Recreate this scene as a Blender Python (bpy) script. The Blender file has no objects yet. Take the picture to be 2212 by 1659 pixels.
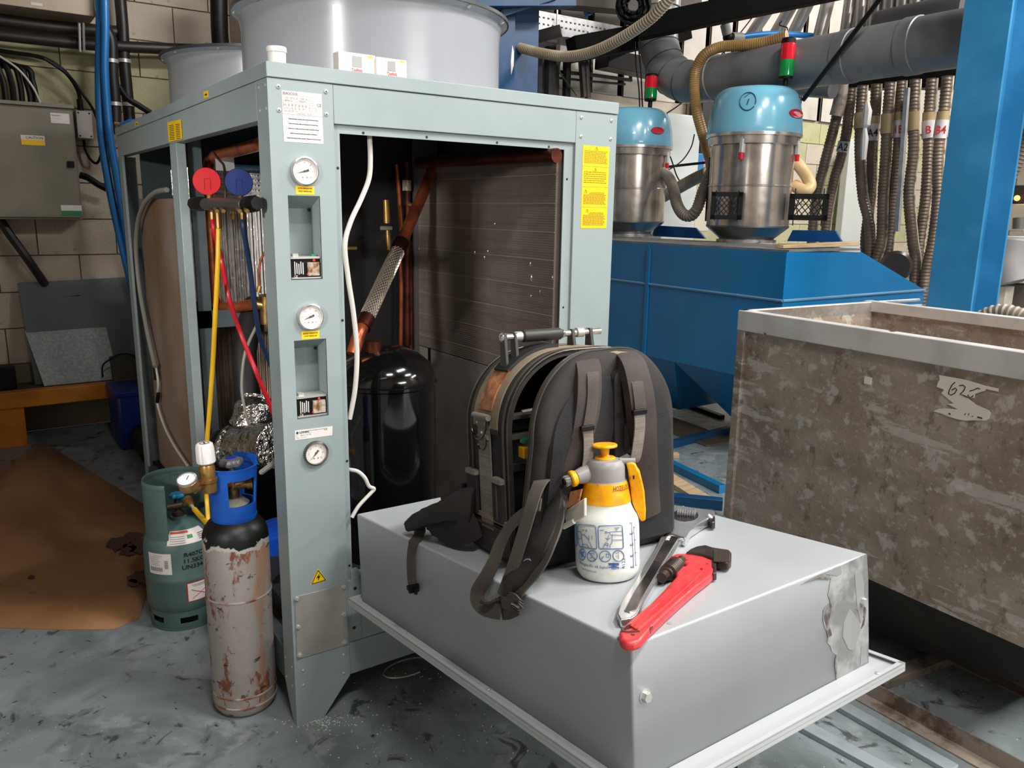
import bpy, bmesh, math, random
import numpy as np
from mathutils import Vector, Matrix
random.seed(7)
S = bpy.context.scene
COL = S.collection
R = math.radians
# ------------------------------------------------------------------ camera
FPX, CX, CY = 1719.286, 1106.0, 829.5
def _cam():
    y, p, r = R(34.80369241), R(-12.22176653), R(0.92380186)
    f = Vector((math.sin(y)*math.cos(p), math.cos(y)*math.cos(p), math.sin(p)))
    rt = Vector((math.cos(y), -math.sin(y), 0)); up = rt.cross(f)
    rt2 = rt*math.cos(r) + up*math.sin(r); up2 = rt2.cross(f)
    return rt2, up2, f
RT, UP, FW = _cam()
CAM = Vector((-0.7262, -2.2015, 1.6))
cd = bpy.data.cameras.new('camera'); cam = bpy.data.objects.new('camera', cd); COL.objects.link(cam)
cam.matrix_world = Matrix(((RT.x, UP.x, -FW.x, CAM.x), (RT.y, UP.y, -FW.y, CAM.y), (RT.z, UP.z, -FW.z, CAM.z), (0, 0, 0, 1)))
cd.sensor_width = 36; cd.lens = FPX/2212*36; cd.clip_start = .05; cd.clip_end = 100
S.camera = cam
# ------------------------------------------------------------------ light and exposure
S.view_settings.view_transform = 'Standard'; S.view_settings.look = 'None'
S.view_settings.exposure = -0.12; S.view_settings.gamma = 1; S.view_settings.use_curve_mapping = False
w = bpy.data.worlds.new('world'); S.world = w; w.use_nodes = True
w.node_tree.nodes['Background'].inputs[0].default_value = (.8, .85, .9, 1); w.node_tree.nodes['Background'].inputs[1].default_value = .05
def lamp(name, loc, target, size, power, col=(1, .97, .92)):
    l = bpy.data.lights.new(name, 'AREA'); l.shape = 'RECTANGLE'; l.size, l.size_y = size; l.energy = power; l.color = col
    o = bpy.data.objects.new(name, l); COL.objects.link(o); o.location = loc
    o.rotation_euler = (Vector(target)-Vector(loc)).to_track_quat('-Z', 'Y').to_euler(); return o
lamp('ceiling_light', (2.0, -2.5, 5.4), (1.0, -.3, 0), (1.5, .3), 230)
lamp('ceiling_light', (-.6, -3.6, 5.45), (0.3, 0, .5), (1.2, .2), 130)
lamp('ceiling_light', (6.2, -1.8, 5.4), (4.2, 1.2, .8), (1.6, .4), 270)
lamp('ceiling_light', (10.0, 1.5, 5.4), (8.4, 3.0, .8), (1.6, .4), 260)
lamp('ceiling_light', (4.2, -4.6, 5.4), (2.6, 0, .8), (1.6, .3), 150)
lamp('ceiling_light', (1.9, -6.3, 3.2), (.9, 0, 1.0), (2.4, .3), 130)  # low fill lamp added out front to throw light into the open chiller
l_ = lamp('added_wall_fill', (.95, 2.7, 3.2), (-.2, 4.3, 2.9), (.5, .1), 6); l_.data.spread = R(110)  # unseen lamp added below the shade deck to brighten the upper wall
l_ = lamp('added_fill_light', (-3.2, -2.2, 2.3), (.3, 1.1, 1.35), (.5, .2), 7); l_.data.spread = R(34)  # narrow fill added from the left to brighten the foil in the chiller
l_ = lamp('added_fill_light', (2.35, -5.0, 1.7), (2.05, -1.1, 0), (.5, .15), 9); l_.data.spread = R(26)  # narrow fill added to lighten the floor under the bin
lamp('ceiling_light', (-3.2, -4.8, 5.6), (-3.6, -6.5, 0), (2.4, .3), 35)  # extra lamp added so the metals reflect something bright
lamp('ceiling_light', (7.5, -5.6, 5.6), (6.5, -5.0, 0), (2.4, .3), 280)  # second extra lamp, added for brighter reflections on the right
# ------------------------------------------------------------------ helpers
def ray(u, v): return FW + RT*((u-CX)/FPX) - UP*((v-CY)/FPX)
def P(u, v, x=None, y=None, z=None, t=None):
    """world point where the sight line through photo pixel (u, v) meets the plane x=, y= or z="""
    d = ray(u, v)
    if t is None:
        if x is not None: t = (x-CAM.x)/d.x
        elif y is not None: t = (y-CAM.y)/d.y
        else: t = (z-CAM.z)/d.z
    return CAM + d*t
# the loose hood: its own frame (a along its long side towards the viewer, b across, h up)
HO = Vector((0.1925179, -0.0630920, 0.6941444))
E1 = Vector((0.0150921, -0.9932675, 0.1148559)); E2 = Vector((0.9997844, 0.0133520, -0.0159052)); E3 = Vector((0.0142646, 0.1150712, 0.9932548))
HA, HB, HH = 1.193, .771, .273
HM = Matrix(((E1.x, E2.x, E3.x, HO.x), (E1.y, E2.y, E3.y, HO.y), (E1.z, E2.z, E3.z, HO.z), (0, 0, 0, 1)))
HMI = HM.inverted()
def H(u, v, a=None, b=None, h=None):
    """point in the hood's frame where the sight line through (u, v) meets the plane a=, b= or h="""
    d = ray(u, v); D = Vector((d@E1 if 0 else d.dot(E1), d.dot(E2), d.dot(E3))); C = HMI @ CAM
    i, val = (0, a) if a is not None else (1, b) if b is not None else (2, h)
    return C + D*((val-C[i])/D[i])
def lin(c):
    return tuple(((x/255)/12.92 if x/255 <= .04045 else ((x/255+.055)/1.055)**2.4) for x in c)
MATS = {}
def mat(name, c, rough=.5, metal=0, c2=None, scale=6, lo=.45, hi=.65, bump=0, bscale=80, coat=0, trans=0, alpha=1, emit=0, stretch=None, detail=6, c3=None, s3=30, lo3=.6, hi3=.66, r2=None, ior=None, spec=None):
    if name in MATS: return MATS[name]
    m = bpy.data.materials.new(name); m.use_nodes = True; nt = m.node_tree; n, L = nt.nodes, nt.links
    b = n['Principled BSDF']; col = (*lin(c), 1)
    b.inputs['Base Color'].default_value = col; b.inputs['Roughness'].default_value = rough; b.inputs['Metallic'].default_value = metal
    b.inputs['Coat Weight'].default_value = coat; b.inputs['Transmission Weight'].default_value = trans; b.inputs['Alpha'].default_value = alpha
    if ior: b.inputs['IOR'].default_value = ior
    if emit: b.inputs['Emission Color'].default_value = col; b.inputs['Emission Strength'].default_value = emit
    tc = n.new('ShaderNodeTexCoord'); vec = tc.outputs['Object']
    if stretch:
        mp = n.new('ShaderNodeMapping'); mp.inputs['Scale'].default_value = stretch; L.new(vec, mp.inputs[0]); vec = mp.outputs[0]
    def noise(s, l, h, d=detail):
        a = n.new('ShaderNodeTexNoise'); a.inputs['Scale'].default_value = s; a.inputs['Detail'].default_value = d; L.new(vec, a.inputs['Vector'])
        r = n.new('ShaderNodeMapRange'); r.inputs[1].default_value = l; r.inputs[2].default_value = h; L.new(a.outputs[0], r.inputs[0]); return r.outputs[0]
    cur = None
    def mix(f, A, B):
        x = n.new('ShaderNodeMix'); x.data_type = 'RGBA'; L.new(f, x.inputs[0])
        if isinstance(A, tuple): x.inputs[6].default_value = A
        else: L.new(A, x.inputs[6])
        x.inputs[7].default_value = B; return x.outputs[2]
    if c2:
        f = noise(scale, lo, hi); cur = mix(f, col, (*lin(c2), 1))
        if r2 is not None:
            q = n.new('ShaderNodeMapRange'); q.inputs[3].default_value = rough; q.inputs[4].default_value = r2; L.new(f, q.inputs[0]); L.new(q.outputs[0], b.inputs['Roughness'])
    if c3: cur = mix(noise(s3, lo3, hi3, 3), cur or col, (*lin(c3), 1))
    if cur: L.new(cur, b.inputs['Base Color'])
    if bump:
        a = n.new('ShaderNodeTexNoise'); a.inputs['Scale'].default_value = bscale; a.inputs['Detail'].default_value = 3; L.new(vec, a.inputs['Vector'])
        bu = n.new('ShaderNodeBump'); bu.inputs['Strength'].default_value = bump; bu.inputs['Distance'].default_value = .01; L.new(a.outputs[0], bu.inputs['Height']); L.new(bu.outputs[0], b.inputs['Normal'])
    if spec is not None: b.inputs['Specular IOR Level'].default_value = spec
    MATS[name] = m; return m
class MB:
    def __init__(s): s.v = []; s.f = []
    def add(s, vs, fs, M=None):
        o = len(s.v)
        for v in vs:
            v = Vector(v); s.v.append(tuple(M @ v) if M is not None else tuple(v))
        s.f += [tuple(i+o for i in f) for f in fs]; return s
    def box(s, a, b, M=None):
        x0, y0, z0 = (min(a[i], b[i]) for i in range(3)); x1, y1, z1 = (max(a[i], b[i]) for i in range(3))
        return s.add([(x0,y0,z0),(x1,y0,z0),(x1,y1,z0),(x0,y1,z0),(x0,y0,z1),(x1,y0,z1),(x1,y1,z1),(x0,y1,z1)],
            [(0,3,2,1),(4,5,6,7),(0,1,5,4),(1,2,6,5),(2,3,7,6),(3,0,4,7)], M)
    def hexa(s, A, B):
        """prism between polygon A (list of points) and matching polygon B"""
        n = len(A); return s.add(list(A)+list(B), [tuple(range(n))[::-1], tuple(range(n, 2*n))]+[(i, (i+1) % n, n+(i+1) % n, n+i) for i in range(n)])
    def prism(s, pts, d, M=None, org=None):
        """3D planar polygon pushed along vector d"""
        d = Vector(d); A = [Vector(p) for p in pts]; B = [p+d for p in A]; n = len(A)
        return s.add(A+B, [tuple(range(n))[::-1], tuple(range(n, 2*n))]+[(i, (i+1) % n, n+(i+1) % n, n+i) for i in range(n)], M)
    def tube(s, pts, r, n=10, caps=True, M=None, closed=False):
        P_ = [Vector(p) for p in pts]; k = len(P_); rs = r if isinstance(r, (list, tuple)) else [r]*k
        T = []
        for i in range(k):
            if closed: t = P_[(i+1) % k]-P_[(i-1) % k]
            else: t = P_[min(i+1, k-1)]-P_[max(i-1, 0)]
            T.append(t.normalized() if t.length > 1e-9 else Vector((0, 0, 1)))
        u = T[0].orthogonal().normalized(); vs = []
        for i in range(k):
            u = (u - T[i]*u.dot(T[i])).normalized() if (u - T[i]*u.dot(T[i])).length > 1e-6 else T[i].orthogonal().normalized()
            w_ = T[i].cross(u)
            for j in range(n):
                a = 2*math.pi*j/n; vs.append(P_[i]+(u*math.cos(a)+w_*math.sin(a))*rs[i])
        fs = []
        for i in range(k if closed else k-1):
            i2 = (i+1) % k
            for j in range(n): fs.append((i*n+j, i*n+(j+1) % n, i2*n+(j+1) % n, i2*n+j))
        if caps and not closed: fs += [tuple(range(n))[::-1], tuple(range((k-1)*n, k*n))]
        return s.add(vs, fs, M)
    def cyl(s, a, b, r, n=20, M=None): return s.tube([a, b], r, n, True, M)
    def lathe(s, prof, n=32, M=None, a0=0, a1=2*math.pi):
        """prof = [(r, z)]; around local z"""
        full = abs(a1-a0-2*math.pi) < 1e-6; m = n if full else n+1; vs = []
        for r, z in prof:
            for j in range(m):
                a = a0+(a1-a0)*j/n; vs.append((r*math.cos(a), r*math.sin(a), z))
        fs = []
        for i in range(len(prof)-1):
            for j in range(n): fs.append((i*m+j, i*m+(j+1) % m, (i+1)*m+(j+1) % m, (i+1)*m+j))
        return s.add(vs, fs, M)
    def ring(s, r0, r1, z0, z1, n=32, M=None, a0=0, a1=2*math.pi):
        """cylinder shell (arc) with thickness"""
        full = abs(a1-a0-2*math.pi) < 1e-6
        s.lathe([(r0, z0), (r1, z0), (r1, z1), (r0, z1), (r0, z0)], n, M, a0, a1)
        if not full:
            for a in (a0, a1):
                c, d = math.cos(a), math.sin(a); s.add([(r0*c, r0*d, z0), (r1*c, r1*d, z0), (r1*c, r1*d, z1), (r0*c, r0*d, z1)], [(0, 1, 2, 3)], M)
        return s
    def ball(s, c, r, n=12, sc=(1, 1, 1), M=None):
        c = Vector(c); vs = []; m = n//2
        for i in range(m+1):
            th = math.pi*i/m
            for j in range(n):
                a = 2*math.pi*j/n; vs.append((c.x+r*sc[0]*math.sin(th)*math.cos(a), c.y+r*sc[1]*math.sin(th)*math.sin(a), c.z+r*sc[2]*math.cos(th)))
        fs = [(i*n+j, (i+1)*n+j, (i+1)*n+(j+1) % n, i*n+(j+1) % n) for i in range(m) for j in range(n)]
        return s.add(vs, fs, M)
    def ribbon(s, pts, wv, wd, th, M=None):
        """strap: centreline pts, width direction wv (one vector or a list), width wd (one or list), thickness th"""
        P_ = [Vector(p) for p in pts]; k = len(P_); vs = []
        for i in range(k):
            t = (P_[min(i+1, k-1)]-P_[max(i-1, 0)]).normalized()
            ww = Vector(wv[i]) if isinstance(wv, list) else Vector(wv); ww = (ww-t*ww.dot(t)).normalized(); nn = t.cross(ww)
            wi = wd[i] if isinstance(wd, list) else wd; ti = th[i] if isinstance(th, list) else th
            for a, b in ((-.5, -.5), (-.3, -.62), (.3, -.62), (.5, -.5), (.5, .5), (.3, .62), (-.3, .62), (-.5, .5)): vs.append(P_[i]+ww*(a*wi)+nn*(b*ti))
        fs = [(i*8+j, i*8+(j+1) % 8, (i+1)*8+(j+1) % 8, (i+1)*8+j) for i in range(k-1) for j in range(8)]+[tuple(range(8))[::-1], tuple(range((k-1)*8, k*8))]
        return s.add(vs, fs, M)
    def build(s, name, m, parent=None, smooth=True, bevel=0, seg=2, ang=35, M=None, sub=0):
        me = bpy.data.meshes.new(name); me.from_pydata(s.v, [], s.f); me.validate(); me.update()
        bm = bmesh.new(); bm.from_mesh(me); bmesh.ops.recalc_face_normals(bm, faces=bm.faces); bm.to_mesh(me); bm.free()
        if smooth:
            me.polygons.foreach_set('use_smooth', [True]*len(me.polygons)); me.set_sharp_from_angle(angle=R(ang))
        me.materials.append(m); o = bpy.data.objects.new(name, me); COL.objects.link(o)
        if bevel:
            b = o.modifiers.new('bevel', 'BEVEL'); b.width = bevel; b.segments = seg; b.limit_method = 'ANGLE'; b.angle_limit = R(40); b.harden_normals = False
        if sub:
            b = o.modifiers.new('sub', 'SUBSURF'); b.levels = sub; b.render_levels = sub
        if parent is not None: o.parent = parent
        if M is not None: o.matrix_world = M
        return o
def tag(o, label=None, cat=None, group=None, kind=None):
    if label: o['label'] = label
    if cat: o['category'] = cat
    if group: o['group'] = group
    if kind: o['kind'] = kind
    return o
def thing(name, label, cat, loc=(0, 0, 0), M=None, group=None):
    o = bpy.data.objects.new(name, None); COL.objects.link(o); o.empty_display_size = .05
    if M is not None: o.matrix_world = M
    else: o.location = loc
    return tag(o, label, cat, group)
def T(x, y=0, z=0):
    return Matrix.Translation(Vector((x, y, z)) if not isinstance(x, Vector) else x)
def frame(o, x, y, z):
    x, y, z, o = Vector(x), Vector(y), Vector(z), Vector(o)
    return Matrix(((x.x, y.x, z.x, o.x), (x.y, y.y, z.y, o.y), (x.z, y.z, z.z, o.z), (0, 0, 0, 1)))
def axis(o, d, up=(0, 0, 1)):
    """frame at o with local z along d"""
    z = Vector(d).normalized(); x = Vector(up).cross(z)
    if x.length < 1e-4: x = Vector((1, 0, 0)).cross(z)
    if x.length < 1e-4: x = Vector((0, 1, 0)).cross(z)
    x.normalize(); return frame(o, x, z.cross(x), z)
def spline(pts, n=8):
    """Catmull-Rom through pts"""
    Q = [Vector(p) for p in pts]; out = []
    for i in range(len(Q)-1):
        p0, p1, p2, p3 = Q[max(i-1, 0)], Q[i], Q[i+1], Q[min(i+2, len(Q)-1)]
        for k in range(n):
            t = k/n; out.append(.5*((2*p1)+(p2-p0)*t+(2*p0-5*p1+4*p2-p3)*t*t+(3*p1-p0-3*p2+p3)*t**3))
    out.append(Q[-1]); return out
def resample(pts, step):
    out = [pts[0].copy()]; acc = 0
    for a, b in zip(pts, pts[1:]):
        d = (b-a).length
        if d < 1e-9: continue
        pos = step-acc
        while pos <= d: out.append(a+(b-a)*(pos/d)); pos += step
        acc = (acc+d) % step
    return out
def corrugated(pts, r, pitch, depth=.12, n=12):
    """ribbed hose"""
    p = resample(spline(pts, 10), pitch/3); rs = [r if i % 3 == 0 else r*(1-depth) if i % 3 == 1 else r*(1-depth*.6) for i in range(len(p))]
    return MB().tube(p, rs, n)
_tc = {}
def text_geo(s, size, align='LEFT', bold=0):
    key = (s, size, align, bold)
    if key not in _tc:
        c = bpy.data.curves.new('t', 'FONT'); c.body = s; c.size = size; c.align_x = align; c.resolution_u = 2; c.offset = bold
        o = bpy.data.objects.new('t', c); COL.objects.link(o); dg = bpy.context.evaluated_depsgraph_get(); dg.update()
        me = bpy.data.meshes.new_from_object(o.evaluated_get(dg)); _tc[key] = ([tuple(v.co) for v in me.vertices], [tuple(p.vertices) for p in me.polygons])
        bpy.data.objects.remove(o); bpy.data.curves.remove(c); bpy.data.meshes.remove(me)
    return _tc[key]
def text(mb, s, size, M, align='LEFT', sx=1, bold=0, fn=None):
    vs, fs = text_geo(s, size, align, bold)
    vs = [(v[0]*sx, v[1], 0) for v in vs]
    if fn: mb.add([fn(v[0], v[1]) for v in vs], fs, M)
    else: mb.add(vs, fs, M)
def YP(x, z, y=0): return frame((x, y, z), (1, 0, 0), (0, 0, 1), (0, -1, 0))   # local xy on a wall facing -Y
def bolt(mb, p, n, r=.006, h=.004, k=12): mb.lathe([(0, h), (r*.6, h), (r, h*.5), (r, 0), (0, 0)], k, axis(p, n))
def hexbolt(mb, p, n, r=.012, h=.01): mb.lathe([(0, h), (r*.9, h), (r, h*.8), (r, 0)], 6, axis(p, n)); mb.lathe([(r*1.35, .002), (r*1.35, 0), (0, 0)], 16, axis(p, n)); mb.lathe([(0, .002), (r*1.35, .002)], 16, axis(p, n))
def wrapf(r, a0, z0, k=1): # text on a vertical cylinder, reading left to right seen from outside
    return lambda x, y: Vector((r*math.cos(a0+x*k/r), r*math.sin(a0+x*k/r), z0+y))
# ------------------------------------------------------------------ materials
PAINT = mat('unit_paint', (148, 161, 163), .42, c2=(141, 154, 156), scale=3, bump=.05, bscale=400)
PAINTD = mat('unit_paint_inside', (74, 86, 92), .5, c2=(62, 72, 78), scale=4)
HOODM = mat('hood_paint', (172, 177, 182), .36, c2=(164, 168, 172), scale=2.2, bump=.03, bscale=500, c3=(138, 138, 138), s3=4, lo3=.68, hi3=.8)
HOODE = mat('hood_edge', (186, 190, 193), .35)
RESID = mat('dried_adhesive', (128, 128, 128), .35, c2=(172, 174, 176), scale=14, bump=.25, bscale=40)
RESIDD = mat('adhesive_crack', (84, 76, 74), .6, c2=(140, 136, 134), scale=40)
FANM = mat('fan_shroud_metal', (158, 161, 169), .24, c2=(150, 153, 161), scale=1.2, coat=.25)
STEEL = mat('plain_steel', (172, 168, 163), .4, metal=.35, c2=(160, 156, 151), scale=10)
CHROME = mat('chrome', (222, 222, 224), .2, metal=.85)
CHROMED = mat('dark_chrome', (66, 64, 64), .25, metal=.8, c2=(120, 112, 108), scale=9)
ZINC = mat('zinc', (200, 200, 198), .35, metal=.5)
GALV = mat('galvanised', (196, 194, 196), .34, metal=.4, c2=(170, 168, 172), scale=12)
BLACK = mat('black_plastic', (14, 14, 15), .5, spec=.25)
mat('black_paint', (6, 6, 6), .7, spec=.1)
BLACKG = mat('black_enamel', (12, 12, 13), .12, coat=.4)
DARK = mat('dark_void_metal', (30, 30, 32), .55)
RUBBER = mat('black_rubber', (30, 29, 29), .65)
WHITE = mat('white_plastic', (226, 224, 220), .4)
DIAL = mat('dial_paper', (236, 228, 222), .5)
LABELW = mat('white_sticker', (222, 217, 214), .5)
LABELY = mat('yellow_sticker', (248, 200, 10), .45)
INK = mat('black_ink', (28, 28, 30), .6)
INKG = mat('grey_ink', (110, 104, 100), .6)
INKB = mat('olive_ink', (150, 115, 10), .6)
INKR = mat('red_ink', (196, 40, 40), .6)
INKBL = mat('blue_ink', (60, 105, 170), .6)
COPPER = mat('copper', (196, 104, 62), .32, metal=.7, c2=(140, 72, 46), scale=14)
COPPERD = mat('old_copper', (110, 62, 48), .4, metal=.9, c2=(70, 40, 34), scale=12)
BRASS = mat('brass', (186, 146, 84), .32, metal=.75, c2=(150, 112, 60), scale=20)
BRASSD = mat('worn_brass', (150, 120, 76), .4, metal=.9, c2=(110, 84, 50), scale=30)
FOIL = mat('crinkled_foil', (236, 232, 230), .22, metal=.35, bump=1.0, bscale=55, stretch=(1, 1, .35))
FOILB = mat('aged_foil', (206, 186, 166), .34, metal=.2, bump=.8, bscale=60, c2=(120, 104, 90), scale=8, stretch=(1, 1, .3))
CABLE = mat('pale_grey_cable', (206, 202, 196), .5)
CABLEG = mat('grey_hose', (140, 138, 130), .5)
BLUE = mat('blue_machine_paint', (18, 110, 164), .3, c2=(14, 103, 156), scale=2, coat=.15)
BLUED = mat('dark_blue_steel', (14, 68, 112), .45, c2=(12, 56, 96), scale=4)
BLUEC = mat('column_blue', (44, 122, 170), .38, c2=(60, 138, 186), scale=3)
CAPB = mat('light_blue_cap', (116, 180, 208), .22, coat=.3)
INOX = mat('polished_stainless', (214, 208, 202), .2, metal=.88, bump=.12, bscale=5, c2=(172, 164, 158), scale=6)
DUCT = mat('grey_duct', (124, 126, 128), .38, metal=.1, c2=(104, 106, 108), scale=3)
HOSEY = mat('amber_hose', (176, 140, 86), .35, trans=.15, c2=(150, 116, 70), scale=6)
HOSEB = mat('brown_ribbed_hose', (118, 99, 82), .45, c2=(90, 75, 62), scale=5)
HOSEG = mat('grey_ribbed_hose', (146, 138, 124), .45, c2=(120, 112, 100), scale=5)
AIRB = mat('blue_air_pipe', (30, 118, 192), .35)
WOOD = mat('pale_timber', (198, 172, 138), .6, c2=(176, 146, 110), scale=4, stretch=(1, 8, 8))
WALLM = mat('painted_block', (198, 184, 168), .6, c2=(182, 168, 150), scale=2.5, bump=.5, bscale=60, c3=(150, 138, 120), s3=14, lo3=.68, hi3=.78)
WALLY = mat('painted_block_olive', (186, 182, 142), .6, c2=(170, 166, 128), scale=2.5, bump=.5, bscale=60, c3=(120, 112, 90), s3=14, lo3=.68, hi3=.78)
MORTAR = mat('mortar', (150, 140, 124), .8)
CLAD = mat('white_cladding', (202, 194, 184), .5, c2=(188, 180, 170), scale=3)
FLOORM = mat('painted_floor', (112, 124, 130), .4, c2=(94, 104, 108), scale=1.6, lo=.4, hi=.62, c3=(60, 60, 56), s3=9, lo3=.62, hi3=.72, bump=.12, bscale=20, r2=.52)
CARD = mat('brown_cardboard', (170, 124, 82), .7, c2=(152, 108, 70), scale=3, c3=(110, 78, 52), s3=9, lo3=.68, hi3=.8)
CABG = mat('cabinet_paint', (128, 122, 108), .45, c2=(116, 110, 98), scale=3)
BEAMO = mat('orange_beam', (206, 128, 20), .5, c2=(180, 108, 20), scale=5)
GREYP = mat('leaning_panel_grey', (96, 108, 112), .6)
SPECK = mat('speckled_board', (152, 158, 162), .55, c2=(176, 182, 184), scale=60)
# painted concrete floor: layered stains, scuffs and white flecks
def floor_mat():
    m = bpy.data.materials.new('workshop_floor'); m.use_nodes = True; nt = m.node_tree; n, L = nt.nodes, nt.links; b = n['Principled BSDF']
    tc = n.new('ShaderNodeTexCoord')
    def nz(s, lo, hi, d=8, dist=0):
        a = n.new('ShaderNodeTexNoise'); a.inputs['Scale'].default_value = s; a.inputs['Detail'].default_value = d; a.inputs['Distortion'].default_value = dist; a.inputs['Roughness'].default_value = .62
        L.new(tc.outputs['Object'], a.inputs['Vector']); r = n.new('ShaderNodeMapRange'); r.inputs[1].default_value = lo; r.inputs[2].default_value = hi; L.new(a.outputs[0], r.inputs[0]); return r.outputs[0]
    def mx(f, A, B, k=1):
        x = n.new('ShaderNodeMix'); x.data_type = 'RGBA'
        if k != 1:
            q = n.new('ShaderNodeMath'); q.operation = 'MULTIPLY'; q.inputs[1].default_value = k; L.new(f, q.inputs[0]); f = q.outputs[0]
        L.new(f, x.inputs[0])
        for i, c in ((6, A), (7, B)):
            if isinstance(c, tuple): x.inputs[i].default_value = (*lin(c), 1)
            else: L.new(c, x.inputs[i])
        return x.outputs[2]
    c = mx(nz(1.1, .4, .65), (138, 148, 152), (122, 133, 137))
    c = mx(nz(3.5, .5, .62, 10, .6), c, (96, 105, 106), .7)
    c = mx(nz(5, .57, .63, 10, .3), c, (158, 164, 166), .5)
    c = mx(nz(8, .59, .66, 10, 1.0), c, (46, 46, 42), .8)
    c = mx(nz(22, .64, .69, 6, .4), c, (34, 34, 32), .9)
    c = mx(nz(2.1, .66, .7, 8), c, (66, 80, 46), .55)
    v = n.new('ShaderNodeTexVoronoi'); v.inputs['Scale'].default_value = 42; L.new(tc.outputs['Object'], v.inputs['Vector'])
    r = n.new('ShaderNodeMapRange'); r.inputs[1].default_value = .10; r.inputs[2].default_value = .06; L.new(v.outputs['Distance'], r.inputs[0])
    q = n.new('ShaderNodeMath'); q.operation = 'MULTIPLY'; L.new(r.outputs[0], q.inputs[0]); L.new(nz(1.3, .52, .62, 3), q.inputs[1])
    c = mx(q.outputs[0], c, (196, 198, 196), .8)
    L.new(c, b.inputs['Base Color'])
    rr = n.new('ShaderNodeMapRange'); rr.inputs[3].default_value = .3; rr.inputs[4].default_value = .55; L.new(nz(4, .35, .65), rr.inputs[0]); L.new(rr.outputs[0], b.inputs['Roughness'])
    bu = n.new('ShaderNodeBump'); bu.inputs['Strength'].default_value = .25; bu.inputs['Distance'].default_value = .004; L.new(nz(14, .3, .7), bu.inputs['Height']); L.new(bu.outputs[0], b.inputs['Normal'])
    return m
def layered(name, base, layers, rough=.5, metal=0, bump=0, bscale=30, zmask=None):
    """layers: (colour, scale, lo, hi, strength, stretch)"""
    m = bpy.data.materials.new(name); m.use_nodes = True; nt = m.node_tree; n, L = nt.nodes, nt.links; b = n['Principled BSDF']
    b.inputs['Roughness'].default_value = rough; b.inputs['Metallic'].default_value = metal
    tc = n.new('ShaderNodeTexCoord'); cur = (*lin(base), 1)
    for col, sc, lo, hi, k, st in layers:
        mp = n.new('ShaderNodeMapping'); mp.inputs['Scale'].default_value = st; mp.inputs['Location'].default_value = (sc, lo*7, k); L.new(tc.outputs['Object'], mp.inputs[0])
        a = n.new('ShaderNodeTexNoise'); a.inputs['Scale'].default_value = sc; a.inputs['Detail'].default_value = 10; a.inputs['Roughness'].default_value = .65; L.new(mp.outputs[0], a.inputs['Vector'])
        r = n.new('ShaderNodeMapRange'); r.inputs[1].default_value = lo; r.inputs[2].default_value = hi; r.inputs[4].default_value = k; L.new(a.outputs[0], r.inputs[0])
        x = n.new('ShaderNodeMix'); x.data_type = 'RGBA'; L.new(r.outputs[0], x.inputs[0])
        if isinstance(cur, tuple): x.inputs[6].default_value = cur
        else: L.new(cur, x.inputs[6])
        x.inputs[7].default_value = (*lin(col), 1); cur = x.outputs[2]
    if zmask: # (colour, z, softness): everything above z, with a ragged edge
        for col, z0, up in zmask:
            sx = n.new('ShaderNodeSeparateXYZ'); L.new(tc.outputs['Object'], sx.inputs[0])
            a = n.new('ShaderNodeTexNoise'); a.inputs['Scale'].default_value = 26; a.inputs['Detail'].default_value = 8; L.new(tc.outputs['Object'], a.inputs['Vector'])
            ad = n.new('ShaderNodeMath'); ad.operation = 'MULTIPLY_ADD'; ad.inputs[1].default_value = .09; L.new(a.outputs[0], ad.inputs[0]); L.new(sx.outputs[2], ad.inputs[2])
            r = n.new('ShaderNodeMapRange'); r.inputs[1].default_value = z0+.045; r.inputs[2].default_value = z0+.049 if up else z0+.041; L.new(ad.outputs[0], r.inputs[0])
            x = n.new('ShaderNodeMix'); x.data_type = 'RGBA'; L.new(r.outputs[0], x.inputs[0]); L.new(cur, x.inputs[6]); x.inputs[7].default_value = (*lin(col), 1); cur = x.outputs[2]
    L.new(cur, b.inputs['Base Color'])
    if bump:
        a = n.new('ShaderNodeTexNoise'); a.inputs['Scale'].default_value = bscale; a.inputs['Detail'].default_value = 6; L.new(tc.outputs['Object'], a.inputs['Vector'])
        bu = n.new('ShaderNodeBump'); bu.inputs['Strength'].default_value = bump; bu.inputs['Distance'].default_value = .01; L.new(a.outputs[0], bu.inputs['Height']); L.new(bu.outputs[0], b.inputs['Normal'])
    return m
# ------------------------------------------------------------------ room
WY = 4.3
def struct(o, parent=None): o['kind'] = 'structure'; return o
struct(MB().box((-5, -7, -.1), (14, WY, 0)).build('floor', floor_mat()))
struct(MB().box((-5, -7, 6), (14, WY, 6.1)).build('ceiling', mat('dark_roof', (60, 62, 64), .7)))
wall = struct(MB().box((-5.1, WY+.01, 0), (14.1, WY+.15, 6)).build('wall_back', MORTAR))
q = MB().box((-5, -1.67, 3.3), (-.35, WY-.03, 3.42)); q.box((-.35, .4, 3.3), (1.7, WY-.03, 3.42)); q.box((-5, -1.69, 3.27), (-.35, -1.67, 3.42)); struct(MB().box((1.15, 2.6, 0), (1.19, WY-.03, 3.3)).build('added_shade_screen', WALLM)); struct(q.build('added_shade_deck', mat('shade_deck_board', (120, 112, 100), .7)))  # unseen deck and hidden screen, both added to keep light off the left side
struct(MB().box((-5.1, -7, 0), (-5, WY, 6)).build('wall_left', WALLM)); struct(MB().box((14, -7, 0), (14.1, WY, 6)).build('wall_right', WALLM))
struct(MB().box((-5.1, -7.1, 0), (14.1, -7, 6)).build('wall_front', WALLM))
BW, BH = .5, .25
bme = MB().box((.004, -.012, .004), (BW-.004, .03, BH-.004)).build('block', WALLM, wall, bevel=0)
bmy = bme.data.copy(); bmy.materials.clear(); bmy.materials.append(WALLY)
first = True
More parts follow.
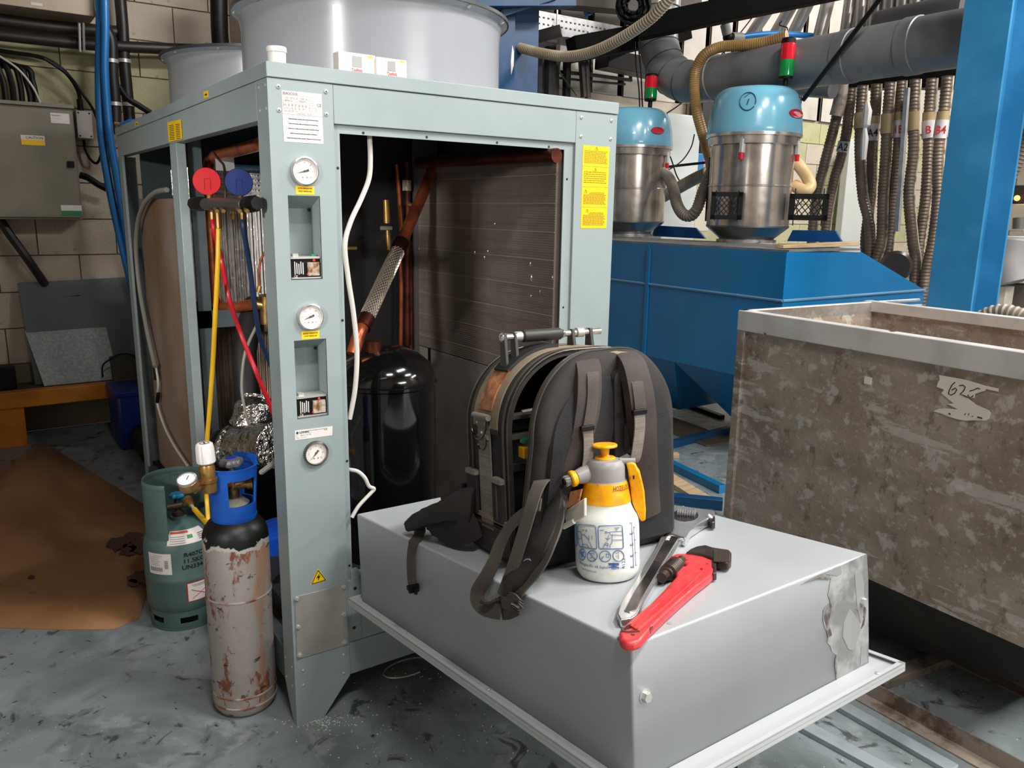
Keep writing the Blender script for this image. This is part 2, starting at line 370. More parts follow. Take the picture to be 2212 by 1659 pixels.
for (xa, xb, za, zb) in ((-2.0, 1.5, .5, 3.75), (6.5, 11.5, .75, 2.75)):
    r = int(za/BH)
    while r*BH < zb-.01:
        x = xa - (BW/2 if r % 2 else 0)
        while x < xb:
            ol = (r*BH > 2.2 and r*BH < 2.7 and xa < 0) or (xa > 0 and random.random() < .7)
            if first: o = bme; first = False
            else: o = bme.copy(); COL.objects.link(o); o.parent = wall
            if ol: o.data = bmy
            o.location = (x, WY+random.uniform(-.003, .003), r*BH); x += BW
        r += 1
struct(MB().box((1.5, WY-.01, 0), (6.5, WY+.02, 2.78)).build('wall_render_panel', WALLM, wall)); 
# white ribbed cladding above the block work on the right
for i in range(26):
    x = 2.6+i*.42
    MB().add([(x, WY-.02, 2.78), (x+.33, WY-.02, 2.78), (x+.36, WY+.01, 2.78), (x+.42, WY+.01, 2.78), (x, WY-.02, 4.6), (x+.33, WY-.02, 4.6), (x+.36, WY+.01, 4.6), (x+.42, WY+.01, 4.6)], [(0, 1, 5, 4), (1, 2, 6, 5), (2, 3, 7, 6)]).build('cladding_panel', CLAD, wall, smooth=False)
# ------------------------------------------------------------------ the chiller
W, D, ZT = 1.238, 2.362, 1.977
ch = thing('chiller_unit', 'grey-green sheet metal chiller with gauges and an open front', 'chiller')
MB().box((-.002, -.004, 1.938), (W, D, ZT)).build('lid', PAINT, ch, bevel=.002)
MB().box((.01, .012, 1.93), (W-.01, D-.01, 1.94)).build('lid_underside', PAINTD, ch)
N1, N2 = (.043, .135, 1.402, 1.634), (.043, .139, .997, 1.229)
q = MB(); t = .004; ZP = 1.9365
for (x0, x1, z0, z1) in ((0, .043, .122, ZP), (.139, .183, .122, ZP), (.043, .139, 1.634, ZP), (.043, .139, 1.229, 1.402), (.043, .139, .122, .997), (.135, .139, 1.402, 1.634)):
    q.box((x0, 0, z0), (x1, t, z1))
q.prism([(0, 0, 0), (.088, 0, 0), (.183, 0, .122), (0, 0, .122)], (0, t, 0))
q.box((0, t, .12), (t, .095, ZP)); q.prism([(0, t, 0), (0, .03, 0), (0, .095, .12), (0, t, .12)], (t, 0, 0))
q.box((.179, t, .122), (.183, .05, 1.83))
q.build('post', PAINT, ch)['label'] = 'wide front-left post carrying the gauges'
for i, (x0, x1, z0, z1) in enumerate((N1, N2)):
    n_ = MB(); dp = .075; zk = z1-.035
    n_.add([(x0, 0, z0), (x1, 0, z0), (x1, 0, z1), (x0, 0, z1), (x0, dp, z0), (x1, dp, z0), (x1, dp, zk), (x0, dp, zk)],
           [(0, 1, 5, 4), (0, 4, 7, 3), (1, 2, 6, 5), (3, 7, 6, 2), (4, 5, 6, 7)])
    n_.build('gauge_niche', PAINT, ch, smooth=False)
    s = MB().box((x0+.006, .012, z0+.004), (x1-.004, .06, z0+.062)).build('pressure_switch', BLACK, ch); s['label'] = ('upper' if i == 0 else 'lower')+' black switch relay with clear cover'
    a = MB().box((x0+.004, .008, z0+.058), (x1-.002, .062, z0+.064)); a.box((x0+.004, .006, z0+.002), (x1-.002, .06, z0+.006)); a.box((x0+.014, .02, z0+.064), (x0+.03, .04, z0+.072)); a.build('metal_cap', ZINC, s)
    MB().box((x0+.052, .006, z0+.01), (x1-.006, .012, z0+.048)).build('clear_cover', mat('clear_amber_plastic', (190, 175, 160), .15, c2=(120, 80, 40), scale=60, coat=.5), s)
    a = MB()
    for k in range(5): a.box((x0+.014+.006*k, .0105, z0+.014+.002*(k % 2)), (x0+.0165+.006*k, .012, z0+.05-.003*(k % 3)))
    text(a, 'CE', .009, YP(x0+.012, z0+.006, .0105)); a.build('lettering', LABELW, s)
    a = MB(); bolt(a, (x0+.07, .006, z0+.053), (0, -1, 0), .004, .003); bolt(a, (x0+.05, .006, z0+.014), (0, -1, 0), .003, .003); a.build('red_button', mat('red_plastic', (214, 38, 42), .4), s)
    if i == 0: MB().box((x0+.07, .02, z0+.064), (x0+.078, .03, z0+.07)).build('green_button', mat('green_plastic', (20, 150, 90), .4), s)
    bk = MB(); bk.cyl((x1-.006, .07, zk-.004), (x1-.006, .074, zk-.004), .004, 8); bk.build('corner_hole', INK, ch)
# top beam, right post, rails
MB().box((.184, 0, 1.832), (1.051, .05, ZP)).build('top_beam', PAINT, ch, bevel=.0015)
q = MB(); q.box((1.052, 0, .122), (W-.002, .06, ZP)); q.prism([(1.052, 0, .122), (1.15, 0, 0), (W-.002, 0, 0), (W-.002, 0, .122)], (0, .06, 0)); q.build('post', PAINT, ch, bevel=.0015)['label'] = 'front-right post with yellow stickers'
fl_ = MB(); fl_.box((.183, .010, .45), (.2035, .014, 1.833)); fl_.box((.2035, .010, 1.808), (1.0115, .014, 1.833)); fl_.box((1.0115, .010, .45), (1.052, .014, 1.833)); fl_.build('opening_flange', PAINT, ch, bevel=0)
MB().box((.184, .002, .235), (1.051, .06, .45)).build('bottom_sill', PAINT, ch, bevel=.002)
MB().box((.184, 0, .122), (1.051, .06, .2335)).build('bottom_rail', PAINT, ch, bevel=.002)
MB().add([(.19, -.001, .24), (.225, -.001, .24), (.222, -.001, .48), (.196, -.001, .48), (.19, .02, .24), (.225, .02, .24), (.222, .02, .48), (.196, .02, .48)], [(0,1,2,3),(4,5,6,7),(0,1,5,4),(1,2,6,5),(2,3,7,6),(3,0,4,7)]).build('sill_bracket', PAINT, ch, bevel=.001)
hl = MB()
for (u, v) in ((785, 287), (922, 296), (1074, 308), (1186, 317), (730, 363), (740, 692), (750, 996), (755, 1222), (1225, 387), (1217, 664)):
    p = P(u, v, y=.009); bolt(hl, (p.x, .0098, p.z), (0, -1, 0), .0042, .0008, 10)
for (u, v) in ((767, 1271), (765, 1356)):
    p = P(u, v, y=-.001); bolt(hl, (p.x, -.0012, p.z), (0, -1, 0), .006, .0008, 12)
hl.build('screw_holes', INK, ch)
for (u, v) in ((601, 187), (704, 198), (602.5, 238), (705, 247), (1256, 254), (1321, 261), (1255, 295), (1319, 301)):
    p = P(u, v, y=0); a = MB(); bolt(a, (p.x, 0, p.z), (0, -1, 0), .0062, .003); r_ = a.build('rivet', ZINC, ch); a = MB(); a.lathe([(0, .0034), (.0022, .003)], 8, axis((p.x, 0, p.z), (0, -1, 0))); a.build('rivet_hole', INK, r_)
for (u, v) in ((655, 1448), (742, 1414), (743, 1454), (656, 1480)):
    p = P(u, v, y=0); a = MB(); bolt(a, (p.x, 0, p.z), (0, -1, 0), .005, .003); a.build('rivet', ZINC, ch)
for (u, v) in ((559, 190), (573, 184), (561, 240), (575, 235)):
    p = P(u, v, x=0); a = MB(); bolt(a, (0, p.y, p.z), (-1, 0, 0), .0055, .003); a.build('rivet', ZINC, ch)
for (u, v) in ((617, 1420), (631, 1441), (619, 1461), (632, 1481)):
    p = P(u, v, x=0); a = MB(); bolt(a, (0, p.y, p.z), (-1, 0, 0), .0035, .002); a.build('rivet', ZINC, ch)
# left side
MB().box((0, .097, 1.834), (.04, 1.190, 1.9365)).build('side_beam', PAINT, ch, bevel=.0015)
MB().box((0, 1.193, 1.838), (.04, D-.02, 1.9365)).build('side_beam', PAINT, ch, bevel=.0015)
MB().box((0, 1.085, .12), (.035, 1.19, 1.834)).build('post', PAINT, ch, bevel=.002)['label'] = 'middle post of the left side'
q = MB().box((0, 2.25, .12), (.012, D-.01, 1.838)); q.box((0, D-.02, 0), (.08, D-.01, 1.838)); q.prism([(0, 2.25, .12), (0, D-.01, .12), (0, D-.01, 0), (0, D-.05, 0)], (.012, 0, 0)); q.build('post', PAINT, ch)['label'] = 'rear-left post'
MB().box((.0, .097, .12), (.04, 2.25, .235)).build('side_rail', PAINTD, ch, bevel=.002)
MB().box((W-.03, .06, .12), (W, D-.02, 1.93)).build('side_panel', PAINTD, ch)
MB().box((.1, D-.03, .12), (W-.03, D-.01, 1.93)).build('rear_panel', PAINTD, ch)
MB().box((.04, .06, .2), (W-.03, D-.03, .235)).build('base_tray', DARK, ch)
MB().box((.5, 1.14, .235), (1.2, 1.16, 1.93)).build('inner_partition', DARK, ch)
q = MB(); q.box((.05, 1.12, .235), (.1, 1.14, 1.93)); q.box((.05, 1.12, 1.12), (.42, 1.15, 1.19)); q.build('inner_frame', PAINTD, ch)
a = P(366, 262, x=0)
def stick(name, corners, m, ch_, n, th=.0008, label=None):
    o = MB().prism(corners, Vector(n)*th).build(name, m, ch_)
    if label: o['label'] = label
    return o
# stickers on the post
tl = (.0385, 1.9065); 
s = stick('sticker', [(.038, 0, 1.848), (.150, 0, 1.848), (.150, 0, 1.9075), (.038, 0, 1.9075)], LABELW, ch, (0, -1, 0), label='silver rating plate sticker')
a = MB()
text(a, 'EUROCOOL', .0085, YP(.041, 1.898, -.0012), sx=.9, bold=.0002)
text(a, 'CE', .011, YP(.135, 1.873, -.0012), bold=.0002)
for r_, row in enumerate(('TYPE   EPI A 130    YEAR  2017', 'SERIAL N.            WEIGHT')):
    text(a, row, .0052, YP(.045, 1.888-.0065*r_, -.0012))
text(a, '400  50  44  FT  24  50  54', .006, YP(.041, 1.8695, -.0012))
text(a, 'air flow   m3/h   45      kPa     max', .0042, YP(.043, 1.8625, -.0012)); text(a, 'water flow  m3/h   15', .0042, YP(.043, 1.8555, -.0012)); text(a, 'Cooling capacity  130 kW', .0042, YP(.075, 1.8495, -.0012))
for z in (1.8965, 1.8865, 1.8805, 1.876, 1.868, 1.861, 1.854): a.box((.040, -.001, z), (.132, -.0012, z+.0003))
for x in (.0405, .057, .066, .075, .085, .095, .105, .115, .132): a.box((x, -.001, 1.854), (x+.0003, -.0012, 1.876 if x > .05 else 1.8965))
a.build('lettering', INKG, s)
s = stick('sticker', [(.039, 0, 1.7755), (.151, 0, 1.7755), (.150, 0, 1.8468), (.038, 0, 1.8468)], LABELW, ch, (0, -1, 0), label='white greenhouse gas notice sticker')
a = MB()
for k, l in enumerate(('Contains fluorinated greenhouse gases covered by the Kyoto Protocol', 'Contiene gas fluorurati ad effetto serra disciplinati dal Protocollo di Kyoto', 'Contient des gaz à effet de serre fluorés relevant du protocole de Kyoto', 'Enthält vom Kyoto-Protokoll erfasste fluorierte Treibhausgase', 'Contiene gases fluorados de efecto invernadero regulados por el Protocolo de Kyoto')):
    text(a, l, .0044, YP(.095, 1.835-.0125*k, -.0012), 'CENTER', sx=.63 if k in (1, 4) else .68, bold=.00015)
a.build('lettering', INK, s)
for z, l1, l2 in ((1.6485, 'ALTA PRESSIONE', 'HIGH PRESSURE'), (1.2425, 'BASSA PRESSIONE', 'LOW PRESSURE')):
    s = stick('sticker', [(.066, 0, z-.011), (.119, 0, z-.011), (.119, 0, z+.012), (.066, 0, z+.012)], LABELY, ch, (0, -1, 0), label='small yellow '+l2.lower()+' sticker')
    a = MB(); text(a, l1, .0055, YP(.0925, z+.0035, -.0012), 'CENTER', bold=.0001); text(a, l2, .0055, YP(.0925, z-.0045, -.0012), 'CENTER', bold=.0001); a.build('lettering', INK, s)
s = stick('sticker', [(.0335, 0, .9355), (.148, 0, .9335), (.150, 0, .962), (.034, 0, .9645)], LABELW, ch, (0, -1, 0), label='narrow white pump rating sticker')
a = MB(); a.lathe([(0, 0), (.0035, 0)], 16, YP(.041, .957, -.0012)); text(a, 'LOWARA', .0075, YP(.047, .9545, -.0012), sx=.9, bold=.0003); text(a, 'CE', .008, YP(.123, .9535, -.0012), bold=.0001)
for k in range(4): text(a, ('Montecchio Maggiore Vicenza Italy', 'Type       50   Hz   kW   max 3~', 'N.          380-415 V   m3/h   IP55', 'Code        H  m   min')[k], .004, YP(.076 if k == 0 else .037, .9575-.0058*k, -.0012), sx=.85)
a.build('lettering', INK, s)
c0 = P(688, 1245, y=0)
s = stick('warning_triangle', [(c0.x-.026, 0, c0.z-.022), (c0.x+.026, 0, c0.z-.019), (c0.x-.001, 0, c0.z+.026)], LABELY, ch, (0, -1, 0), label='yellow electrical hazard triangle')
a = MB()
for A_, B_ in (((-.022, -.019), (.022, -.017)), ((.022, -.017), (-.001, .021)), ((-.001, .021), (-.022, -.019))): a.cyl((c0.x+A_[0], -.001, c0.z+A_[1]), (c0.x+B_[0], -.001, c0.z+B_[1]), .0011, 6)
a.prism([(c0.x+x, -.001, c0.z+z) for x, z in ((.003, .010), (-.007, -.004), (-.001, -.003), (-.003, -.013), (.006, .001), (.0005, .0005))], (0, -.0008, 0)); a.build('lightning_symbol', INK, s)
# stainless plate with six bolts
pl = MB().prism([P(u, v, y=0) for u, v in ((641, 1424), (752, 1391), (745, 1262), (636, 1289))], (0, -.003, 0)).build('cover_plate', STEEL, ch, bevel=.0008)
for (u, v) in ((641, 1293), (742, 1268), (644, 1354), (743, 1327), (647, 1415), (744, 1387)):
    p = P(u, v, y=-.003); a = MB(); hexbolt(a, (p.x, -.003, p.z), (0, -1, 0), .006, .006); a.build('bolt', ZINC, pl)
# gauges
def gauge(par, cx, cz, r, dark, ang, fr, lab):
    M = YP(cx, cz, -.0005)
    g = MB().lathe([(r*.99, 0), (r, .006), (r*.985, .011), (r*.9, .0125), (r*.87, .010), (r*.86, .005)], 48, M).build('pressure_gauge', CHROME if not dark else mat('dark_steel_rim', (120, 118, 114), .25, metal=1), par); g['label'] = lab
    MB().lathe([(0, .0042), (r*.87, .0042)], 48, M).build('dial', DIAL, g)
    a = MB()
    for k in range(31 if not dark else 21):
        th = R(225-270*k/(30 if not dark else 20)); L0 = r*(.70 if k % 5 == 0 else .74); c, s_ = math.cos(th), math.sin(th); w_ = .0003
        a.add([(c*L0-s_*w_, s_*L0+c*w_, .0048), (c*L0+s_*w_, s_*L0-c*w_, .0048), (c*r*.79+s_*w_, s_*r*.79-c*w_, .0048), (c*r*.79-s_*w_, s_*r*.79+c*w_, .0048)], [(0, 1, 2, 3)], M)
    for rr in ((.70, .45) if not dark else (.55,)):
        for k in range(40):
            t0, t1 = R(225-270*k/40), R(225-270*(k+1)/40)
            a.add([(math.cos(t)*q_, math.sin(t)*q_, .0047) for t, q_ in ((t0, r*rr), (t1, r*rr), (t1, r*rr*1.012), (t0, r*rr*1.012))], [(0, 1, 2, 3)], M)
    for k in range(0, 7): th = R(225-45*k); text(a, str(k*(5 if not dark else 2)), r*.15, M @ T(math.cos(th)*r*.58, math.sin(th)*r*.58-r*.05, .0048), 'CENTER')
    for k in (-1, 1): a.lathe([(0, .0048), (r*.05, .0048)], 10, M @ T(k*r*.16, -r*.42, 0))
    a.build('scale_marks', INKG if not dark else INK, g)
    a = MB(); c, s_ = math.cos(R(ang)), math.sin(R(ang))
    a.add([(x*c-y*s_, x*s_+y*c, .0065) for x, y in ((r*.7, 0), (0, r*.045), (-r*.3, r*.09), (-r*.3, -r*.09), (0, -r*.045))], [(0, 1, 2, 3, 4)], M)
    a.lathe([(0, .0085), (r*.07, .008), (r*.08, .0045)], 14, M); a.build('needle', INK, g)
    MB().lathe([(0, .0101), (r*.88, .0100)], 40, M).build('glass', mat('gauge_glass', (255, 255, 255), .03, alpha=.06), g)
gauge(ch, .092, 1.7, .0395, 0, 195, 0, 'high pressure gauge, topmost')
gauge(ch, .0925, 1.296, .0385, 0, 200, 0, 'low pressure gauge, middle')
gauge(ch, .0935, .8875, .0375, 1, 228, 0, 'water pressure gauge with dark rim, lowest')
# four yellow notices on the right post
ys = [(1.8265, 1.757), (1.7562, 1.688), (1.6872, 1.619), (1.6182, 1.546)]
for k, (z1, z0) in enumerate(ys):
    x0, x1 = 1.084+.0005*k, 1.2045
    s = stick('sticker', [(x0, 0, z0+.0006), (x1, 0, z0+.0006), (x1, 0, z1), (x0, 0, z1)], LABELY, ch, (0, -1, 0)); a = MB()
    cx = (1.145, 1.143, 1.103, 1.112)[k]; cz = z1-(.008, .009, .014, .011)[k]; h_ = .006
    for A_, B_ in (((-h_, -h_*.8), (h_, -h_*.8)), ((h_, -h_*.8), (0, h_)), ((0, h_), (-h_, -h_*.8))): a.cyl((cx+A_[0], -.0012, cz+A_[1]), (cx+B_[0], -.0012, cz+B_[1]), .0005, 5)
    a.box((cx-.0006, -.001, cz-.002), (cx+.0006, -.0014, cz+.003)); random.seed(k)
    rows = (9, 6, 10, 11)[k]
    for j in range(rows):
        zz = z1-.019-j*(z1-z0-.026)/rows; xa = x0+.008
        while xa < x1-.016:
            wl = random.uniform(.005, .014)
            if not (k in (2, 3) and j < 2 and xa < x0+.03): a.box((xa, -.001, zz), (min(xa+wl, x1-.008), -.0012, zz+(.0022 if k != 1 else .0028)))
            xa += wl+.002
    a.build('lettering', INKB, s)
# small yellow stickers on the left side
for uv, n_ in ((((362, 264), (391, 258), (394, 300), (365, 307)), 9), (((440, 198), (449, 195), (450, 210), (440.5, 213)), 0), (((292, 264), (298, 262), (298, 271), (292.5, 273)), 0)):
    s = stick('sticker', [P(u, v, x=-.0022) for u, v in uv], LABELY, ch, (-1, 0, 0)); A_, B_, D_ = P(*uv[0], x=-.003), P(*uv[1], x=-.003), P(*uv[3], x=-.003); a = MB()
    if n_:
        for j in range(n_):
            for k in range(2):
                p0 = A_.lerp(D_, .18+j*.085); dx = B_-A_; a.prism([p0+dx*(.1+.48*k), p0+dx*(.45+.42*k), p0+dx*(.45+.42*k)+(D_-A_)*.03, p0+dx*(.1+.48*k)+(D_-A_)*.03], (-.0005, 0, 0))
    else:
        dx, dz = B_-A_, D_-A_; a.prism([A_+dx*.2+dz*.45, A_+dx*.5+dz*.45, A_+dx*.5+dz*.3, A_+dx*.85+dz*.52, A_+dx*.5+dz*.75, A_+dx*.5+dz*.6, A_+dx*.2+dz*.6], (-.0005, 0, 0))
    a.build('lettering', INK, s)
# ------------------------------------------------------------------ fans on the roof
def fan(cx, cy, lab):
    f = MB().lathe([(.448, 0), (.462, .0), (.462, .23), (.470, .272), (.492, .285), (.492, .291), (.466, .279), (.452, .23), (.448, 0)], 96, T(cx, cy, ZT)).build('fan_shroud', FANM, ch); f['label'] = lab
    MB().lathe([(.488, .284), (.497, .284), (.497, .295), (.488, .295), (.488, .284)], 96, T(cx, cy, ZT)).build('rim', mat('dark_rim', (60, 62, 66), .35), f)
    a = MB(); a.lathe([(0, .2), (.1, .2), (.12, .16), (.12, .05), (0, .05)], 24, T(cx, cy, ZT))
    for k in range(5):
        th = k*2*math.pi/5; a.add([Vector((cx+math.cos(th+d)*r, cy+math.sin(th+d)*r, ZT+.12+z)) for r, d, z in ((.1, -.3, -.03), (.44, -.22, -.02), (.44, .22, .05), (.1, .3, .04))], [(0, 1, 2, 3)])
    a.build('fan_blades', BLACK, f)
    for k in range(12):
        th = R(k*30+15); p = Vector((cx+.481*math.cos(th), cy+.481*math.sin(th), ZT+.279)); a = MB(); bolt(a, p, (math.cos(th)*.3, math.sin(th)*.3, -.9), .008, .006); a.build('bolt', ZINC, f)
    return f
f1 = fan(.62, .663, 'large grey fan shroud at the front of the roof')
f2 = fan(.62, 1.80, 'second grey fan shroud behind the first')
# weld drips on the lower shroud edge: small bright beads
a = MB()
for (u, v) in ((712, 131), (722, 134), (745, 137), (895, 148), (968, 171)): p = P(u, v, z=ZT+.005) if 0 else P(u, v, y=.3); 
# jar and two thermostat boxes on the lid
def on_lid(u, v, y): return P(u, v, y=y)
p = on_lid(598, 130, .055); jx = p.x
t1 = thing('plastic_jar', 'small round white jar with lid on the chiller roof corner', 'jar', (jx, .055, ZT))
MB().lathe([(0, 0), (.021, 0), (.024, .003), (.0245, .034), (.022, .036), (0, .036)], 32).build('body', WHITE, t1)
MB().lathe([(.0245, .034), (.0268, .034), (.0268, .045), (.0255, .0475), (0, .0475)], 40).build('lid', mat('white_jar_lid', (236, 232, 228), .35), t1)
def danf(uL, uR, y, hgt, lab, flip):
    a, b = P(uL, 150, y=y), P(uR, 150, y=y); w_ = b.x-a.x
    t_ = thing('thermostat', lab, 'thermostat', (a.x, y, ZT), group=None)
    MB().box((0, 0, 0), (w_, .042, hgt)).build('case', mat('ivory_case', (234, 226, 220), .45), t_, bevel=.003)
    MB().box((w_*.36, -.0008, hgt*.34), (w_*.62, .001, hgt*.86)).build('window', mat('grey_window', (150, 150, 150), .3), t_, bevel=.001)
    MB().box((w_*.78, -.0008, hgt*.85), (w_*.91, .001, hgt*.94)).build('yellow_tag', LABELY, t_)
    q = MB(); text(q, 'Danfoss', .0155, T(w_*.36, 0, hgt*.1) @ frame((0, -.0012, 0), (1, 0, .06), (-.25, 0, 1), (0, -1, 0)), sx=.62, bold=.0002); q.build('lettering', INKR, t_)
danf(732, 812, .045, .058, 'ivory box thermostat left of its twin on the chiller roof', 0)
danf(813.5, 879, .035, .054, 'ivory box thermostat right of its twin on the chiller roof', 1)
# blue hose coil end on the rear roof corner
t1 = thing('air_hose', 'end of a blue air hose lying on the rear corner of the chiller roof', 'hose', (0, 0, 0))
MB().tube(spline([P(262, 268, y=2.3), P(272, 266, y=2.25), P(290, 262, y=2.2), Vector((.22, 2.3, ZT+.012)), Vector((.3, 2.1, ZT+.012)), Vector((.16, 1.95, ZT+.012)), Vector((.06, 2.1, ZT+.012)), Vector((.1, 2.28, ZT+.03))]), .011, 8).build('hose', AIRB, t1)
MB().tube([P(247, 266, y=2.3), P(262, 268, y=2.3)], .008, 8).build('fitting', BRASS, t1)
# ------------------------------------------------------------------ inside, seen through the front opening
cx_ = 1.0
coil_m = layered('coil_fins', (146, 134, 127), [((168, 157, 149), 3, .45, .7, .6, (1, 2, .4)), ((116, 106, 100), 6, .5, .62, .6, (1, .2, 8)), ((124, 114, 108), 2, .4, .6, .6, (1, 1, 1))], .4, .3)
coil = MB().box((cx_, .035, .99), (cx_+.1, 1.04, 1.785)).build('condenser_coil', coil_m, ch); coil['label'] = 'condenser coil lining the right side of the opening'
q = MB(); z = 1.0
while z < 1.78: q.box((cx_-.0012, .037, z), (cx_+.004, 1.038, z+.0035)); z += .0085
q.build('coil_fins', coil_m, coil)['kind'] = 'stuff'
q = MB()
for k in range(8): q.box((cx_-.0022, .037, 1.04+k*.098), (cx_+.002, 1.038, 1.0435+k*.098))
q.build('tube_lines', mat('coil_tube_line', (180, 170, 160), .35, metal=.4), coil)
q = MB()
for (u, v, s_) in ((1025, 545, 1), (1053, 543, .8), (1046, 556, .9), (1145, 570, 1), (1147, 600, 1.4), (1068, 484, .6), (1166, 630, .7), (1193, 600, .8), (905, 538, .7), (1147, 640, .6)):
    p = P(u, v, x=cx_-.003); q.ball(p, .008*s_, 8, (.3, .6, 1.4))
q.build('bent_fins', CHROME, coil)['kind'] = 'stuff'
MB().box((cx_, .035, .236), (cx_+.02, 1.04, .985)).build('lower_coil_panel', mat('aged_grey_panel', (140, 134, 128), .45, metal=.1, c2=(120, 114, 108), scale=4), ch, bevel=.001)
MB().box((cx_-.02, 1.04, .236), (cx_+.1, 1.055, 1.92)).build('coil_side_plate', mat('dull_steel_edge', (120, 120, 120), .4, metal=.6), ch)
q = MB(); p = P(927, 768, x=cx_-.004); q.box((cx_-.006, p.y-.008, p.z-.035), (cx_, p.y+.008, p.z+.035)); q.build('slot_catch', BLACK, ch)
# big copper suction line along the top and the braided connector down to the tank
top = [P(904, 352, x=.93), P(942, 349, x=.93), P(1080, 341, x=.94), P(1203, 336, x=.955)]
MB().tube(top, .024, 16).build('copper_pipe', COPPERD, ch)['label'] = 'horizontal copper pipe under the roof'
A_, B_ = P(942, 352, y=.92), P(866, 527, y=.72)
MB().tube([A_, B_], .024, 16).build('copper_pipe', COPPER, ch)['label'] = 'thick slanting copper pipe'
MB().tube([A_+(A_-B_)*.03, A_-(A_-B_)*.10], .030, 16).build('pipe_socket', COPPERD, ch)
C_ = P(787, 698, y=.50)
hs = MB(); d_ = (C_-B_)
hs.tube([B_-d_*.03, B_+d_*.1], .031, 18)
hs.tube([C_-d_*.07, C_+d_*.05], .031, 18); hs.build('hose_collar', COPPERD, ch)
br = MB(); n1 = 46; L_ = d_.length; M_ = axis(B_+d_*.08, d_)
MB().lathe([(.0262, 0), (.0262, L_*.86)], 18, M_).build('hose_core', mat('braid_shadow', (60, 52, 46), .5), ch)
for k in range(14):
    for sg in (-1, 1):
        pts = [M_ @ Vector((.0275*math.cos(2*math.pi*(k/14)+sg*z*26), .0275*math.sin(2*math.pi*(k/14)+sg*z*26), z)) for z in [i*L_*.86/30 for i in range(31)]]
        br.tube(pts, .0022, 4, False)
br.build('braided_hose', mat('steel_braid', (214, 202, 186), .3, metal=.7), ch)['label'] = 'steel braided flexible connector'
MB().tube(spline([C_+d_*.03, P(776, 722, y=.47), P(762, 765, y=.45)]), .024, 14).build('copper_pipe', COPPER, ch)
for pts, r_, m_ in (([(857, 355), (862, 420), (868, 512)], .009, COPPER), ([(879, 350), (880, 450), (880, 745)], .016, COPPERD), ([(864, 545), (867, 620), (866, 760)], .009, COPPER), ([(886, 545), (888, 760)], .012, COPPERD)):
    MB().tube([P(u, v, y=1.06) for u, v in pts], r_, 10).build('thin_copper_pipe', m_, ch)
q = MB(); a0, a1, a2, a3 = P(834, 432, y=.95), P(836, 482, y=.95), P(837, 490, y=.95), P(840, 540, y=.95)
q.tube([a0, a0.lerp(a1, .5), a0.lerp(a1, .5), a1], [.0135, .0135, .0145, .0145], 14); q.tube([a2, a3.lerp(a2, .6), a3], [.007, .012, .010], 12); q.build('safety_valve', BRASS, ch)['label'] = 'upright brass relief valve'
q = MB(); p = P(832, 493, y=.94); q.tube([p-Vector((.02, 0, 0)), p+Vector((.03, 0, 0))], .009, 6); q.build('valve_nut', STEEL, ch)
q = MB(); p = P(879, 402, y=1.04); q.cyl(p-Vector((0, 0, .02)), p+Vector((0, 0, .025)), .02, 10); q.build('foil_sleeve', FOILB, ch)
q = MB(); p = P(880, 440, y=1.03); q.tube([p, p+Vector((.03, -.01, -.01))], .009, 8); q.build('access_valve', BRASS, ch)
q = MB(); p = P(754, 536, y=.7); q.tube([p-Vector((.02, 0, 0)), p+Vector((.03, 0, .0))], .007, 8); q.build('access_valve', BRASS, ch)
# dark plate pack on the left inside the opening
q = MB(); p0 = P(765, 560, y=1.0)
for k in range(14): q.box((p0.x-.06+.002*(k % 2), .96, .45+k*.04), (p0.x+.04+.004*(k % 3), 1.12, .45+k*.04+.012))
q.build('plate_pack', DARK, ch)
MB().box((.46, 1.0, .236), (.62, 1.13, 1.75)).build('black_duct', mat('black_foam', (20, 19, 20), .6), ch)
# black receiver tank
tcx, tcy, tr = .555, .47, .185
tank = MB().lathe([(0, 1.105), (.06, 1.10), (.12, 1.078), (.165, 1.04), (tr, .985), (tr, .98), (tr+.005, .975), (tr+.005, .965), (tr, .96), (tr, .3), (.15, .25), (0, .235)], 56, T(tcx, tcy, 0)).build('receiver_tank', BLACKG, ch); tank['label'] = 'glossy black receiver tank'
q = MB(); text(q, 'A1', .012, T(0, 0, 0), fn=None) if 0 else None
MB().cyl((tcx-.06, tcy-.02, 1.09), (tcx-.06, tcy-.02, 1.13), .03, 16).build('tank_nozzle', COPPERD, ch)
cb = MB().tube(spline([P(798, 291, y=.045), P(800, 340, y=.05), P(797, 385, y=.05), P(780, 430, y=.04), P(757, 480, y=.02), P(745, 530, y=.008), P(752, 600, y=.01), P(764, 680, y=.01), P(771, 760, y=.01), P(767, 840, y=.012), P(755, 905, y=.02)]), .0075, 10).build('cable', CABLE, ch); cb['label'] = 'long pale cable hanging in the opening'
cb = MB().tube(spline([P(750, 1014, y=.03), P(772, 1018, y=.01), P(788, 1032, y=-.0), P(797, 1050, y=-.0), P(808, 1056, y=-.0), P(800, 1066, y=-.0), P(775, 1093, y=-.005), P(760, 1118, y=-.01)]), .006, 10).build('cable', CABLE, ch); cb['label'] = 'short kinked pale cable beside the tank'
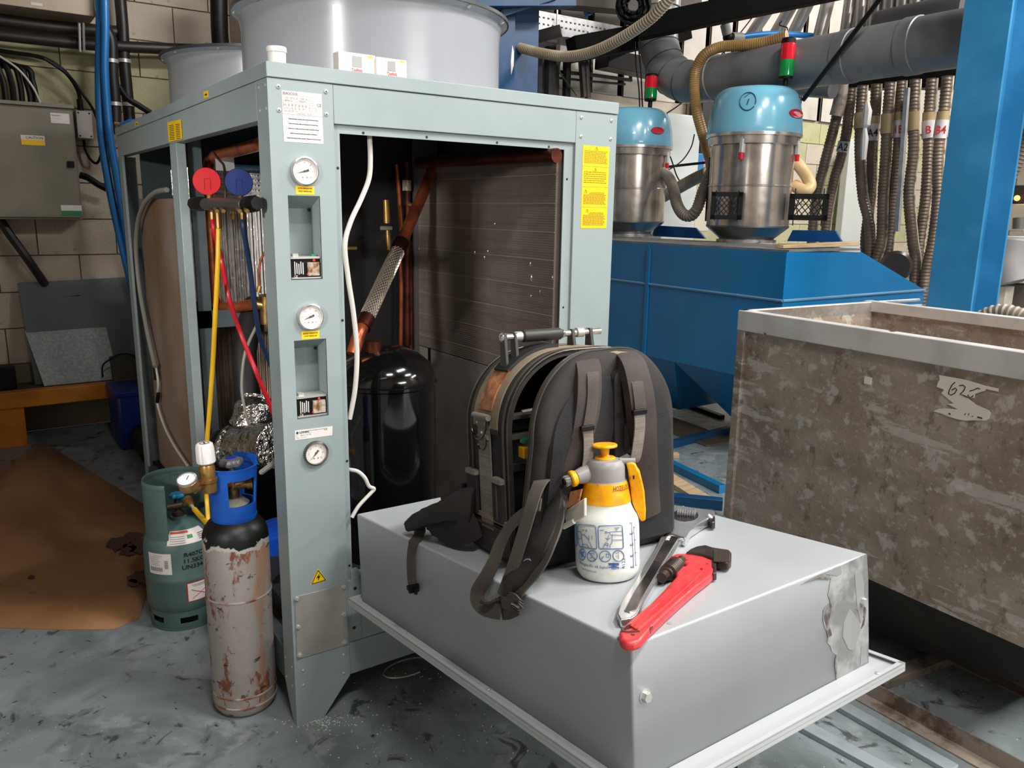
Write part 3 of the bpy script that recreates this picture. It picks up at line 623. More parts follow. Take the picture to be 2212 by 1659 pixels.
# ------------------------------------------------------------------ inside, seen through the left side
def foilbox(x0, x1, y0, y1, z0, z1, name, m, rib, lab):
    o = MB().box((x0, y0, z0), (x1, y1, z1)).build(name, mat('foil_gap_dark', (44, 40, 38), .5), ch); o['label'] = lab; q = MB()
    x = x0
    random.seed(3)
    while x < x1:
        w_ = random.uniform(.006, .012)*rib; d = random.uniform(.004, .012); q.prism([(x, y0, z0+.003), (x+w_*.5, y0-d, z0), (x+w_, y0, z0+.003)], (random.uniform(-.002, .002), 0, z1-z0-.003)); x += w_*1.22
    y = y0
    while y < y1:
        w_ = random.uniform(.008, .016)*rib; d = random.uniform(.004, .010); q.prism([(x0, y, z0+.002), (x0-d, y+w_*.5, z0), (x0, y+w_, z0+.002)], (0, 0, z1-z0-.003)); y += w_
    if rib == 1:
        for k in range(7):
            z = z1-.01-k*.021; q.prism([(x0-.012, y0-.012, z), (x0-.012, y0-.02, z-.008), (x0-.012, y0-.012, z-.014)], (x1-x0+.012, 0, random.uniform(-.008, .008)))
    q.build('foil_pleats', m, o)['kind'] = 'stuff'
foilbox(.135, .75, 1.36, 1.8, 1.19, 1.765, 'foil_insulation', FOIL, 1, 'bright pleated foil around the evaporator')
foilbox(.14, .75, 1.36, 1.8, .5, 1.125, 'plate_exchanger', FOILB, .7, 'dull ribbed lower plate exchanger')
MB().box((.06, 1.44, .25), (.1, 2.24, 1.632)).build('insulated_door', mat('beige_panel', (150, 130, 118), .55, metal=.2, c2=(120, 90, 56), scale=1.2, bump=.2, bscale=60), ch, bevel=.004)
q = MB(); A_, B_ = P(424, 690, y=1.25), P(440, 962, y=1.25)
for k in range(50):
    p = A_.lerp(B_, k/50); q.box((p.x-.022, 1.25, p.z-.005), (p.x+.02, 1.27, p.z+.0035))
q.box((A_.x-.02, 1.262, B_.z), (B_.x+.016, 1.28, A_.z)); q.build('slotted_trunking', mat('grey_trunking', (96, 94, 90), .5), ch)['label'] = 'grey slotted wiring trunking'
yc = 1.2
cp = spline([P(562, 311, y=.62), P(500, 328, y=.95), P(470, 336, y=1.12), P(455, 345, y=yc), P(449, 365, y=yc)], 6)+spline([P(449, 380, y=yc), P(450, 470, y=yc), P(456, 560, y=yc), P(460, 625, y=yc)], 4)+spline([P(462, 640, y=yc), P(470, 658, y=yc), P(488, 664, y=1.16), P(520, 662, y=1.1), P(556, 656, y=1.02)], 6)
MB().tube(cp, .0225, 16).build('copper_pipe', COPPER, ch)['label'] = 'copper pipe bending down the left side'
q = MB(); a0 = P(575, 640, y=1.0); q.tube([a0, P(577, 700, y=1.0)], .026, 16); q.tube([P(577, 700, y=1.0), P(578, 715, y=1.0)], .014, 8); q.tube([P(556, 656, y=1.02), P(575, 660, y=1.0)], .024, 14); q.tube([P(560, 640, y=1.0), P(596, 638, y=1.0)], .008, 8); q.build('brass_valve', BRASSD, ch)
q = MB(); q.tube([P(558, 632, y=1.0), P(561, 618, y=1.0)], .010, 8); q.build('small_nut', BRASS, ch)
MB().tube(spline([P(560, 620, y=1.0), P(560, 580, y=1.0), P(566, 556, y=1.0), P(578, 535, y=.98)]), .005, 8).build('capillary', COPPER, ch)
MB().tube([P(455, 358, y=1.3), P(572, 363, y=1.3)], .011, 8).build('blue_rod', mat('pale_blue_bar', (120, 170, 210), .3), ch)
q = MB(); p = P(470, 340, y=1.1); q.box((p.x-.01, 1.09, p.z-.05), (p.x+.06, 1.1, p.z+.02)); q.build('hanging_bracket', ZINC, ch)
# black lagged pipe and foil lagged pump pipes low down
MB().tube(spline([P(556, 655, y=1.15), P(540, 700, y=1.1), P(528, 760, y=1.05), P(532, 830, y=1.0), P(540, 880, y=.98)]), .05, 14).build('lagged_pipe', mat('black_foam', (20, 19, 20), .6), ch)['label'] = 'black foam lagged pipe'
q = MB(); random.seed(2); pts = [P(498, 965, y=.95), P(520, 968, y=.9), P(560, 965, y=.78), P(600, 962, y=.66)]; sp = resample(spline(pts), .012); q.tube(sp, [.088+random.uniform(-.004, .004) for _ in sp], 28); q.build('foil_lagged_pipe', mat('pipe_foil', (216, 212, 210), .15, metal=1, bump=1.0, bscale=45), ch)['label'] = 'foil lagged horizontal pipe'
q = MB(); sp = resample(spline([P(538, 925, y=.95), P(548, 900, y=.95), P(556, 872, y=.98)]), .012); q.tube(sp, [.083+random.uniform(-.004, .004) for _ in sp], 24); q.build('foil_lagged_pipe', mat('pipe_foil', (216, 212, 210), .15, metal=1, bump=1.0, bscale=45), ch)['label'] = 'foil lagged upright pipe'
q = MB(); q.lathe([(0, 0), (.085, 0), (.085, .03), (.05, .05), (0, .05)], 24, axis(P(494, 970, y=1.0), (P(494, 970, y=1.0)-P(560, 965, y=.78)))); q.build('pipe_end_cap', mat('black_foam', (20, 19, 20), .6), ch)
MB().tube(spline([P(556, 700, y=.93), P(530, 760, y=.9), P(522, 830, y=.88), P(528, 880, y=.86), P(540, 930, y=.85), P(548, 1010, y=.8)]), .006, 8).build('cable', CABLEG, ch)['label'] = 'thin grey cable on the lagged pipe'
MB().tube(spline([P(360, 410, x=.03), P(335, 416, x=.03), P(312, 440, x=.03), P(298, 480, x=.03), P(294, 540, x=.03), P(301, 620, x=.03), P(315, 700, x=.03), P(330, 770, x=.03), P(336, 792, x=.03)]), .011, 10).build('hose', CABLEG, ch)['label'] = 'grey hose curving down the rear bay'
MB().tube(spline([P(337, 792, x=.04), P(342, 830, x=.04), P(340, 870, x=.04), P(355, 920, x=.04), P(378, 965, x=.04), P(405, 1005, x=.04)]), .006, 8).build('cable', CABLE, ch)['label'] = 'thin cable low in the rear bay'
q = MB(); q.tube([P(336, 790, x=.04), P(338, 820, x=.04)], .013, 8); q.tube([P(342, 850, x=.04), P(340, 868, x=.04)], .010, 8); q.build('cable_glands', BLACK, ch)
# blue pump between cylinder and post
p = P(603, 1185, x=.2)
pump = MB(); pump.lathe([(0, -.10), (.085, -.10), (.095, -.08), (.095, .08), (.08, .1), (0, .1)], 28, axis(p, (.25, 1, 0))); 
for k in range(8): pump.lathe([(.095, -.07+.02*k), (.102, -.068+.02*k), (.102, -.064+.02*k), (.095, -.062+.02*k)], 28, axis(p, (.25, 1, 0)))
pump.build('pump_motor', mat('pump_blue', (20, 74, 176), .25), ch)['label'] = 'blue pump motor behind the post'
MB().lathe([(0, -.12), (.05, -.12), (.05, -.1), (0, -.1)], 20, axis(P(596, 1240, x=.12), (0, 1, 0))).build('pump_port', BLACK, ch)
MB().tube([P(565, 1020, x=.1), P(605, 990, x=.1)], .010, 8).build('cable', CABLE, ch)
q = MB(); q.box((.06, .25, .235), (.5, 1.0, .30)); q.build('pump_plinth', DARK, ch)
# ------------------------------------------------------------------ manifold gauge set
mx = -.03
def q2(u, v, x=mx): return P(u, v, x=x)
mg = thing('manifold_gauge_set', 'red and blue manifold gauges hung inside the chiller with three coloured hoses', 'gauge', q2(485, 440))
iM = T(-q2(485, 440))
def gb(uc, vc, m, lab):
    c = q2(uc, vc); n = (CAM-c); n.z *= .3; n.normalize(); r_ = 29/FPX*(c-CAM).dot(FW)
    g = MB().lathe([(0, -.02), (r_*.9, -.02), (r_, -.015), (r_, .012), (r_*.96, .016), (0, .0165)], 40, iM @ axis(c, n)).build('gauge', m, mg); g['label'] = lab
    fr_ = iM @ axis(c, n)
    a = MB()
    for x0, y0, x1, y1 in ((-.1, -.1, -.08, .3), (-.1, .28, .35, .3), (.33, -.5, .35, .3), (-.1, -.5, -.08, -.1)): a.box((x0*r_-.1*r_, y0*r_-.1*r_, .0165), (x1*r_-.1*r_, y1*r_-.1*r_, .0175), fr_)
    a.build('cover_outline', mat('moulded_line', (40, 20, 24), .5), g)
    return c, r_
cr, rr_ = gb(447, 392, mat('red_rubber', (204, 34, 44), .4), 'red rubber-booted high side gauge')
cb_, _ = gb(516, 394, mat('blue_rubber', (22, 46, 110), .4), 'dark blue rubber-booted low side gauge')
m0, m1 = q2(445, 441), q2(530, 442)
MB().tube([m0, m0.lerp(m1, .3), m0.lerp(m1, .6), m1], .020, 16, True, iM).build('manifold_body', mat('grey_cast_body', (74, 76, 76), .4, metal=.4), mg, bevel=.002)
for a_, b_, n_ in ((q2(416, 440), q2(445, 441), 0), (q2(532, 442), q2(556, 439), 1)):
    MB().tube([a_, a_.lerp(b_, .15), a_.lerp(b_, .7), b_], [.016, .024, .024, .018], 10, True, iM).build('handwheel', BLACK, mg)
for u, v0, v1 in ((452, 420, 428), (519, 420, 428)): MB().tube([q2(u, v0), q2(u, v1)], .008, 8, True, iM).build('neck', BRASS, mg)
for u, v in ((458, 455), (470, 455), (504, 455), (523, 455)):
    a = MB(); a.tube([q2(u, v-6), q2(u, v+8), q2(u, v+8), q2(u, v+18)], [.006, .006, .010, .009], 8, True, iM); a.build('hose_port', BRASSD, mg)
for u, v in ((463, 448), (477, 448), (512, 448), (528, 448)): MB().tube([q2(u, v), q2(u+6, v+8, mx-.03)], .006, 8, True, iM).build('schrader_port', BRASS, mg)
MB().tube(spline([q2(487, 436), q2(486, 400, -.025), q2(484, 360, -.0), q2(474, 346, .02), q2(460, 328, .03)], 6), .004, 8, True, iM).build('hanging_hook', mat('dark_wire', (70, 60, 52), .4, metal=.7), mg)
HR, HY, HBm = mat('red_hose', (190, 26, 38), .4), mat('yellow_hose', (226, 178, 30), .4), mat('navy_hose', (26, 48, 84), .4)
for m_, pts, lab in ((HR, [(459, 472, mx), (463, 500, mx), (478, 560, .0), (494, 640, .0), (520, 720, .04), (552, 800, .06), (578, 862, .1), (600, 915, .14)], 'red charging hose'),
                     (HY, [(471, 472, mx), (472, 500, mx), (470, 580, -.04), (464, 700, -.05), (460, 780, -.05), (453, 880, -.06), (447, 960, -.07), (446, 1060, -.075), (448, 1100, -.08), (450, 1130, -.085), (452, 1142, -.09)], 'yellow charging hose running to the bottles'),
                     (HBm, [(524, 472, mx), (527, 500, mx), (540, 580, .0), (550, 660, .02), (562, 730, .05), (585, 790, .1)], 'dark blue charging hose')):
    h_ = MB().tube(spline([P(u, v, x=x) for u, v, x in pts], 8), .0078, 10, True, iM).build('hose', m_, mg); h_['label'] = lab
    MB().tube([P(*pts[0][:2], x=pts[0][2])+Vector((0, 0, .02)), P(*pts[0][:2], x=pts[0][2])-Vector((0, 0, .03))], .0105, 10, True, iM).build('ferrule', BRASSD, h_)
# ------------------------------------------------------------------ rusty gas cylinder
RX, RY = -.096, .217
rf = math.atan2(CAM.y-RY, CAM.x-RX)
rc = thing('gas_cylinder', 'slim rusty grey gas cylinder with black shoulder and blue guard', 'gas cylinder', (RX, RY, 0))
rm = layered('rusty_grey_cylinder', (168, 162, 158), [((150, 142, 138), 5, .4, .65, .7, (1, 1, .6)), ((158, 92, 62), 4.5, .53, .62, .65, (1, 1, .8)), ((128, 66, 44), 11, .555, .59, .95, (1, 1, .5)), ((186, 128, 84), 8, .61, .66, .6, (1, 1, .2)), ((60, 46, 42), 16, .62, .64, .9, (1, 1, 2.2)), ((92, 62, 50), 24, .63, .65, .9, (1, 1, 1))], .42, .1, .12, 40, [((190, 186, 178), .572, 1), ((18, 18, 19), .588, 1)])
prof = [(0, .0), (.06, .0), (.085, .006), (.096, .022), (.1, .045)]+[(.1, z) for z in (.2, .4, .585)]+[(.0985, .605), (.092, .625), (.08, .642), (.064, .654), (.05, .662), (.05, .69), (0, .69)]
MB().lathe(prof, 64).build('body', rm, rc)
for z in (.405, .075, .04): MB().lathe([(.1, z-.004), (.1015, z-.002), (.1015, z+.002), (.1, z+.004)], 64).build('weld_band', mat('rust_band', (132, 72, 48), .6, c2=(168, 160, 154), scale=14, lo=.45, hi=.55), rc)
GB = mat('blue_guard', (22, 92, 190), .35, c2=(16, 78, 170), scale=8)
a = MB()
def arc(z0, z1, r0, r1, A0, A1, th=.006, n=40):
    full = A1-A0 > 359
    a.lathe([(r0-th, z0), (r0, z0), (r1, z1), (r1-th, z1), (r0-th, z0)], n, None, rf+R(A0), rf+R(A1))
    if not full:
        for A_ in (A0, A1):
            c, d = math.cos(rf+R(A_)), math.sin(rf+R(A_)); a.add([((r0-th)*c, (r0-th)*d, z0), (r0*c, r0*d, z0), (r1*c, r1*d, z1), ((r1-th)*c, (r1-th)*d, z1)], [(0, 1, 2, 3)])
arc(.655, .705, .066, .069, 0, 360, n=60); arc(.705, .79, .069, .0745, -98, -11, n=20); arc(.705, .79, .069, .0745, 70, 108, n=12); arc(.705, .79, .069, .0745, 150, 172, n=12)
arc(.79, .815, .0745, .0765, -98, 172, n=50); arc(.815, .825, .0765, .079, -98, 172, .009, 50); arc(.815, .84, .078, .08, 105, 172, n=20); arc(.652, .662, .067, .069, 0, 360, .008, 60)
a.build('valve_guard', GB, rc)
MB().lathe([(.0, .69), (.045, .69), (.048, .70), (.03, .715), (0, .72)], 32).build('neck_ring', mat('worn_neck', (150, 144, 136), .5, metal=.4), rc)
a = MB(); a.lathe([(.018, .70), (.02, .71), (.02, .745), (.014, .75), (.014, .80), (0, .80)], 16); a.tube([(0, 0, .755), (.052, -.02, .758)], .0125, 12); a.tube([(.04, -.016, .757), (.056, -.0215, .758)], [.016, .016], 12); a.tube([(0, 0, .76), (-.045, -.01, .77)], .012, 12); a.build('valve', BRASSD, rc)
hw = MB()
n_ = 64; pr = [(0, .822), (.031, .822), (.034, .828), (.034, .835), (.03, .842), (.018, .845), (0, .845)]; vs = []
for r_, z in pr:
    for j in range(n_): th = 2*math.pi*j/n_; k = 1+.1*math.cos(6*th)*(r_ > .02); vs.append((r_*k*math.cos(th), r_*k*math.sin(th), z))
hw.add(vs, [(i*n_+j, i*n_+(j+1) % n_, (i+1)*n_+(j+1) % n_, (i+1)*n_+j) for i in range(len(pr)-1) for j in range(n_)]); hw.lathe([(.008, .80), (.008, .822)], 10)
h_ = hw.build('handwheel', mat('grey_cast', (122, 120, 124), .3, metal=.3), rc)
MB().lathe([(0, .8468), (.016, .8462), (.017, .844)], 24).build('blue_disc', mat('disc_blue', (30, 60, 200), .4), h_)
# regulator on it
rg = thing('pressure_regulator', 'brass regulator with white knob and small dial on the rusty cylinder', 'regulator', P(448, 1040, y=.17))
iR = T(-P(448, 1040, y=.17)); W_ = lambda u, v, y=.17: P(u, v, y=y)
k0, k1 = W_(446, 1000), W_(441, 957); n_ = 72; vs = []; d_ = (k1-k0); L_ = d_.length; Mk = iR @ axis(k0, d_)
prk = [(0, 0), (.024, 0), (.027, .004), (.0275, L_*.25), (.026, L_*.8), (.024, L_*.95), (.02, L_), (0, L_)]
for r_, z in prk:
    for j in range(n_):
        th = 2*math.pi*j/n_; k = 1-.07*(1 if math.cos(9*th) > .55 else 0)*(.1 < z/L_ < .97); vs.append((r_*k*math.cos(th), r_*k*math.sin(th), z))
MB().add(vs, [(i*n_+j, i*n_+(j+1) % n_, (i+1)*n_+(j+1) % n_, (i+1)*n_+j) for i in range(len(prk)-1) for j in range(n_)], Mk).build('knob', mat('knob_white', (222, 218, 216), .35), rg, ang=25)
a = MB(); 
for r0, r1, z0, z1 in ((0, .013, L_+.0005, L_+.0006),): a.ring(.012, .0135, L_+.0003, L_+.001, 24, Mk); a.box((-.008, -.002, L_+.0003), (.008, .002, L_+.001), Mk)
a.build('knob_mark', INK, rg)
b0, b1 = W_(452, 1062), W_(446, 1003); Mb = iR @ axis(b0, b1-b0); Lb = (b1-b0).length
MB().lathe([(0, 0), (.021, 0), (.024, .006), (.024, Lb*.35), (.027, Lb*.38), (.027, Lb*.5), (.023, Lb*.52), (.0225, Lb*.9), (.02, Lb), (0, Lb)], 28, Mb).build('body', BRASS, rg)
g0 = W_(409, 1052, .13); ax = Vector((-.25, -.35, .9)); Mg = iR @ axis(g0, ax)
g_ = MB().lathe([(0, 0), (.027, 0), (.0285, .004), (.0285, .026), (.027, .028)], 32, Mg).build('gauge_body', BRASS, rg)
MB().lathe([(.025, .028), (.0285, .028), (.0285, .033), (.026, .034), (.025, .032)], 32, Mg).build('rim', CHROME, g_); MB().lathe([(0, .0305), (.026, .0305)], 32, Mg).build('dial', DIAL, g_)
a = MB(); a.box((-.001, -.002, .0308), (.001, .016, .0315), Mg)
for k in range(20): th = R(k*15-60); a.box((.02, -.0003, .0308), (.023, .0003, .0312), Mg @ Matrix.Rotation(th, 4, 'Z'))
a.build('scale_marks', INK, g_)
a = MB(); a.tube([W_(424, 1048, .14), W_(440, 1046)], .009, 10, True, iR); a.tube([W_(440, 1050), W_(426, 1060, .12), W_(421, 1063, .11)], [.009, .008, .006], 8, True, iR); a.tube([W_(452, 1045), Vector((RX-.02, RY, .772))], .011, 10, True, iR); a.build('fitting', BRASSD, rg)
# ------------------------------------------------------------------ refrigerant bottles
GM = layered('bottle_green', (82, 106, 104), [((74, 97, 95), 5, .4, .6, .8, (1, 1, 1)), ((60, 76, 72), 14, .62, .66, .7, (1, 1, 1)), ((140, 150, 146), 20, .69, .7, .6, (1, 1, .4))], .42, 0, .05, 60)
def bottle(x, y, lab, r=.135, detail=True, grp=None, rot=0, hs=0):
    f0 = math.atan2(CAM.y-y, CAM.x-x)
    b = thing('refrigerant_bottle', lab, 'gas bottle', (x, y, 0))
    pr = [(0, .05), (r*.6, .052), (r*.85, .062), (r*.97, .085), (r, .12), (r, .196), (r*1.012, .2), (r*1.012, .212), (r, .216), (r, .30), (r*.985, .33), (r*.93, .357), (r*.82, .38), (r*.62, .398), (r*.35, .41), (.03, .414), (.03, .425), (0, .425)]
    MB().lathe(pr, 64).build('body', GM, b)
    q = MB(); q.ring(r*.90, r*.925, 0, .028, 48); q.ring(r*.90, r*.925, .052, .075, 48)
    for k in range(6): c = f0+R(60*k+20); q.ring(r*.90, r*.925, .026, .054, 6, None, c, c+R(30))
    q.ring(r*.88, r*.95, -.0, .008, 48); q.build('foot_ring', GM, b)
    q = MB(); s0, s1 = f0+R(58+rot), f0+R(340+rot)
    q.ring(r*.86, r*.89, .36, .565-hs, 48, None, s0, s1); q.lathe([(r*.86, .565-hs), (r*.84, .572-hs), (r*.85, .582-hs), (r*.88, .585-hs), (r*.905, .578-hs), (r*.9, .566-hs)], 48, None, s0, s1); q.build('collar', GM, b)
    return b, f0
gb_, gf = bottle(-.121, .93, 'green refrigerant bottle standing behind the rusty cylinder')
a = MB(); a.lathe([(0, .42), (.022, .42), (.022, .44), (.012, .445), (.012, .50), (0, .50)], 14); a.tube([(-.04, -.005, .465), (.03, -.012, .468)], .012, 10); a.tube([(.02, -.02, .47), (.05, -.04, .485)], .011, 10); a.build('valve', mat('dull_bronze', (92, 76, 66), .5, metal=.7), gb_)
hw = MB(); n_ = 40; vs = []
for r_, z in ((0, .498), (.022, .498), (.027, .503), (.027, .51), (.022, .515), (0, .515)):
    for j in range(n_): th = 2*math.pi*j/n_; k = 1+.1*math.cos(8*th); vs.append((r_*k*math.cos(th), r_*k*math.sin(th), z))
hw.add(vs, [(i*n_+j, i*n_+(j+1) % n_, (i+1)*n_+(j+1) % n_, (i+1)*n_+j) for i in range(5) for j in range(n_)]); hw.build('handwheel', mat('sky_blue_plastic', (40, 130, 180), .4), gb_)
hp0 = P(404, 1078, y=.86); hp1 = P(414, 1092, y=.82)
hs_ = thing('service_hose', 'short yellow hose screwed to the green bottle valve', 'hose', hp0); iH = T(-hp0)
MB().tube([hp0, hp0.lerp(hp1, .4), hp0.lerp(hp1, .4), hp1], [.017, .017, .012, .010], 10, True, iH).build('brass_nut', BRASS, hs_)
MB().tube([hp1, P(420, 1100, y=.8)], .006, 8, True, iH).build('ferrule', ZINC, hs_)
MB().tube(spline([P(420, 1100, y=.8), P(434, 1116, y=.7), P(450, 1133, y=.55)]), .0095, 10, True, iH).build('hose', HY, hs_)
r_ = .135
def arcbox(mb, r, z0, z1, A0, A1, n=10, f=None): # sticker patch on a cylinder
    f = gf if f is None else f; vs = []
    for k in range(n+1):
        th = f+R(A0+(A1-A0)*k/n); vs += [(r*math.cos(th), r*math.sin(th), z0), (r*math.cos(th), r*math.sin(th), z1)]
    mb.add(vs, [(2*k, 2*k+2, 2*k+3, 2*k+1) for k in range(n)])
s = MB(); arcbox(s, r_+.0008, .238, .322, -57, -16); s = s.build('sticker', LABELW, gb_); s['label'] = 'white barcode sticker'
a = MB()
for k in range(18): arcbox(a, r_+.0013, .25, .266, -54+k*1.3, -54+k*1.3+(.8 if k % 3 else .4), 1)
for k in range(12): arcbox(a, r_+.0013, .262+k*.0028, .262+k*.0028+(.0016 if k % 3 else .001), -27, -21, 2)
for k in range(6): arcbox(a, r_+.0013, .312-k*.0075, .3133-k*.0075, -52+(k == 0)*6, -38+(k % 2)*3+(k == 0)*8, 3)
a.build('lettering', INKG, s)
a = MB()
for k, (l, z) in enumerate((('R407C', .304), ('11.5KG', .279), ('UN3340', .254))): text(a, l, .023, T(0, 0, 0), sx=1.15, bold=.0005, fn=wrapf(r_+.001, gf+R(3-k*2), z))
a.build('stencil_lettering', INK, gb_)
s = MB(); arcbox(s, r_+.0008, .118, .196, 4, 52); s = s.build('sticker', mat('sticker_red', (200, 40, 44), .5), gb_); s['label'] = 'red framed no-refill sticker'
a = MB(); arcbox(a, r_+.0012, .121, .193, 5.5, 50.5); a.build('white_field', LABELW, s)
a = MB(); arcbox(a, r_+.0017, .135, .168, 33, 42, 4); arcbox(a, r_+.0017, .168, .172, 35, 40, 3); arcbox(a, r_+.0017, .172, .178, 36, 39, 3)
for k in range(3): arcbox(a, r_+.0016, .186-k*.004, .1873-k*.004, 10+k*2, 40-k, 5)
a.build('bottle_pictogram', INK, s)
a = MB(); fn = wrapf(r_+.002, gf, 0)
for A_, B_ in (((.025, .168), (.095, .132)), ((.028, .13), (.098, .172))):
    pts = [fn(A_[0]+(B_[0]-A_[0])*k/6, A_[1]+(B_[1]-A_[1])*k/6) for k in range(7)]; a.tube(pts, .0011, 5)
a.build('red_cross', INKR, s)
def dome_r(z): # shoulder radius
    pts = [(.30, r_), (.33, r_*.985), (.357, r_*.93), (.38, r_*.82), (.398, r_*.62)]
    for (z0, q0), (z1, q1) in zip(pts, pts[1:]):
        if z0 <= z <= z1: return q0+(q1-q0)*(z-z0)/(z1-z0)
    return r_*.62
def dome_patch(mb, z0, z1, A0, A1, off):
    vs = []; N = 8; K = 5
    for i in range(N+1):
        for j in range(K+1):
            th = gf+R(A0+(A1-A0)*i/N); z = z0+(z1-z0)*j/K; rr = dome_r(z)+off; vs.append((rr*math.cos(th), rr*math.sin(th), z+off))
    mb.add(vs, [(i*(K+1)+j, (i+1)*(K+1)+j, (i+1)*(K+1)+j+1, i*(K+1)+j+1) for i in range(N) for j in range(K)])
s = MB(); dome_patch(s, .35, .394, -22, 48, .0012); s = s.build('sticker', LABELW, gb_); s['label'] = 'curved hazard label on the shoulder'
a = MB(); dome_patch(a, .386, .392, -20, 16, .002); a.build('red_band', mat('label_orange', (196, 88, 62), .5), s)
a = MB(); [dome_patch(a, .356+.007*k, .3575+.007*k, -18, 8, .002) for k in range(4)]; [dome_patch(a, .358+.006*k, .361+.006*k, 32, 46, .002) for k in range(4)]; a.build('lettering', INKG, s)
a = MB(); dome_patch(a, .368, .38, 12, 22, .002); a.build('green_mark', mat('label_green', (30, 130, 70), .5), s)
# bottle carrying the hood
p = P(1600, 1650, z=.55)
hb_, _ = bottle(.445, -1.32, 'green refrigerant bottle propping the near end of the loose grey hood', r=.13, rot=120, hs=.046)
MB().lathe([(0, .42), (.02, .42), (.02, .5), (0, .5)], 12).build('valve', BRASSD, hb_)
# ------------------------------------------------------------------ left background: cardboard, bench, panels
g = []
rows = [[P(-260, 1300, z=.004), P(0, 1355, z=.004), P(130, 1359, z=.004), P(245, 1358, z=.004), P(300, 1335, z=.004)],
        [P(-260, 1240, z=.005), P(0, 1290, z=.02), P(120, 1290, z=.02), P(225, 1285, z=.016), P(320, 1268, z=.006)],
        [P(-260, 1190, z=.006), P(0, 1215, z=.01), P(110, 1210, z=.01), P(215, 1195, z=.008), P(345, 1180, z=.006)],
        [P(-260, 1130, z=.05), P(0, 1140, z=.08), P(105, 1120, z=.08), P(185, 1130, z=.03), P(340, 1140, z=.006)],
        [P(-260, 1080, z=.14), P(0, 1075, z=.2), P(100, 1050, z=.2), P(170, 1070, z=.08), P(330, 1101, z=.006)],
        [P(-260, 1060, y=2.75), P(0, 1018, y=2.75), P(80, 962, y=2.8), P(112, 966, y=2.78), P(247, 1099, z=.012)]]
vs = [v for r in rows for v in r]; m_ = MB(); m_.add(vs, [(i*5+j, i*5+j+1, (i+1)*5+j+1, (i+1)*5+j) for i in range(5) for j in range(4)])
o = m_.build('cardboard_sheet', CARD, None, ang=60); tag(o, 'large flattened brown cardboard sheet curling up on the floor', 'cardboard'); md = o.modifiers.new('th', 'SOLIDIFY'); md.thickness = .005; md.offset = 1
random.seed(5)
for (u, v, s_) in ((255, 1178, 1), (290, 1165, .8), (275, 1190, .7), (300, 1185, .8), (305, 1250, .8), (288, 1262, .4), (68, 1250, .25)):
    c = P(u, v, z=.012); n_ = 14; MB().add([c+Vector((math.cos(2*math.pi*k/n_)*.05*s_*random.uniform(.6, 1.4), math.sin(2*math.pi*k/n_)*.09*s_*random.uniform(.6, 1.4), .006)) for k in range(n_)], [tuple(range(n_))]).build('torn_patch', mat('torn_card', (86, 62, 46), .8), o)

bn = thing('steel_bench', 'low orange steel racking beam bench along the back wall', 'bench', (0, 0, 0))
MB().box((-2.2, 3.88, .27), (.62, 3.96, .38)).build('beam', BEAMO, bn, bevel=.006)
MB().box((-2.2, 3.96, .33), (.62, 4.24, .37)).build('shelf', mat('brown_board', (70, 54, 40), .7), bn)
MB().box((-2.2, 3.9, 0), (-.46, 4.0, .27)).build('leg', BEAMO, bn, bevel=.004); MB().box((.5, 3.9, 0), (.58, 4.0, .27)).build('leg', BEAMO, bn, bevel=.004)
zb = .372
q = [P(38, 612, y=4.22), P(283, 598, y=4.22), P(300, 838, y=4.06), P(68, 842, y=4.06)]
o = MB().prism([(q[0].x, 4.25, q[0].z), (q[1].x+.1, 4.25, q[1].z), (q[1].x+.1, 4.12, zb), (q[0].x+.03, 4.12, zb)], (0, -.012, 0)).build('steel_sheet', GREYP, None, bevel=.002); tag(o, 'large dark grey steel panel with a slot leaning on the wall', 'panel')
c1, c2_ = P(122, 642, y=4.22), P(176, 655, y=4.21); MB().prism([(c1.x, 4.222, c1.z), (c2_.x, 4.222, c1.z+.01), (c2_.x, 4.218, c2_.z+.005), (c1.x, 4.218, c2_.z)], (0, -.004, 0)).build('slot', mat('slot_dark', (24, 14, 16), .7), o)
a_, b_ = P(54, 716, y=4.15), P(230, 704, y=4.15)
o = MB().prism([(a_.x, 4.19, a_.z), (b_.x, 4.19, b_.z), (b_.x+.03, 4.05, zb), (a_.x+.07, 4.05, zb)], (0, -.01, 0)).build('speckled_board', SPECK, None, bevel=.001); tag(o, 'pale speckled board leaning in front of the dark steel panel', 'board')
p = P(265, 790, y=4.0)
o = MB().box((p.x-.07, 3.97, zb), (p.x+.1, 4.1, zb+.16)).build('small_box', mat('box_dim', (70, 70, 60), .6), None, bevel=.004); tag(o, 'small dark box on the bench beside the speckled board', 'box')
o = MB().tube(spline([P(222, 815, y=3.95), P(222, 790, y=3.95), P(240, 775, y=3.95), P(262, 765, y=3.95), P(290, 770, y=3.95), Vector((P(300, 800, y=3.95)))]), .006, 8).build('loose_wire', BLACK); tag(o, 'thin black wire looping over the small box on the bench', 'wire')
o = MB().box((P(0, 770, y=4.1).x-.25, 4.02, zb), (P(32, 800, y=4.1).x, 4.16, P(0, 790, y=4.1).z)).build('black_machine_box', BLACK, None, bevel=.01); tag(o, 'black equipment box at the left end of the bench', 'box')
p0, p1 = P(243, 842, y=3.6), P(300, 935, y=3.6)
bx = thing('blue_crate', 'dark blue plastic crate under the end of the bench', 'crate', (0, 0, 0))
MB().box((p0.x, 3.45, 0), (p0.x+.6, 3.84, p0.z)).build('tub', mat('crate_blue', (20, 40, 120), .4), bx, bevel=.02)
MB().box((p0.x-.01, 3.44, p0.z-.03), (p0.x+.61, 3.85, p0.z+.01)).build('rim', mat('crate_blue', (20, 40, 120), .4), bx, bevel=.008)
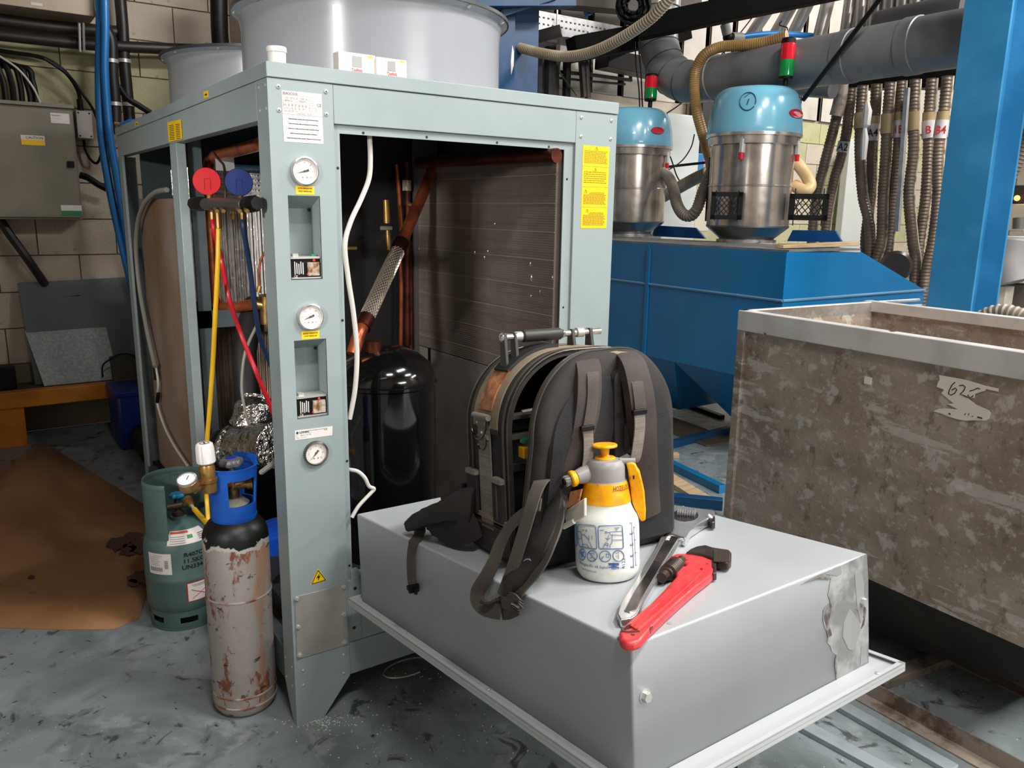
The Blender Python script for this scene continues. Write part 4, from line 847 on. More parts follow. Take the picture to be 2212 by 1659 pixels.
o = MB().box((p0.x+.05, 3.0, 0), (p0.x+.5, 3.4, .2)).build('black_sack', BLACK, None, bevel=.06); tag(o, 'low black bundle on the floor in front of the blue crate', 'bundle')
# electrical cabinet
ec = thing('electrical_cabinet', 'big beige-grey electrical cabinet on the back wall', 'cabinet', (0, 0, 0))
A_, B_ = P(0, 222, y=4.05), P(160, 235, y=4.05); zc0 = P(170, 475, y=4.05).z; xr = P(168, 350, y=4.05).x
MB().box((-1.6, 4.05, zc0), (xr, WY-.02, B_.z)).build('body', CABG, ec, bevel=.006)
MB().box((-1.6, 4.035, zc0+.015), (xr-.012, 4.05, B_.z-.015)).build('door', CABG, ec, bevel=.003)
MB().box((-1.6, 4.02, B_.z-.003), (xr+.006, WY-.02, B_.z+.02)).build('top_lip', CABG, ec, bevel=.002)
def wsticker(par, u0, v0, u1, v1, y, bands, lines, lab, ink=INK):
    a, b = P(u0, v0, y=y), P(u1, v1, y=y); s = MB().box((a.x, y-.001, b.z), (b.x, y+.0005, a.z)).build('sticker', LABELW, par); s['label'] = lab; H_ = a.z-b.z; W__ = b.x-a.x
    for (f0, f1, m_) in bands: MB().box((a.x+.001, y-.0018, b.z+H_*f0), (b.x-.001, y-.001, b.z+H_*f1)).build('colour_band', m_, s)
    q = MB()
    for (fx, fz, sz, t_) in lines: text(q, t_, H_*sz, YP(a.x+W__*fx, b.z+H_*fz, y-.002), sx=1)
    if lines: q.build('lettering', ink, s)
wsticker(ec, 44, 291, 98, 315, 4.034, ((0, .55, LABELY),), ((.2, .64, .36, 'CAUTION'),), 'white and yellow caution sticker')
wsticker(ec, 108, 243, 151, 268, 4.034, (), ((.05, .7, .22, 'Standard'), (.05, .4, .18, '------------'), (.05, .15, .18, '--------')), 'white maker sticker', INKG)
wsticker(ec, 131, 443, 178, 465, 4.034, ((0, .45, mat('label_green', (30, 130, 70), .5)),), ((.1, .62, .2, '- - - - - -'),), 'white and green sticker', INKG)
p = P(153, 355, y=4.034); MB().box((p.x-.02, 4.02, p.z-.02), (p.x+.02, 4.035, p.z+.02)).build('lock', BLACK, ec, bevel=.003)
jb = thing('junction_box', 'white square junction box beside the electrical cabinet', 'junction box', (0, 0, 0))
a, b = P(163, 238, y=4.12), P(203, 300, y=4.12); MB().box((a.x, 4.12, b.z), (b.x, WY, a.z)).build('case', mat('jb_grey', (190, 182, 180), .5), jb, bevel=.004)
q = MB(); [bolt(q, (x, 4.12, z), (0, -1, 0), .006, .002) for x in (a.x+.015, b.x-.015) for z in (a.z-.015, b.z+.015)]; q.build('screws', INK, jb)
q = MB(); p = P(174, 238, y=4.2); q.cyl(p, p+Vector((0, 0, .07)), .02, 10); q.build('gland', BLACK, jb)
# cable bundle over the cabinet
def wire(name, pts, r, m, lab, cat='cable', grp=None, n=8):
    o = MB().tube(spline([P(*q[:2], y=q[2]) for q in pts], 8), r, n).build(name, m); return tag(o, lab, cat, grp)
zt = 4.15
for k, (u, uc) in enumerate(((8, 2), (26, 20), (44, 38), (62, 52), (74, 66))):
    wire('cabinet_cable', [(-60, 120+8*k, 4.2), (0-10, 118+6*k, 4.2), (uc-8, 135+8*(4-k) if 0 else 140+2*k, zt), (uc+4, 175, zt), (u+3, 205, zt), (u+4, 226, zt)], .018, BLACK, 'thick black cable dropping into the cabinet top, number of five counted by position', 'cable')
for o, nm in zip([o for o in COL.objects if o.name.startswith('cabinet_cable')], ('leftmost', 'second from left', 'middle', 'second from right', 'rightmost')): o['label'] = 'thick black cable dropping into the cabinet top, '+nm+' of five'; o['group'] = 'black cables into the electrical cabinet'
wire('white_cable', [(-40, 95, 4.18), (0, 122, 4.15), (40, 150, 4.12), (72, 190, 4.12), (88, 226, 4.15)], .007, CABLE, 'thin white cable curving down to the cabinet top')
wire('black_cable', [(-30, 105, 4.2), (30, 114, 4.18), (95, 126, 4.15), (140, 155, 4.15), (168, 195, 4.18), (174, 232, 4.2)], .013, BLACK, 'black cable arching from the bundle to the junction box')
wire('black_cable', [(95, 126, 4.1), (150, 165, 4.12), (180, 205, 4.12), (205, 245, 4.14), (218, 300, 4.14), (219, 330, 4.16), (210, 352, 4.2), (196, 345, 4.2), (184, 322, 4.22), (181, 302, 4.22)], .009, BLACK, 'black cable looping down below the junction box')
wire('diagonal_conduit', [(-10, 460, 4.2), (20, 505, 4.2), (42, 535, 4.2), (60, 560, 4.2), (98, 615, 4.24)], .028, mat('dark_conduit', (36, 30, 30), .5), 'dark conduit slanting down the wall below the cabinet', 'conduit')
wire('dark_strap', [(172, 378, 4.1), (190, 384, 4.1), (215, 400, 4.1), (245, 415, 4.12)], .022, BLACK, 'short black lagged pipe end behind the blue hoses', 'pipe')
# horizontal trunking box and dark pipes
tb = thing('wall_trunking', 'long beige steel trunking box across the top left of the wall', 'trunking', (0, 0, 0))
a, b = P(0, 10, y=3.95), P(207, 36, y=3.95); MB().box((-2.4, 3.95, b.z), (b.x, WY, b.z+.5)).build('box', mat('trunking_beige', (190, 172, 150), .5), tb, bevel=.004)
wsticker(tb, 66, 4, 92, 14, 3.948, (), ((.1, .3, .3, '- - - -'),), 'small white sticker with red line', INKR)
wire('dark_pipe', [(-120, 60, 4.1), (0, 75, 4.1), (220, 98, 4.1), (440, 108, 4.1), (530, 111, 4.1)], .038, mat('dark_pipe', (42, 38, 34), .45), 'dark pipe running along the wall under the trunking', 'pipe', n=14)
wire('dark_pipe', [(-120, 28, 4.15), (0, 44, 4.15), (130, 60, 4.15), (262, 70, 4.15)], .042, mat('dark_pipe', (42, 38, 34), .45), 'upper dark pipe in the shadow of the trunking', 'pipe', n=14)
wire('blue_hose', [(215, -30, 3.9), (216, 60, 3.9), (214, 150, 3.9), (215, 230, 3.9), (220, 300, 3.9), (232, 380, 3.9), (250, 470, 3.9), (285, 620, 3.9)], .026, AIRB, 'left one of two long bright blue hoses hanging on the wall', 'hose', n=12)
wire('blue_hose', [(225, -30, 3.86), (227, 60, 3.86), (226, 150, 3.86), (231, 230, 3.86), (238, 300, 3.86), (250, 370, 3.86), (262, 440, 3.86), (290, 590, 3.86)], .026, AIRB, 'right one of two long bright blue hoses hanging on the wall', 'hose', n=12)
wire('lagged_pipe', [(226, 60, 4.0), (240, 90, 4.0), (243, 160, 4.0), (248, 220, 4.0), (250, 290, 4.0)], .038, mat('black_foam2', (34, 32, 34), .45), 'black taped upright pipe beside the blue hoses', 'pipe', n=14)
wire('lagged_pipe', [(258, -20, 4.12), (265, 60, 4.12), (268, 130, 4.12), (274, 190, 4.12), (280, 262, 4.12)], .038, mat('black_foam2', (34, 32, 34), .45), 'black upright pipe with metal clips right of the taped one', 'pipe', n=14)
for (u, v, y) in ((248, 225, 4.0), (277, 226, 4.12), (268, 132, 4.12), (240, 132, 4.0)):
    o = MB().ring(.037, .046, -.012, .012, 20, axis(P(u, v, y=y), (0, 0, 1))).build('pipe_clip', ZINC); tag(o, {(248, 225): 'metal clip low on the taped black pipe', (277, 226): 'metal clip low on the right black pipe', (268, 132): 'metal clip high on the right black pipe', (240, 132): 'metal clip high on the taped black pipe'}[(u, v)], 'clip')
wire('thick_black_duct', [(472, -40, 3.6), (474, 60, 3.6), (478, 112, 3.6), (480, 140, 3.6)], .055, BLACK, 'thick black upright duct rising behind the rear fan shroud', 'duct', n=18)
wire('black_hose', [(255, 185, 4.0), (275, 212, 4.0), (300, 228, 4.0), (325, 244, 4.0)], .02, BLACK, 'black hose slanting down behind the chiller roof', 'hose')
for k, (u0, u1) in enumerate(((171, 169), (180, 178))): 
    a, b = P(u0, 50, y=4.0), P(u0+2, 112, y=4.0); o = MB().cyl(a, b, .008, 8).build('pipe_hanger', ZINC); tag(o, ('left' if k == 0 else 'right')+' threaded rod hanger across the dark wall pipe', 'hanger')
# ------------------------------------------------------------------ loose hood (compressor cover) used as a table
hd = thing('loose_hood', 'big pale grey steel hood box propped like a table before the chiller', 'hood', M=HM)
q = MB(); t = .003
q.box((0, 0, -t), (HA, HB, 0)); q.box((0, 0, -HH), (t, HB, -t)); q.box((HA-t, 0, -HH), (HA, HB, -t)); q.box((t, 0, -HH), (HA-t, t, -t)); q.box((t, HB-t, -HH), (HA-t, HB, -t))
bm = bmesh.new(); bmesh.ops.create_cube(bm, size=1)
q = MB().box((0, 0, -HH), (HA, HB, 0)); q.f = [f for i, f in enumerate(q.f) if i != 0]
o = q.build('cover', HOODM, hd, bevel=.005, seg=3); s_ = o.modifiers.new('th', 'SOLIDIFY'); s_.thickness = .003
bm.free()
a0, a1, b0, b1, hz0 = -.025, HA+.066, -.036, HB+.055, -HH
q = MB()
for (x0, y0, x1, y1) in ((a0, b0, a1, 0), (a0, HB, a1, b1), (a0, 0, 0, HB), (HA, 0, a1, HB)): q.box((x0, y0, hz0-.003), (x1, y1, hz0))
for (x0, y0, x1, y1) in ((a0, b0, a1, b0+.003), (a0, b1-.003, a1, b1), (a0, b0, a0+.003, b1), (a1-.003, b0, a1, b1)): q.box((x0, y0, hz0-.012), (x1, y1, hz0+.010))
for (x0, y0, x1, y1) in ((a0, b0, a1, b0+.014), (a1-.014, b0, a1, b1), (a0, b1-.014, a1, b1)): q.box((x0, y0, hz0+.007), (x1, y1, hz0+.010))
q.build('flange', HOODE, hd, bevel=.001)
for k, (a, b, hh, n, u) in enumerate(((HA, .031, -.108, (1, 0, 0), 0), (HA, .747, -.112, (1, 0, 0), 0))):
    q = MB(); hexbolt(q, (a, b, hh), n, .0105, .011); q.build('hex_bolt', ZINC, hd)
for (u, v) in ((875, 1367), (1055, 1490), (1895, 1455)):
    p = H(u, v, h=hz0+.010); q = MB(); bolt(q, p, (0, 0, 1), .006, .004); q.build('rivet', ZINC, hd)
for (u, v, s_) in ((1447, 1346, .006), (1527, 1256, .002)):
    p = H(u, v, h=.0005); q = MB(); q.lathe([(0, .0004), (s_, 0)], 12, T(p)); q.build('paint_mark', RESID, hd)
def hf(u, v, a=HA+.0006): return H(u, v, a=a)
E_ = [(1872, 1196), (1875, 1250), (1876, 1434), (1806, 1470), (1803, 1435), (1806, 1415), (1797, 1408), (1793, 1395), (1786, 1388), (1789, 1372), (1782, 1358), (1777, 1340), (1778, 1318), (1783, 1310), (1793, 1300), (1788, 1285), (1794, 1250), (1770, 1247), (1730, 1262), (1765, 1243), (1810, 1225)]
vs = [hf(u, v) for u, v in E_]; m = MB().prism(vs, (.0008, 0, 0)).build('adhesive_patch', RESID, hd); m['label'] = 'torn strip of dried adhesive on the near face'
for pts in ([(1828, 1330), (1836, 1315), (1850, 1335), (1860, 1360), (1850, 1385), (1842, 1405), (1832, 1402), (1820, 1375), (1822, 1345)], [(1846, 1240), (1858, 1228), (1866, 1260), (1864, 1330), (1858, 1345), (1850, 1300)], [(1800, 1228), (1815, 1222), (1818, 1238), (1808, 1244), (1785, 1240)], [(1860, 1395), (1872, 1390), (1873, 1430), (1858, 1437)]):
    MB().prism([hf(u, v, HA+.0014) for u, v in pts], (.0008, 0, 0)).build('adhesive_flake', mat('pale_residue', (150, 152, 153), .3), m)
for pts in ([(1852, 1300), (1864, 1302), (1872, 1318), (1866, 1350), (1858, 1362), (1866, 1335), (1856, 1322), (1848, 1316)], [(1740, 1258), (1770, 1246), (1795, 1248), (1790, 1252), (1765, 1251)], [(1793, 1300), (1797, 1310), (1790, 1345), (1797, 1372), (1788, 1378), (1784, 1350), (1780, 1330)], [(1804, 1420), (1808, 1440), (1807, 1470), (1803, 1440)]):
    MB().prism([hf(u, v, HA+.0014) for u, v in pts], (.0006, 0, 0)).build('adhesive_crack', RESIDD, m)
# ------------------------------------------------------------------ tool backpack
w0 = Vector((.10, .995, 0)).normalized(); y0 = Vector((-w0.y, w0.x, 0))
BGM = HM @ frame((.712, .078, 0), w0, y0, (0, 0, 1)); BGI = BGM.inverted()
def LP(Mi, u, v, ax, val):
    C = Mi @ CAM; D = (Mi.to_3x3() @ ray(u, v)); return C+D*((val-C[ax])/D[ax])
def BP(u, v, y): return LP(BGI, u, v, 1, y)
bg = thing('tool_backpack', 'open black and tan tool backpack standing on the grey hood', 'backpack', M=BGM)
FAB = mat('black_ballistic_fabric', (46, 42, 40), .8, c2=(38, 34, 33), scale=14, bump=.35, bscale=700)
STRF = mat('strap_fabric', (68, 60, 58), .8, c2=(58, 51, 49), scale=10, bump=.25, bscale=500)
FABP = mat('charcoal_neoprene', (26, 26, 28), .75, bump=.2, bscale=300)
TAN = mat('taupe_fabric', (152, 136, 114), .75, c2=(136, 120, 100), scale=10, bump=.3, bscale=500)
WEB = layered('grey_webbing', (146, 139, 130), [((118, 111, 102), 10, .4, .6, .7, (1, 1, 1)), ((112, 105, 98), 6, .45, .55, .6, (1, 1, 40))], .75, 0, .3, 500)
WEBD = mat('dark_webbing', (84, 77, 72), .75, c2=(70, 63, 60), scale=8, bump=.4, bscale=600)
LEA = mat('tan_leather', (196, 130, 84), .42, c2=(140, 74, 46), scale=26, lo=.42, hi=.62, bump=.3, bscale=90)
ZIP = mat('zip_teeth', (98, 92, 86), .35, metal=.7)
BW_, BHT = .458, .505
def outline(ins=0, w=BW_, h=BHT, rt=.185, rb=.03, n=14, x0=0, z0=0):
    pts = []; a_, b_ = max(rb-ins, .002), max(rt-ins, .002)
    def arcp(cx, cz, r, t0, t1):
        for k in range(n+1): t = R(t0+(t1-t0)*k/n); pts.append((cx+r*math.cos(t), cz+r*math.sin(t)))
    arcp(x0+rb, z0+rb, a_, 270, 180); arcp(x0+rt, z0+h-rt, b_, 180, 90); arcp(x0+w-rt, z0+h-rt, b_, 90, 0); arcp(x0+w-rb, z0+rb, a_, 0, -90)
    return pts
def shell(mb, rings, cap0=True, cap1=True, fn=None, **kw):
    Rg = [[Vector((x, y, z)) for x, z in outline(ins, **kw)] for ins, y in rings]; n = len(Rg[0]); vs = [v for r in Rg for v in r]
    if fn: vs = [fn(v) for v in vs]
    fs = [(i*n+j, i*n+(j+1) % n, (i+1)*n+(j+1) % n, (i+1)*n+j) for i in range(len(Rg)-1) for j in range(n)]
    if cap0: fs.append(tuple(range(n)))
    if cap1: fs.append(tuple(range((len(Rg)-1)*n, len(Rg)*n)))
    mb.add(vs, fs)
lean = lambda v: Vector((v.x, v.y, v.z))
q = MB(); shell(q, [(.035, .230), (.012, .225), (.002, .212), (0, .195), (0, .02), (.002, .006), (.012, .002), (.012, .02)], cap1=False); body = q.build('main_body', FAB, bg)
q = MB(); shell(q, [(.013, .019), (.013, .205)], cap0=False); q.build('lining', mat('black_lining', (16, 15, 16), .8), body)
def side(s0, s1, y0_, y1_, off, m, name, par=body, th=.003, inset=0):
    y0_ *= 1.42; y1_ *= 1.42
    """band of cloth following the outline from arc length s0 to s1 (up the left side and over the top)"""
    o_ = [Vector((x, 0, z)) for x, z in outline(0)][7:]
    dn = resample(o_, .006); L = [0]
    for a, b in zip(dn, dn[1:]): L.append(L[-1]+(b-a).length)
    sel = [i for i, l in enumerate(L) if s0 <= l <= s1]; A, B = [], []
    for i in sel:
        t_ = (dn[min(i+1, len(dn)-1)]-dn[max(i-1, 0)]).normalized(); nn = Vector((-t_.z, 0, t_.x)); A.append(dn[i]+nn*off); B.append(dn[i]+nn*(off-th))
    vs = []
    for a, b in zip(A, B): vs += [Vector((a.x, y0_, a.z)), Vector((a.x, y1_, a.z)), Vector((b.x, y1_, b.z)), Vector((b.x, y0_, b.z))]
    k = len(A); fs = [(4*i+j, 4*i+(j+1) % 4, 4*i+4+(j+1) % 4, 4*i+4+j) for i in range(k-1) for j in range(4)]+[(0, 1, 2, 3), (4*k-4, 4*k-3, 4*k-2, 4*k-1)]
    return MB().add(vs, fs).build(name, m, par)
side(.31, 1.25, .034, .122, .0035, TAN, 'taupe_panel')['label'] = 'taupe fabric band over the top'
side(.355, .47, .056, .102, .0065, LEA, 'leather_strip')['label'] = 'worn brown leather strip'
side(.06, .325, .056, .100, .0065, WEB, 'grey_webbing_strip')
side(.30, .318, .03, .125, .006, FAB, 'seam_tape')
side(.0, .085, -.001, .158, .006, mat('rubber_base', (42, 40, 38), .6, c2=(56, 52, 46), scale=14), 'rubber_base')
side(.087, .105, .004, .154, .008, TAN, 'base_trim'); side(.07, .08, .004, .154, .008, WEBD, 'base_trim')
for y_a, y_b in ((.014, .045), (.108, .142)):
    p_ = side(.095, .195, y_a, y_b, .014, FAB, 'side_pocket', th=.014); side(.188, .204, y_a-.001, y_b+.001, .0165, WEB, 'pocket_trim', p_, th=.016)
side(.1, .19, .028, .031, .0165, WEBD, 'pocket_seam')
q = MB()
for yz in (.0015, .208): q.tube(resample([Vector((x-(.001 if x < .2 else 0), yz, z)) for x, z in outline(-.001)][7:50], .003), [.0028 if i % 2 else .0018 for i in range(len(resample([Vector((x-(.001 if x < .2 else 0), yz, z)) for x, z in outline(-.001)][7:50], .003)))], 6, False)
q.build('zip', ZIP, body)
side(.02, 1.25, .012, .017, .0045, WEBD, 'piping'); side(.02, 1.25, .126, .130, .0045, WEBD, 'piping')
def dring(c, w_, h, r, par, m):
    c = Vector((c.x, c.y*1.42, c.z)); w_ *= 1.15
    pts = [Vector((0, w_/2, 0)), Vector((0, w_/2, -h*.45))]+[Vector((0, w_/2*math.cos(t), -h*.45-h*.55*math.sin(t))) for t in [math.pi*k/10 for k in range(1, 10)]]+[Vector((0, -w_/2, -h*.45)), Vector((0, -w_/2, 0))]
    q = MB().tube([c+p+Vector((-.004-.12*abs(p.z), 0, 0)) for p in pts], r, 8, True); q.tube([c+Vector((-.004, -w_/2, 0)), c+Vector((-.004, w_/2, 0))], r, 8); return q.build('d_ring', m, par)
DM = mat('gunmetal', (90, 86, 84), .25, metal=1)
q = MB().tube([Vector((-.011, .074, .352)), Vector((-.011, .150, .352))], .008, 10); rw = q.build('rolled_webbing', WEB, body)
MB().prism([Vector((-.0075, .080, .348)), Vector((-.0075, .144, .348)), Vector((-.0075, .136, .325)), Vector((-.0075, .112, .304)), Vector((-.0075, .088, .325))], (-.003, 0, 0)).build('webbing_patch', WEB, body)
dring(Vector((-.012, .079, .35)), .062, .052, .0026, body, DM); dring(Vector((-.008, .077, .300)), .036, .03, .0022, body, DM)
q = MB(); [q.ball((-.0112, y_, z_), .0042, 8) for y_, z_ in ((.09, .336), (.134, .336), (.112, .312))]; q.build('rivets', ZINC, body)
q = MB(); q.tube([Vector((-.0075, .085, .302)), Vector((-.0075, .134, .302))], .006, 8); q.build('rolled_webbing', WEB, body)
# carry handle
hk = side(.46, .62, .056, .104, .012, RUBBER, 'handle_base', th=.01); hk['label'] = 'moulded black handle base'
hx0, hx1, hy, hz_ = .065, .345, .115, .54
for x_ in (.062, .092, .262, .318):
    zb_ = .5 if x_ > .11 else .455+.2*(x_-.05)
    MB().hexa([Vector((x_-.005, hy-.016, zb_)), Vector((x_-.005, hy+.016, zb_)), Vector((x_-.005, hy+.010, hz_+.010)), Vector((x_-.005, hy-.010, hz_+.010))], [Vector((x_+.005, hy-.016, zb_)), Vector((x_+.005, hy+.016, zb_)), Vector((x_+.005, hy+.010, hz_+.010)), Vector((x_+.005, hy-.010, hz_+.010))]).build('handle_bracket', mat('dark_cast', (70, 68, 66), .4, metal=.4), bg, bevel=.002)
for xa_, xb_ in ((hx0-.008, .115), (.235, hx1+.008)): q = MB(); q.cyl((xa_, hy, hz_), (xb_, hy, hz_), .0085, 14); q.ball((xa_, hy, hz_), .0115, 12, (.6, 1, 1)); q.build('handle_rod', CHROME, bg)
q = MB(); q.tube([Vector((.112, hy, hz_)), Vector((.118, hy, hz_)), Vector((.225, hy, hz_)), Vector((.232, hy, hz_))], [.011, .0155, .0155, .011], 14); q.build('handle_grip', mat('handle_rubber', (48, 46, 46), .5), bg)
for x_ in (.1, .285): MB().tube([Vector((x_-.008, hy, hz_)), Vector((x_+.012, hy, hz_))], .0125, 14).build('handle_collar', ZINC, bg)
# back panel hanging open
gap = lambda x, z: -.085*max(0, 1-x/BW_)*(min(1, max(0, z)/.30)**.8) - .012
fn = lambda v: Vector((v.x, v.y+gap(v.x, v.z), v.z))
q = MB(); shell(q, [(.01, -.001), (0, -.004), (-.001, -.012), (0, -.03), (.006, -.04), (.02, -.048), (.06, -.052)], fn=fn); pn = q.build('back_panel', FAB, bg); pn['label'] = 'padded back panel hanging open'
q = MB(); pp = resample([fn(Vector((x, -.004, z))) for x, z in outline(-.002)][7:52], .003); q.tube(pp, [.0028 if i % 2 else .0018 for i in range(len(pp))], 6, False); q.build('zip', ZIP, pn)
q = MB(); pp = resample([fn(Vector((x, -.016, z))) for x, z in outline(-.003)][7:52], .01); q.ribbon(pp, (0, 1, 0), .012, .003); q.build('piping', WEBD, pn)
q = MB(); shell(q, [(.024, -.046), (.030, -.055), (.06, -.060)], fn=fn, h=.475); q.build('mesh_padding', FABP, pn)
q = MB(); shell(q, [(.0, -.054), (.004, -.066), (.015, -.072)], fn=fn, w=.12, h=.24, rt=.03, rb=.03, x0=.215, z0=.225); lp = q.build('lumbar_pad', RUBBER, pn)
q = MB(); shell(q, [(.0, -.070), (.004, -.080), (.008, -.082)], fn=fn, w=.055, h=.075, rt=.012, rb=.012, x0=.255, z0=.365); shell(q, [(.0, -.070), (.004, -.080), (.008, -.082)], fn=fn, w=.055, h=.085, rt=.025, rb=.012, x0=.245, z0=.26); q.build('embossed_pad', mat('emboss', (52, 50, 50), .5), lp)
q = MB(); shell(q, [(.0, -.080), (.002, -.087)], fn=fn, w=.03, h=.055, rt=.014, rb=.008, x0=.258, z0=.27); q.tube([fn(Vector((.27, -.088, .31))), fn(Vector((.275, -.088, .285)))], .004, 6); q.tube([fn(Vector((.27, -.084, .43))), fn(Vector((.285, -.084, .40))), fn(Vector((.27, -.084, .38)))], .004, 6); q.build('embossed_mark', RUBBER, lp)
q = MB(); q.ribbon([BP(u, v, -.085) for u, v in ((1218, 805), (1248, 786), (1290, 774), (1330, 768), (1352, 770))], (0, 0, 1), .022, .012); q.build('top_trim', TAN, pn)
def strap(px, wv, wd, th, m, name, par, lab=None, n=6, M=None):
    pts = spline([BP(u, v, y) for u, v, y in px], n); k = len(pts)
    if isinstance(wd, list): wd = [wd[min(int(i/n), len(wd)-1)]*(1-(i % n)/n)+wd[min(int(i/n)+1, len(wd)-1)]*((i % n)/n) for i in range(k)]
    o = MB().ribbon(pts, wv, wd, th).build(name, m, par)
    if lab: o['label'] = lab
    return o
st1 = strap([(1264, 778, -.085), (1268, 800, -.12), (1268, 850, -.135), (1262, 900, -.135), (1250, 950, -.128), (1232, 1000, -.118), (1205, 1060, -.10)], (1, 0, 0), [.055, .062, .064, .064, .058, .058, .05, .04], .022, STRF, 'shoulder_strap', bg, 'left shoulder strap')
strap([(1276, 782, -.10), (1280, 810, -.140), (1280, 860, -.152), (1274, 905, -.152), (1269, 928, -.150)], (1, 0, 0), .03, .004, WEBD, 'webbing', st1)
strap([(1268, 924, -.156), (1271, 950, -.152), (1270, 990, -.15), (1264, 1030, -.15)], (1, 0, 0), .026, .003, WEB, 'adjuster_strap', st1)
p = BP(1268, 925, -.158); MB().box(p-Vector((.018, .005, .006)), p+Vector((.018, .005, .006))).build('strap_buckle', BLACK, st1, bevel=.002)
st2 = strap([(1350, 770, -.075), (1365, 790, -.125), (1378, 840, -.145), (1386, 900, -.145), (1390, 960, -.13), (1396, 1040, -.09), (1402, 1110, -.07)], (1, 0, 0), [.055, .066, .07, .07, .062, .058, .055, .05], .024, STRF, 'shoulder_strap', bg, 'right shoulder strap')
strap([(1358, 782, -.11), (1374, 820, -.152), (1382, 870, -.163), (1383, 890, -.163)], (1, 0, 0), .032, .004, WEBD, 'webbing', st2)
strap([(1381, 892, -.168), (1382, 920, -.166), (1378, 960, -.16), (1370, 995, -.15), (1355, 992, -.14), (1346, 985, -.13)], (1, 0, 0), .03, .003, WEB, 'adjuster_strap', st2)
p = BP(1381, 890, -.168); MB().box(p-Vector((.02, .005, .006)), p+Vector((.02, .005, .006))).build('strap_buckle', BLACK, st2, bevel=.002)
q = MB(); c = BP(1388, 1005, -.11); q.tube([c+Vector((.022*math.cos(t), 0, .022*math.sin(t))) for t in [math.pi*k/10-math.pi*.6 for k in range(11)]], .0022, 6); q.build('d_ring', DM, bg)
# waist belt loops hanging over the near-left edge of the hood (in hood space)
iBH = BGI @ HM
def HB_(u, v, b): return iBH @ H(u, v, b=b)
def hstrap(px, wv, wd, th, m, name, par, lab=None, n=6):
    pts = spline([HB_(*p) for p in px], n); k = len(pts)
    if isinstance(wv, list):
        W3 = [Vector(w_) for w_ in wv]; out = []
        for i in range(k): j = min(i//n, len(W3)-1); f = (i % n)/n; out.append(W3[j].lerp(W3[min(j+1, len(W3)-1)], f))
        wv = [iBH.to_3x3() @ w_ for w_ in out]
    else: wv = iBH.to_3x3() @ Vector(wv)
    o = MB().ribbon(pts, wv, wd, th).build(name, m, par)
    if lab: o['label'] = lab
    return o
belt = hstrap([(1238, 1050, .21), (1213, 1034, .20), (1192, 1024, .165), (1172, 1036, .085), (1158, 1062, .055), (1146, 1100, .035), (1131, 1150, .02), (1116, 1200, .005), (1100, 1250, -.008), (1085, 1290, -.016)], [(.5, .2, .8), (.6, .3, .6), (.8, .3, .2), (1, .2, 0), (1, .1, 0)], .036, .003, mat('mid_webbing', (92, 86, 80), .75, bump=.4, bscale=600), 'waist_webbing', bg, 'broad grey waist webbing looped over the hood edge')
hstrap([(1222, 1036, .19), (1200, 1040, .15), (1203, 1085, .12), (1194, 1130, .08), (1178, 1175, .035), (1152, 1215, .02), (1120, 1248, .0), (1097, 1268, -.010)], [(1, 0, .3)], .05, .022, FAB, 'waist_pad', bg, 'padded black waist belt')
hstrap([(1208, 1090, .11), (1206, 1130, .07), (1190, 1180, .03), (1168, 1222, .012), (1140, 1256, .0), (1122, 1280, -.012), (1108, 1296, -.016)], [(1, 0, .3)], .03, .004, WEBD, 'waist_webbing', bg)
hstrap([(1168, 1090, .06), (1128, 1112, .045), (1098, 1142, .03), (1078, 1180, .012), (1066, 1215, -.006), (1048, 1250, -.020), (1032, 1280, -.026), (1034, 1302, -.03), (1052, 1316, -.032), (1082, 1322, -.03)], [(1, 0, .2), (1, 0, .2), (1, 0, .2), (1, .2, 0), (1, .3, 0), (1, .3, 0), (.8, .6, .2), (.3, .6, .6), (0, .4, .9)], .034, .003, WEBD, 'waist_webbing', bg, 'dark twisted waist webbing')
hstrap([(1080, 1292, -.014), (1068, 1300, -.02), (1056, 1308, -.022)], (.8, 0, .6), .05, .005, mat('stitched_end', (70, 60, 50), .75), 'strap_end', bg)
for k in range(3): hstrap([(1090-3*k, 1290+5*k, -.02-.004*k), (1112, 1296+6*k, -.03), (1116, 1305+5*k, -.03), (1098, 1318+3*k, -.028), (1085, 1325, -.02)], (.2, 0, 1), .028, .003, WEBD, 'folded_strap', bg)
q = MB(); c = HB_(1144, 1238, .008); q.tube([c+iBH.to_3x3() @ Vector((.03*math.cos(t), .002, .03*math.sin(t))) for t in [2*math.pi*k/16 for k in range(12)]], .0022, 6); q.build('d_ring', CHROME, bg)
# left hip wing, hook and dangling buckle strap
hstrap([(1022, 1096, .075), (990, 1092, .05), (955, 1104, .035), (920, 1118, .03), (894, 1134, .03)], [(.3, 0, 1)], [.10, .09, .09, .085, .08, .075, .07, .065, .06, .055, .05, .05, .05, .048, .045, .045, .045, .04, .04, .04, .04, .036, .034, .03, .03], .045, FAB, 'hip_wing', bg, 'soft black hip wing lying on the hood')
hstrap([(1018, 1065, .12), (992, 1076, .12), (972, 1086, .12)], [(.3, 0, 1)], .06, .04, FAB, 'hip_wing', bg)
hstrap([(1022, 1128, .07), (1000, 1140, .06), (975, 1146, .055), (955, 1142, .05), (935, 1134, .045)], [(.3, 0, 1)], [.085]*6+[.08]*4+[.07]*4+[.055]*4+[.04]*4+[.02]*3, .035, FAB, 'hip_wing', bg)
hstrap([(905, 1136, .05), (907, 1150, .035), (900, 1163, .014), (894, 1173, -.006), (889, 1184, -.011), (886, 1215, -.012), (887, 1250, -.010), (890, 1272, -.010)], [(1, 0, 0)], .034, .003, WEBD, 'buckle_strap', bg, 'thin strap with buckle hanging down the hood side')
c = HB_(893, 1268, -.014); X_ = iBH.to_3x3() @ Vector((1, 0, 0)); q = MB()
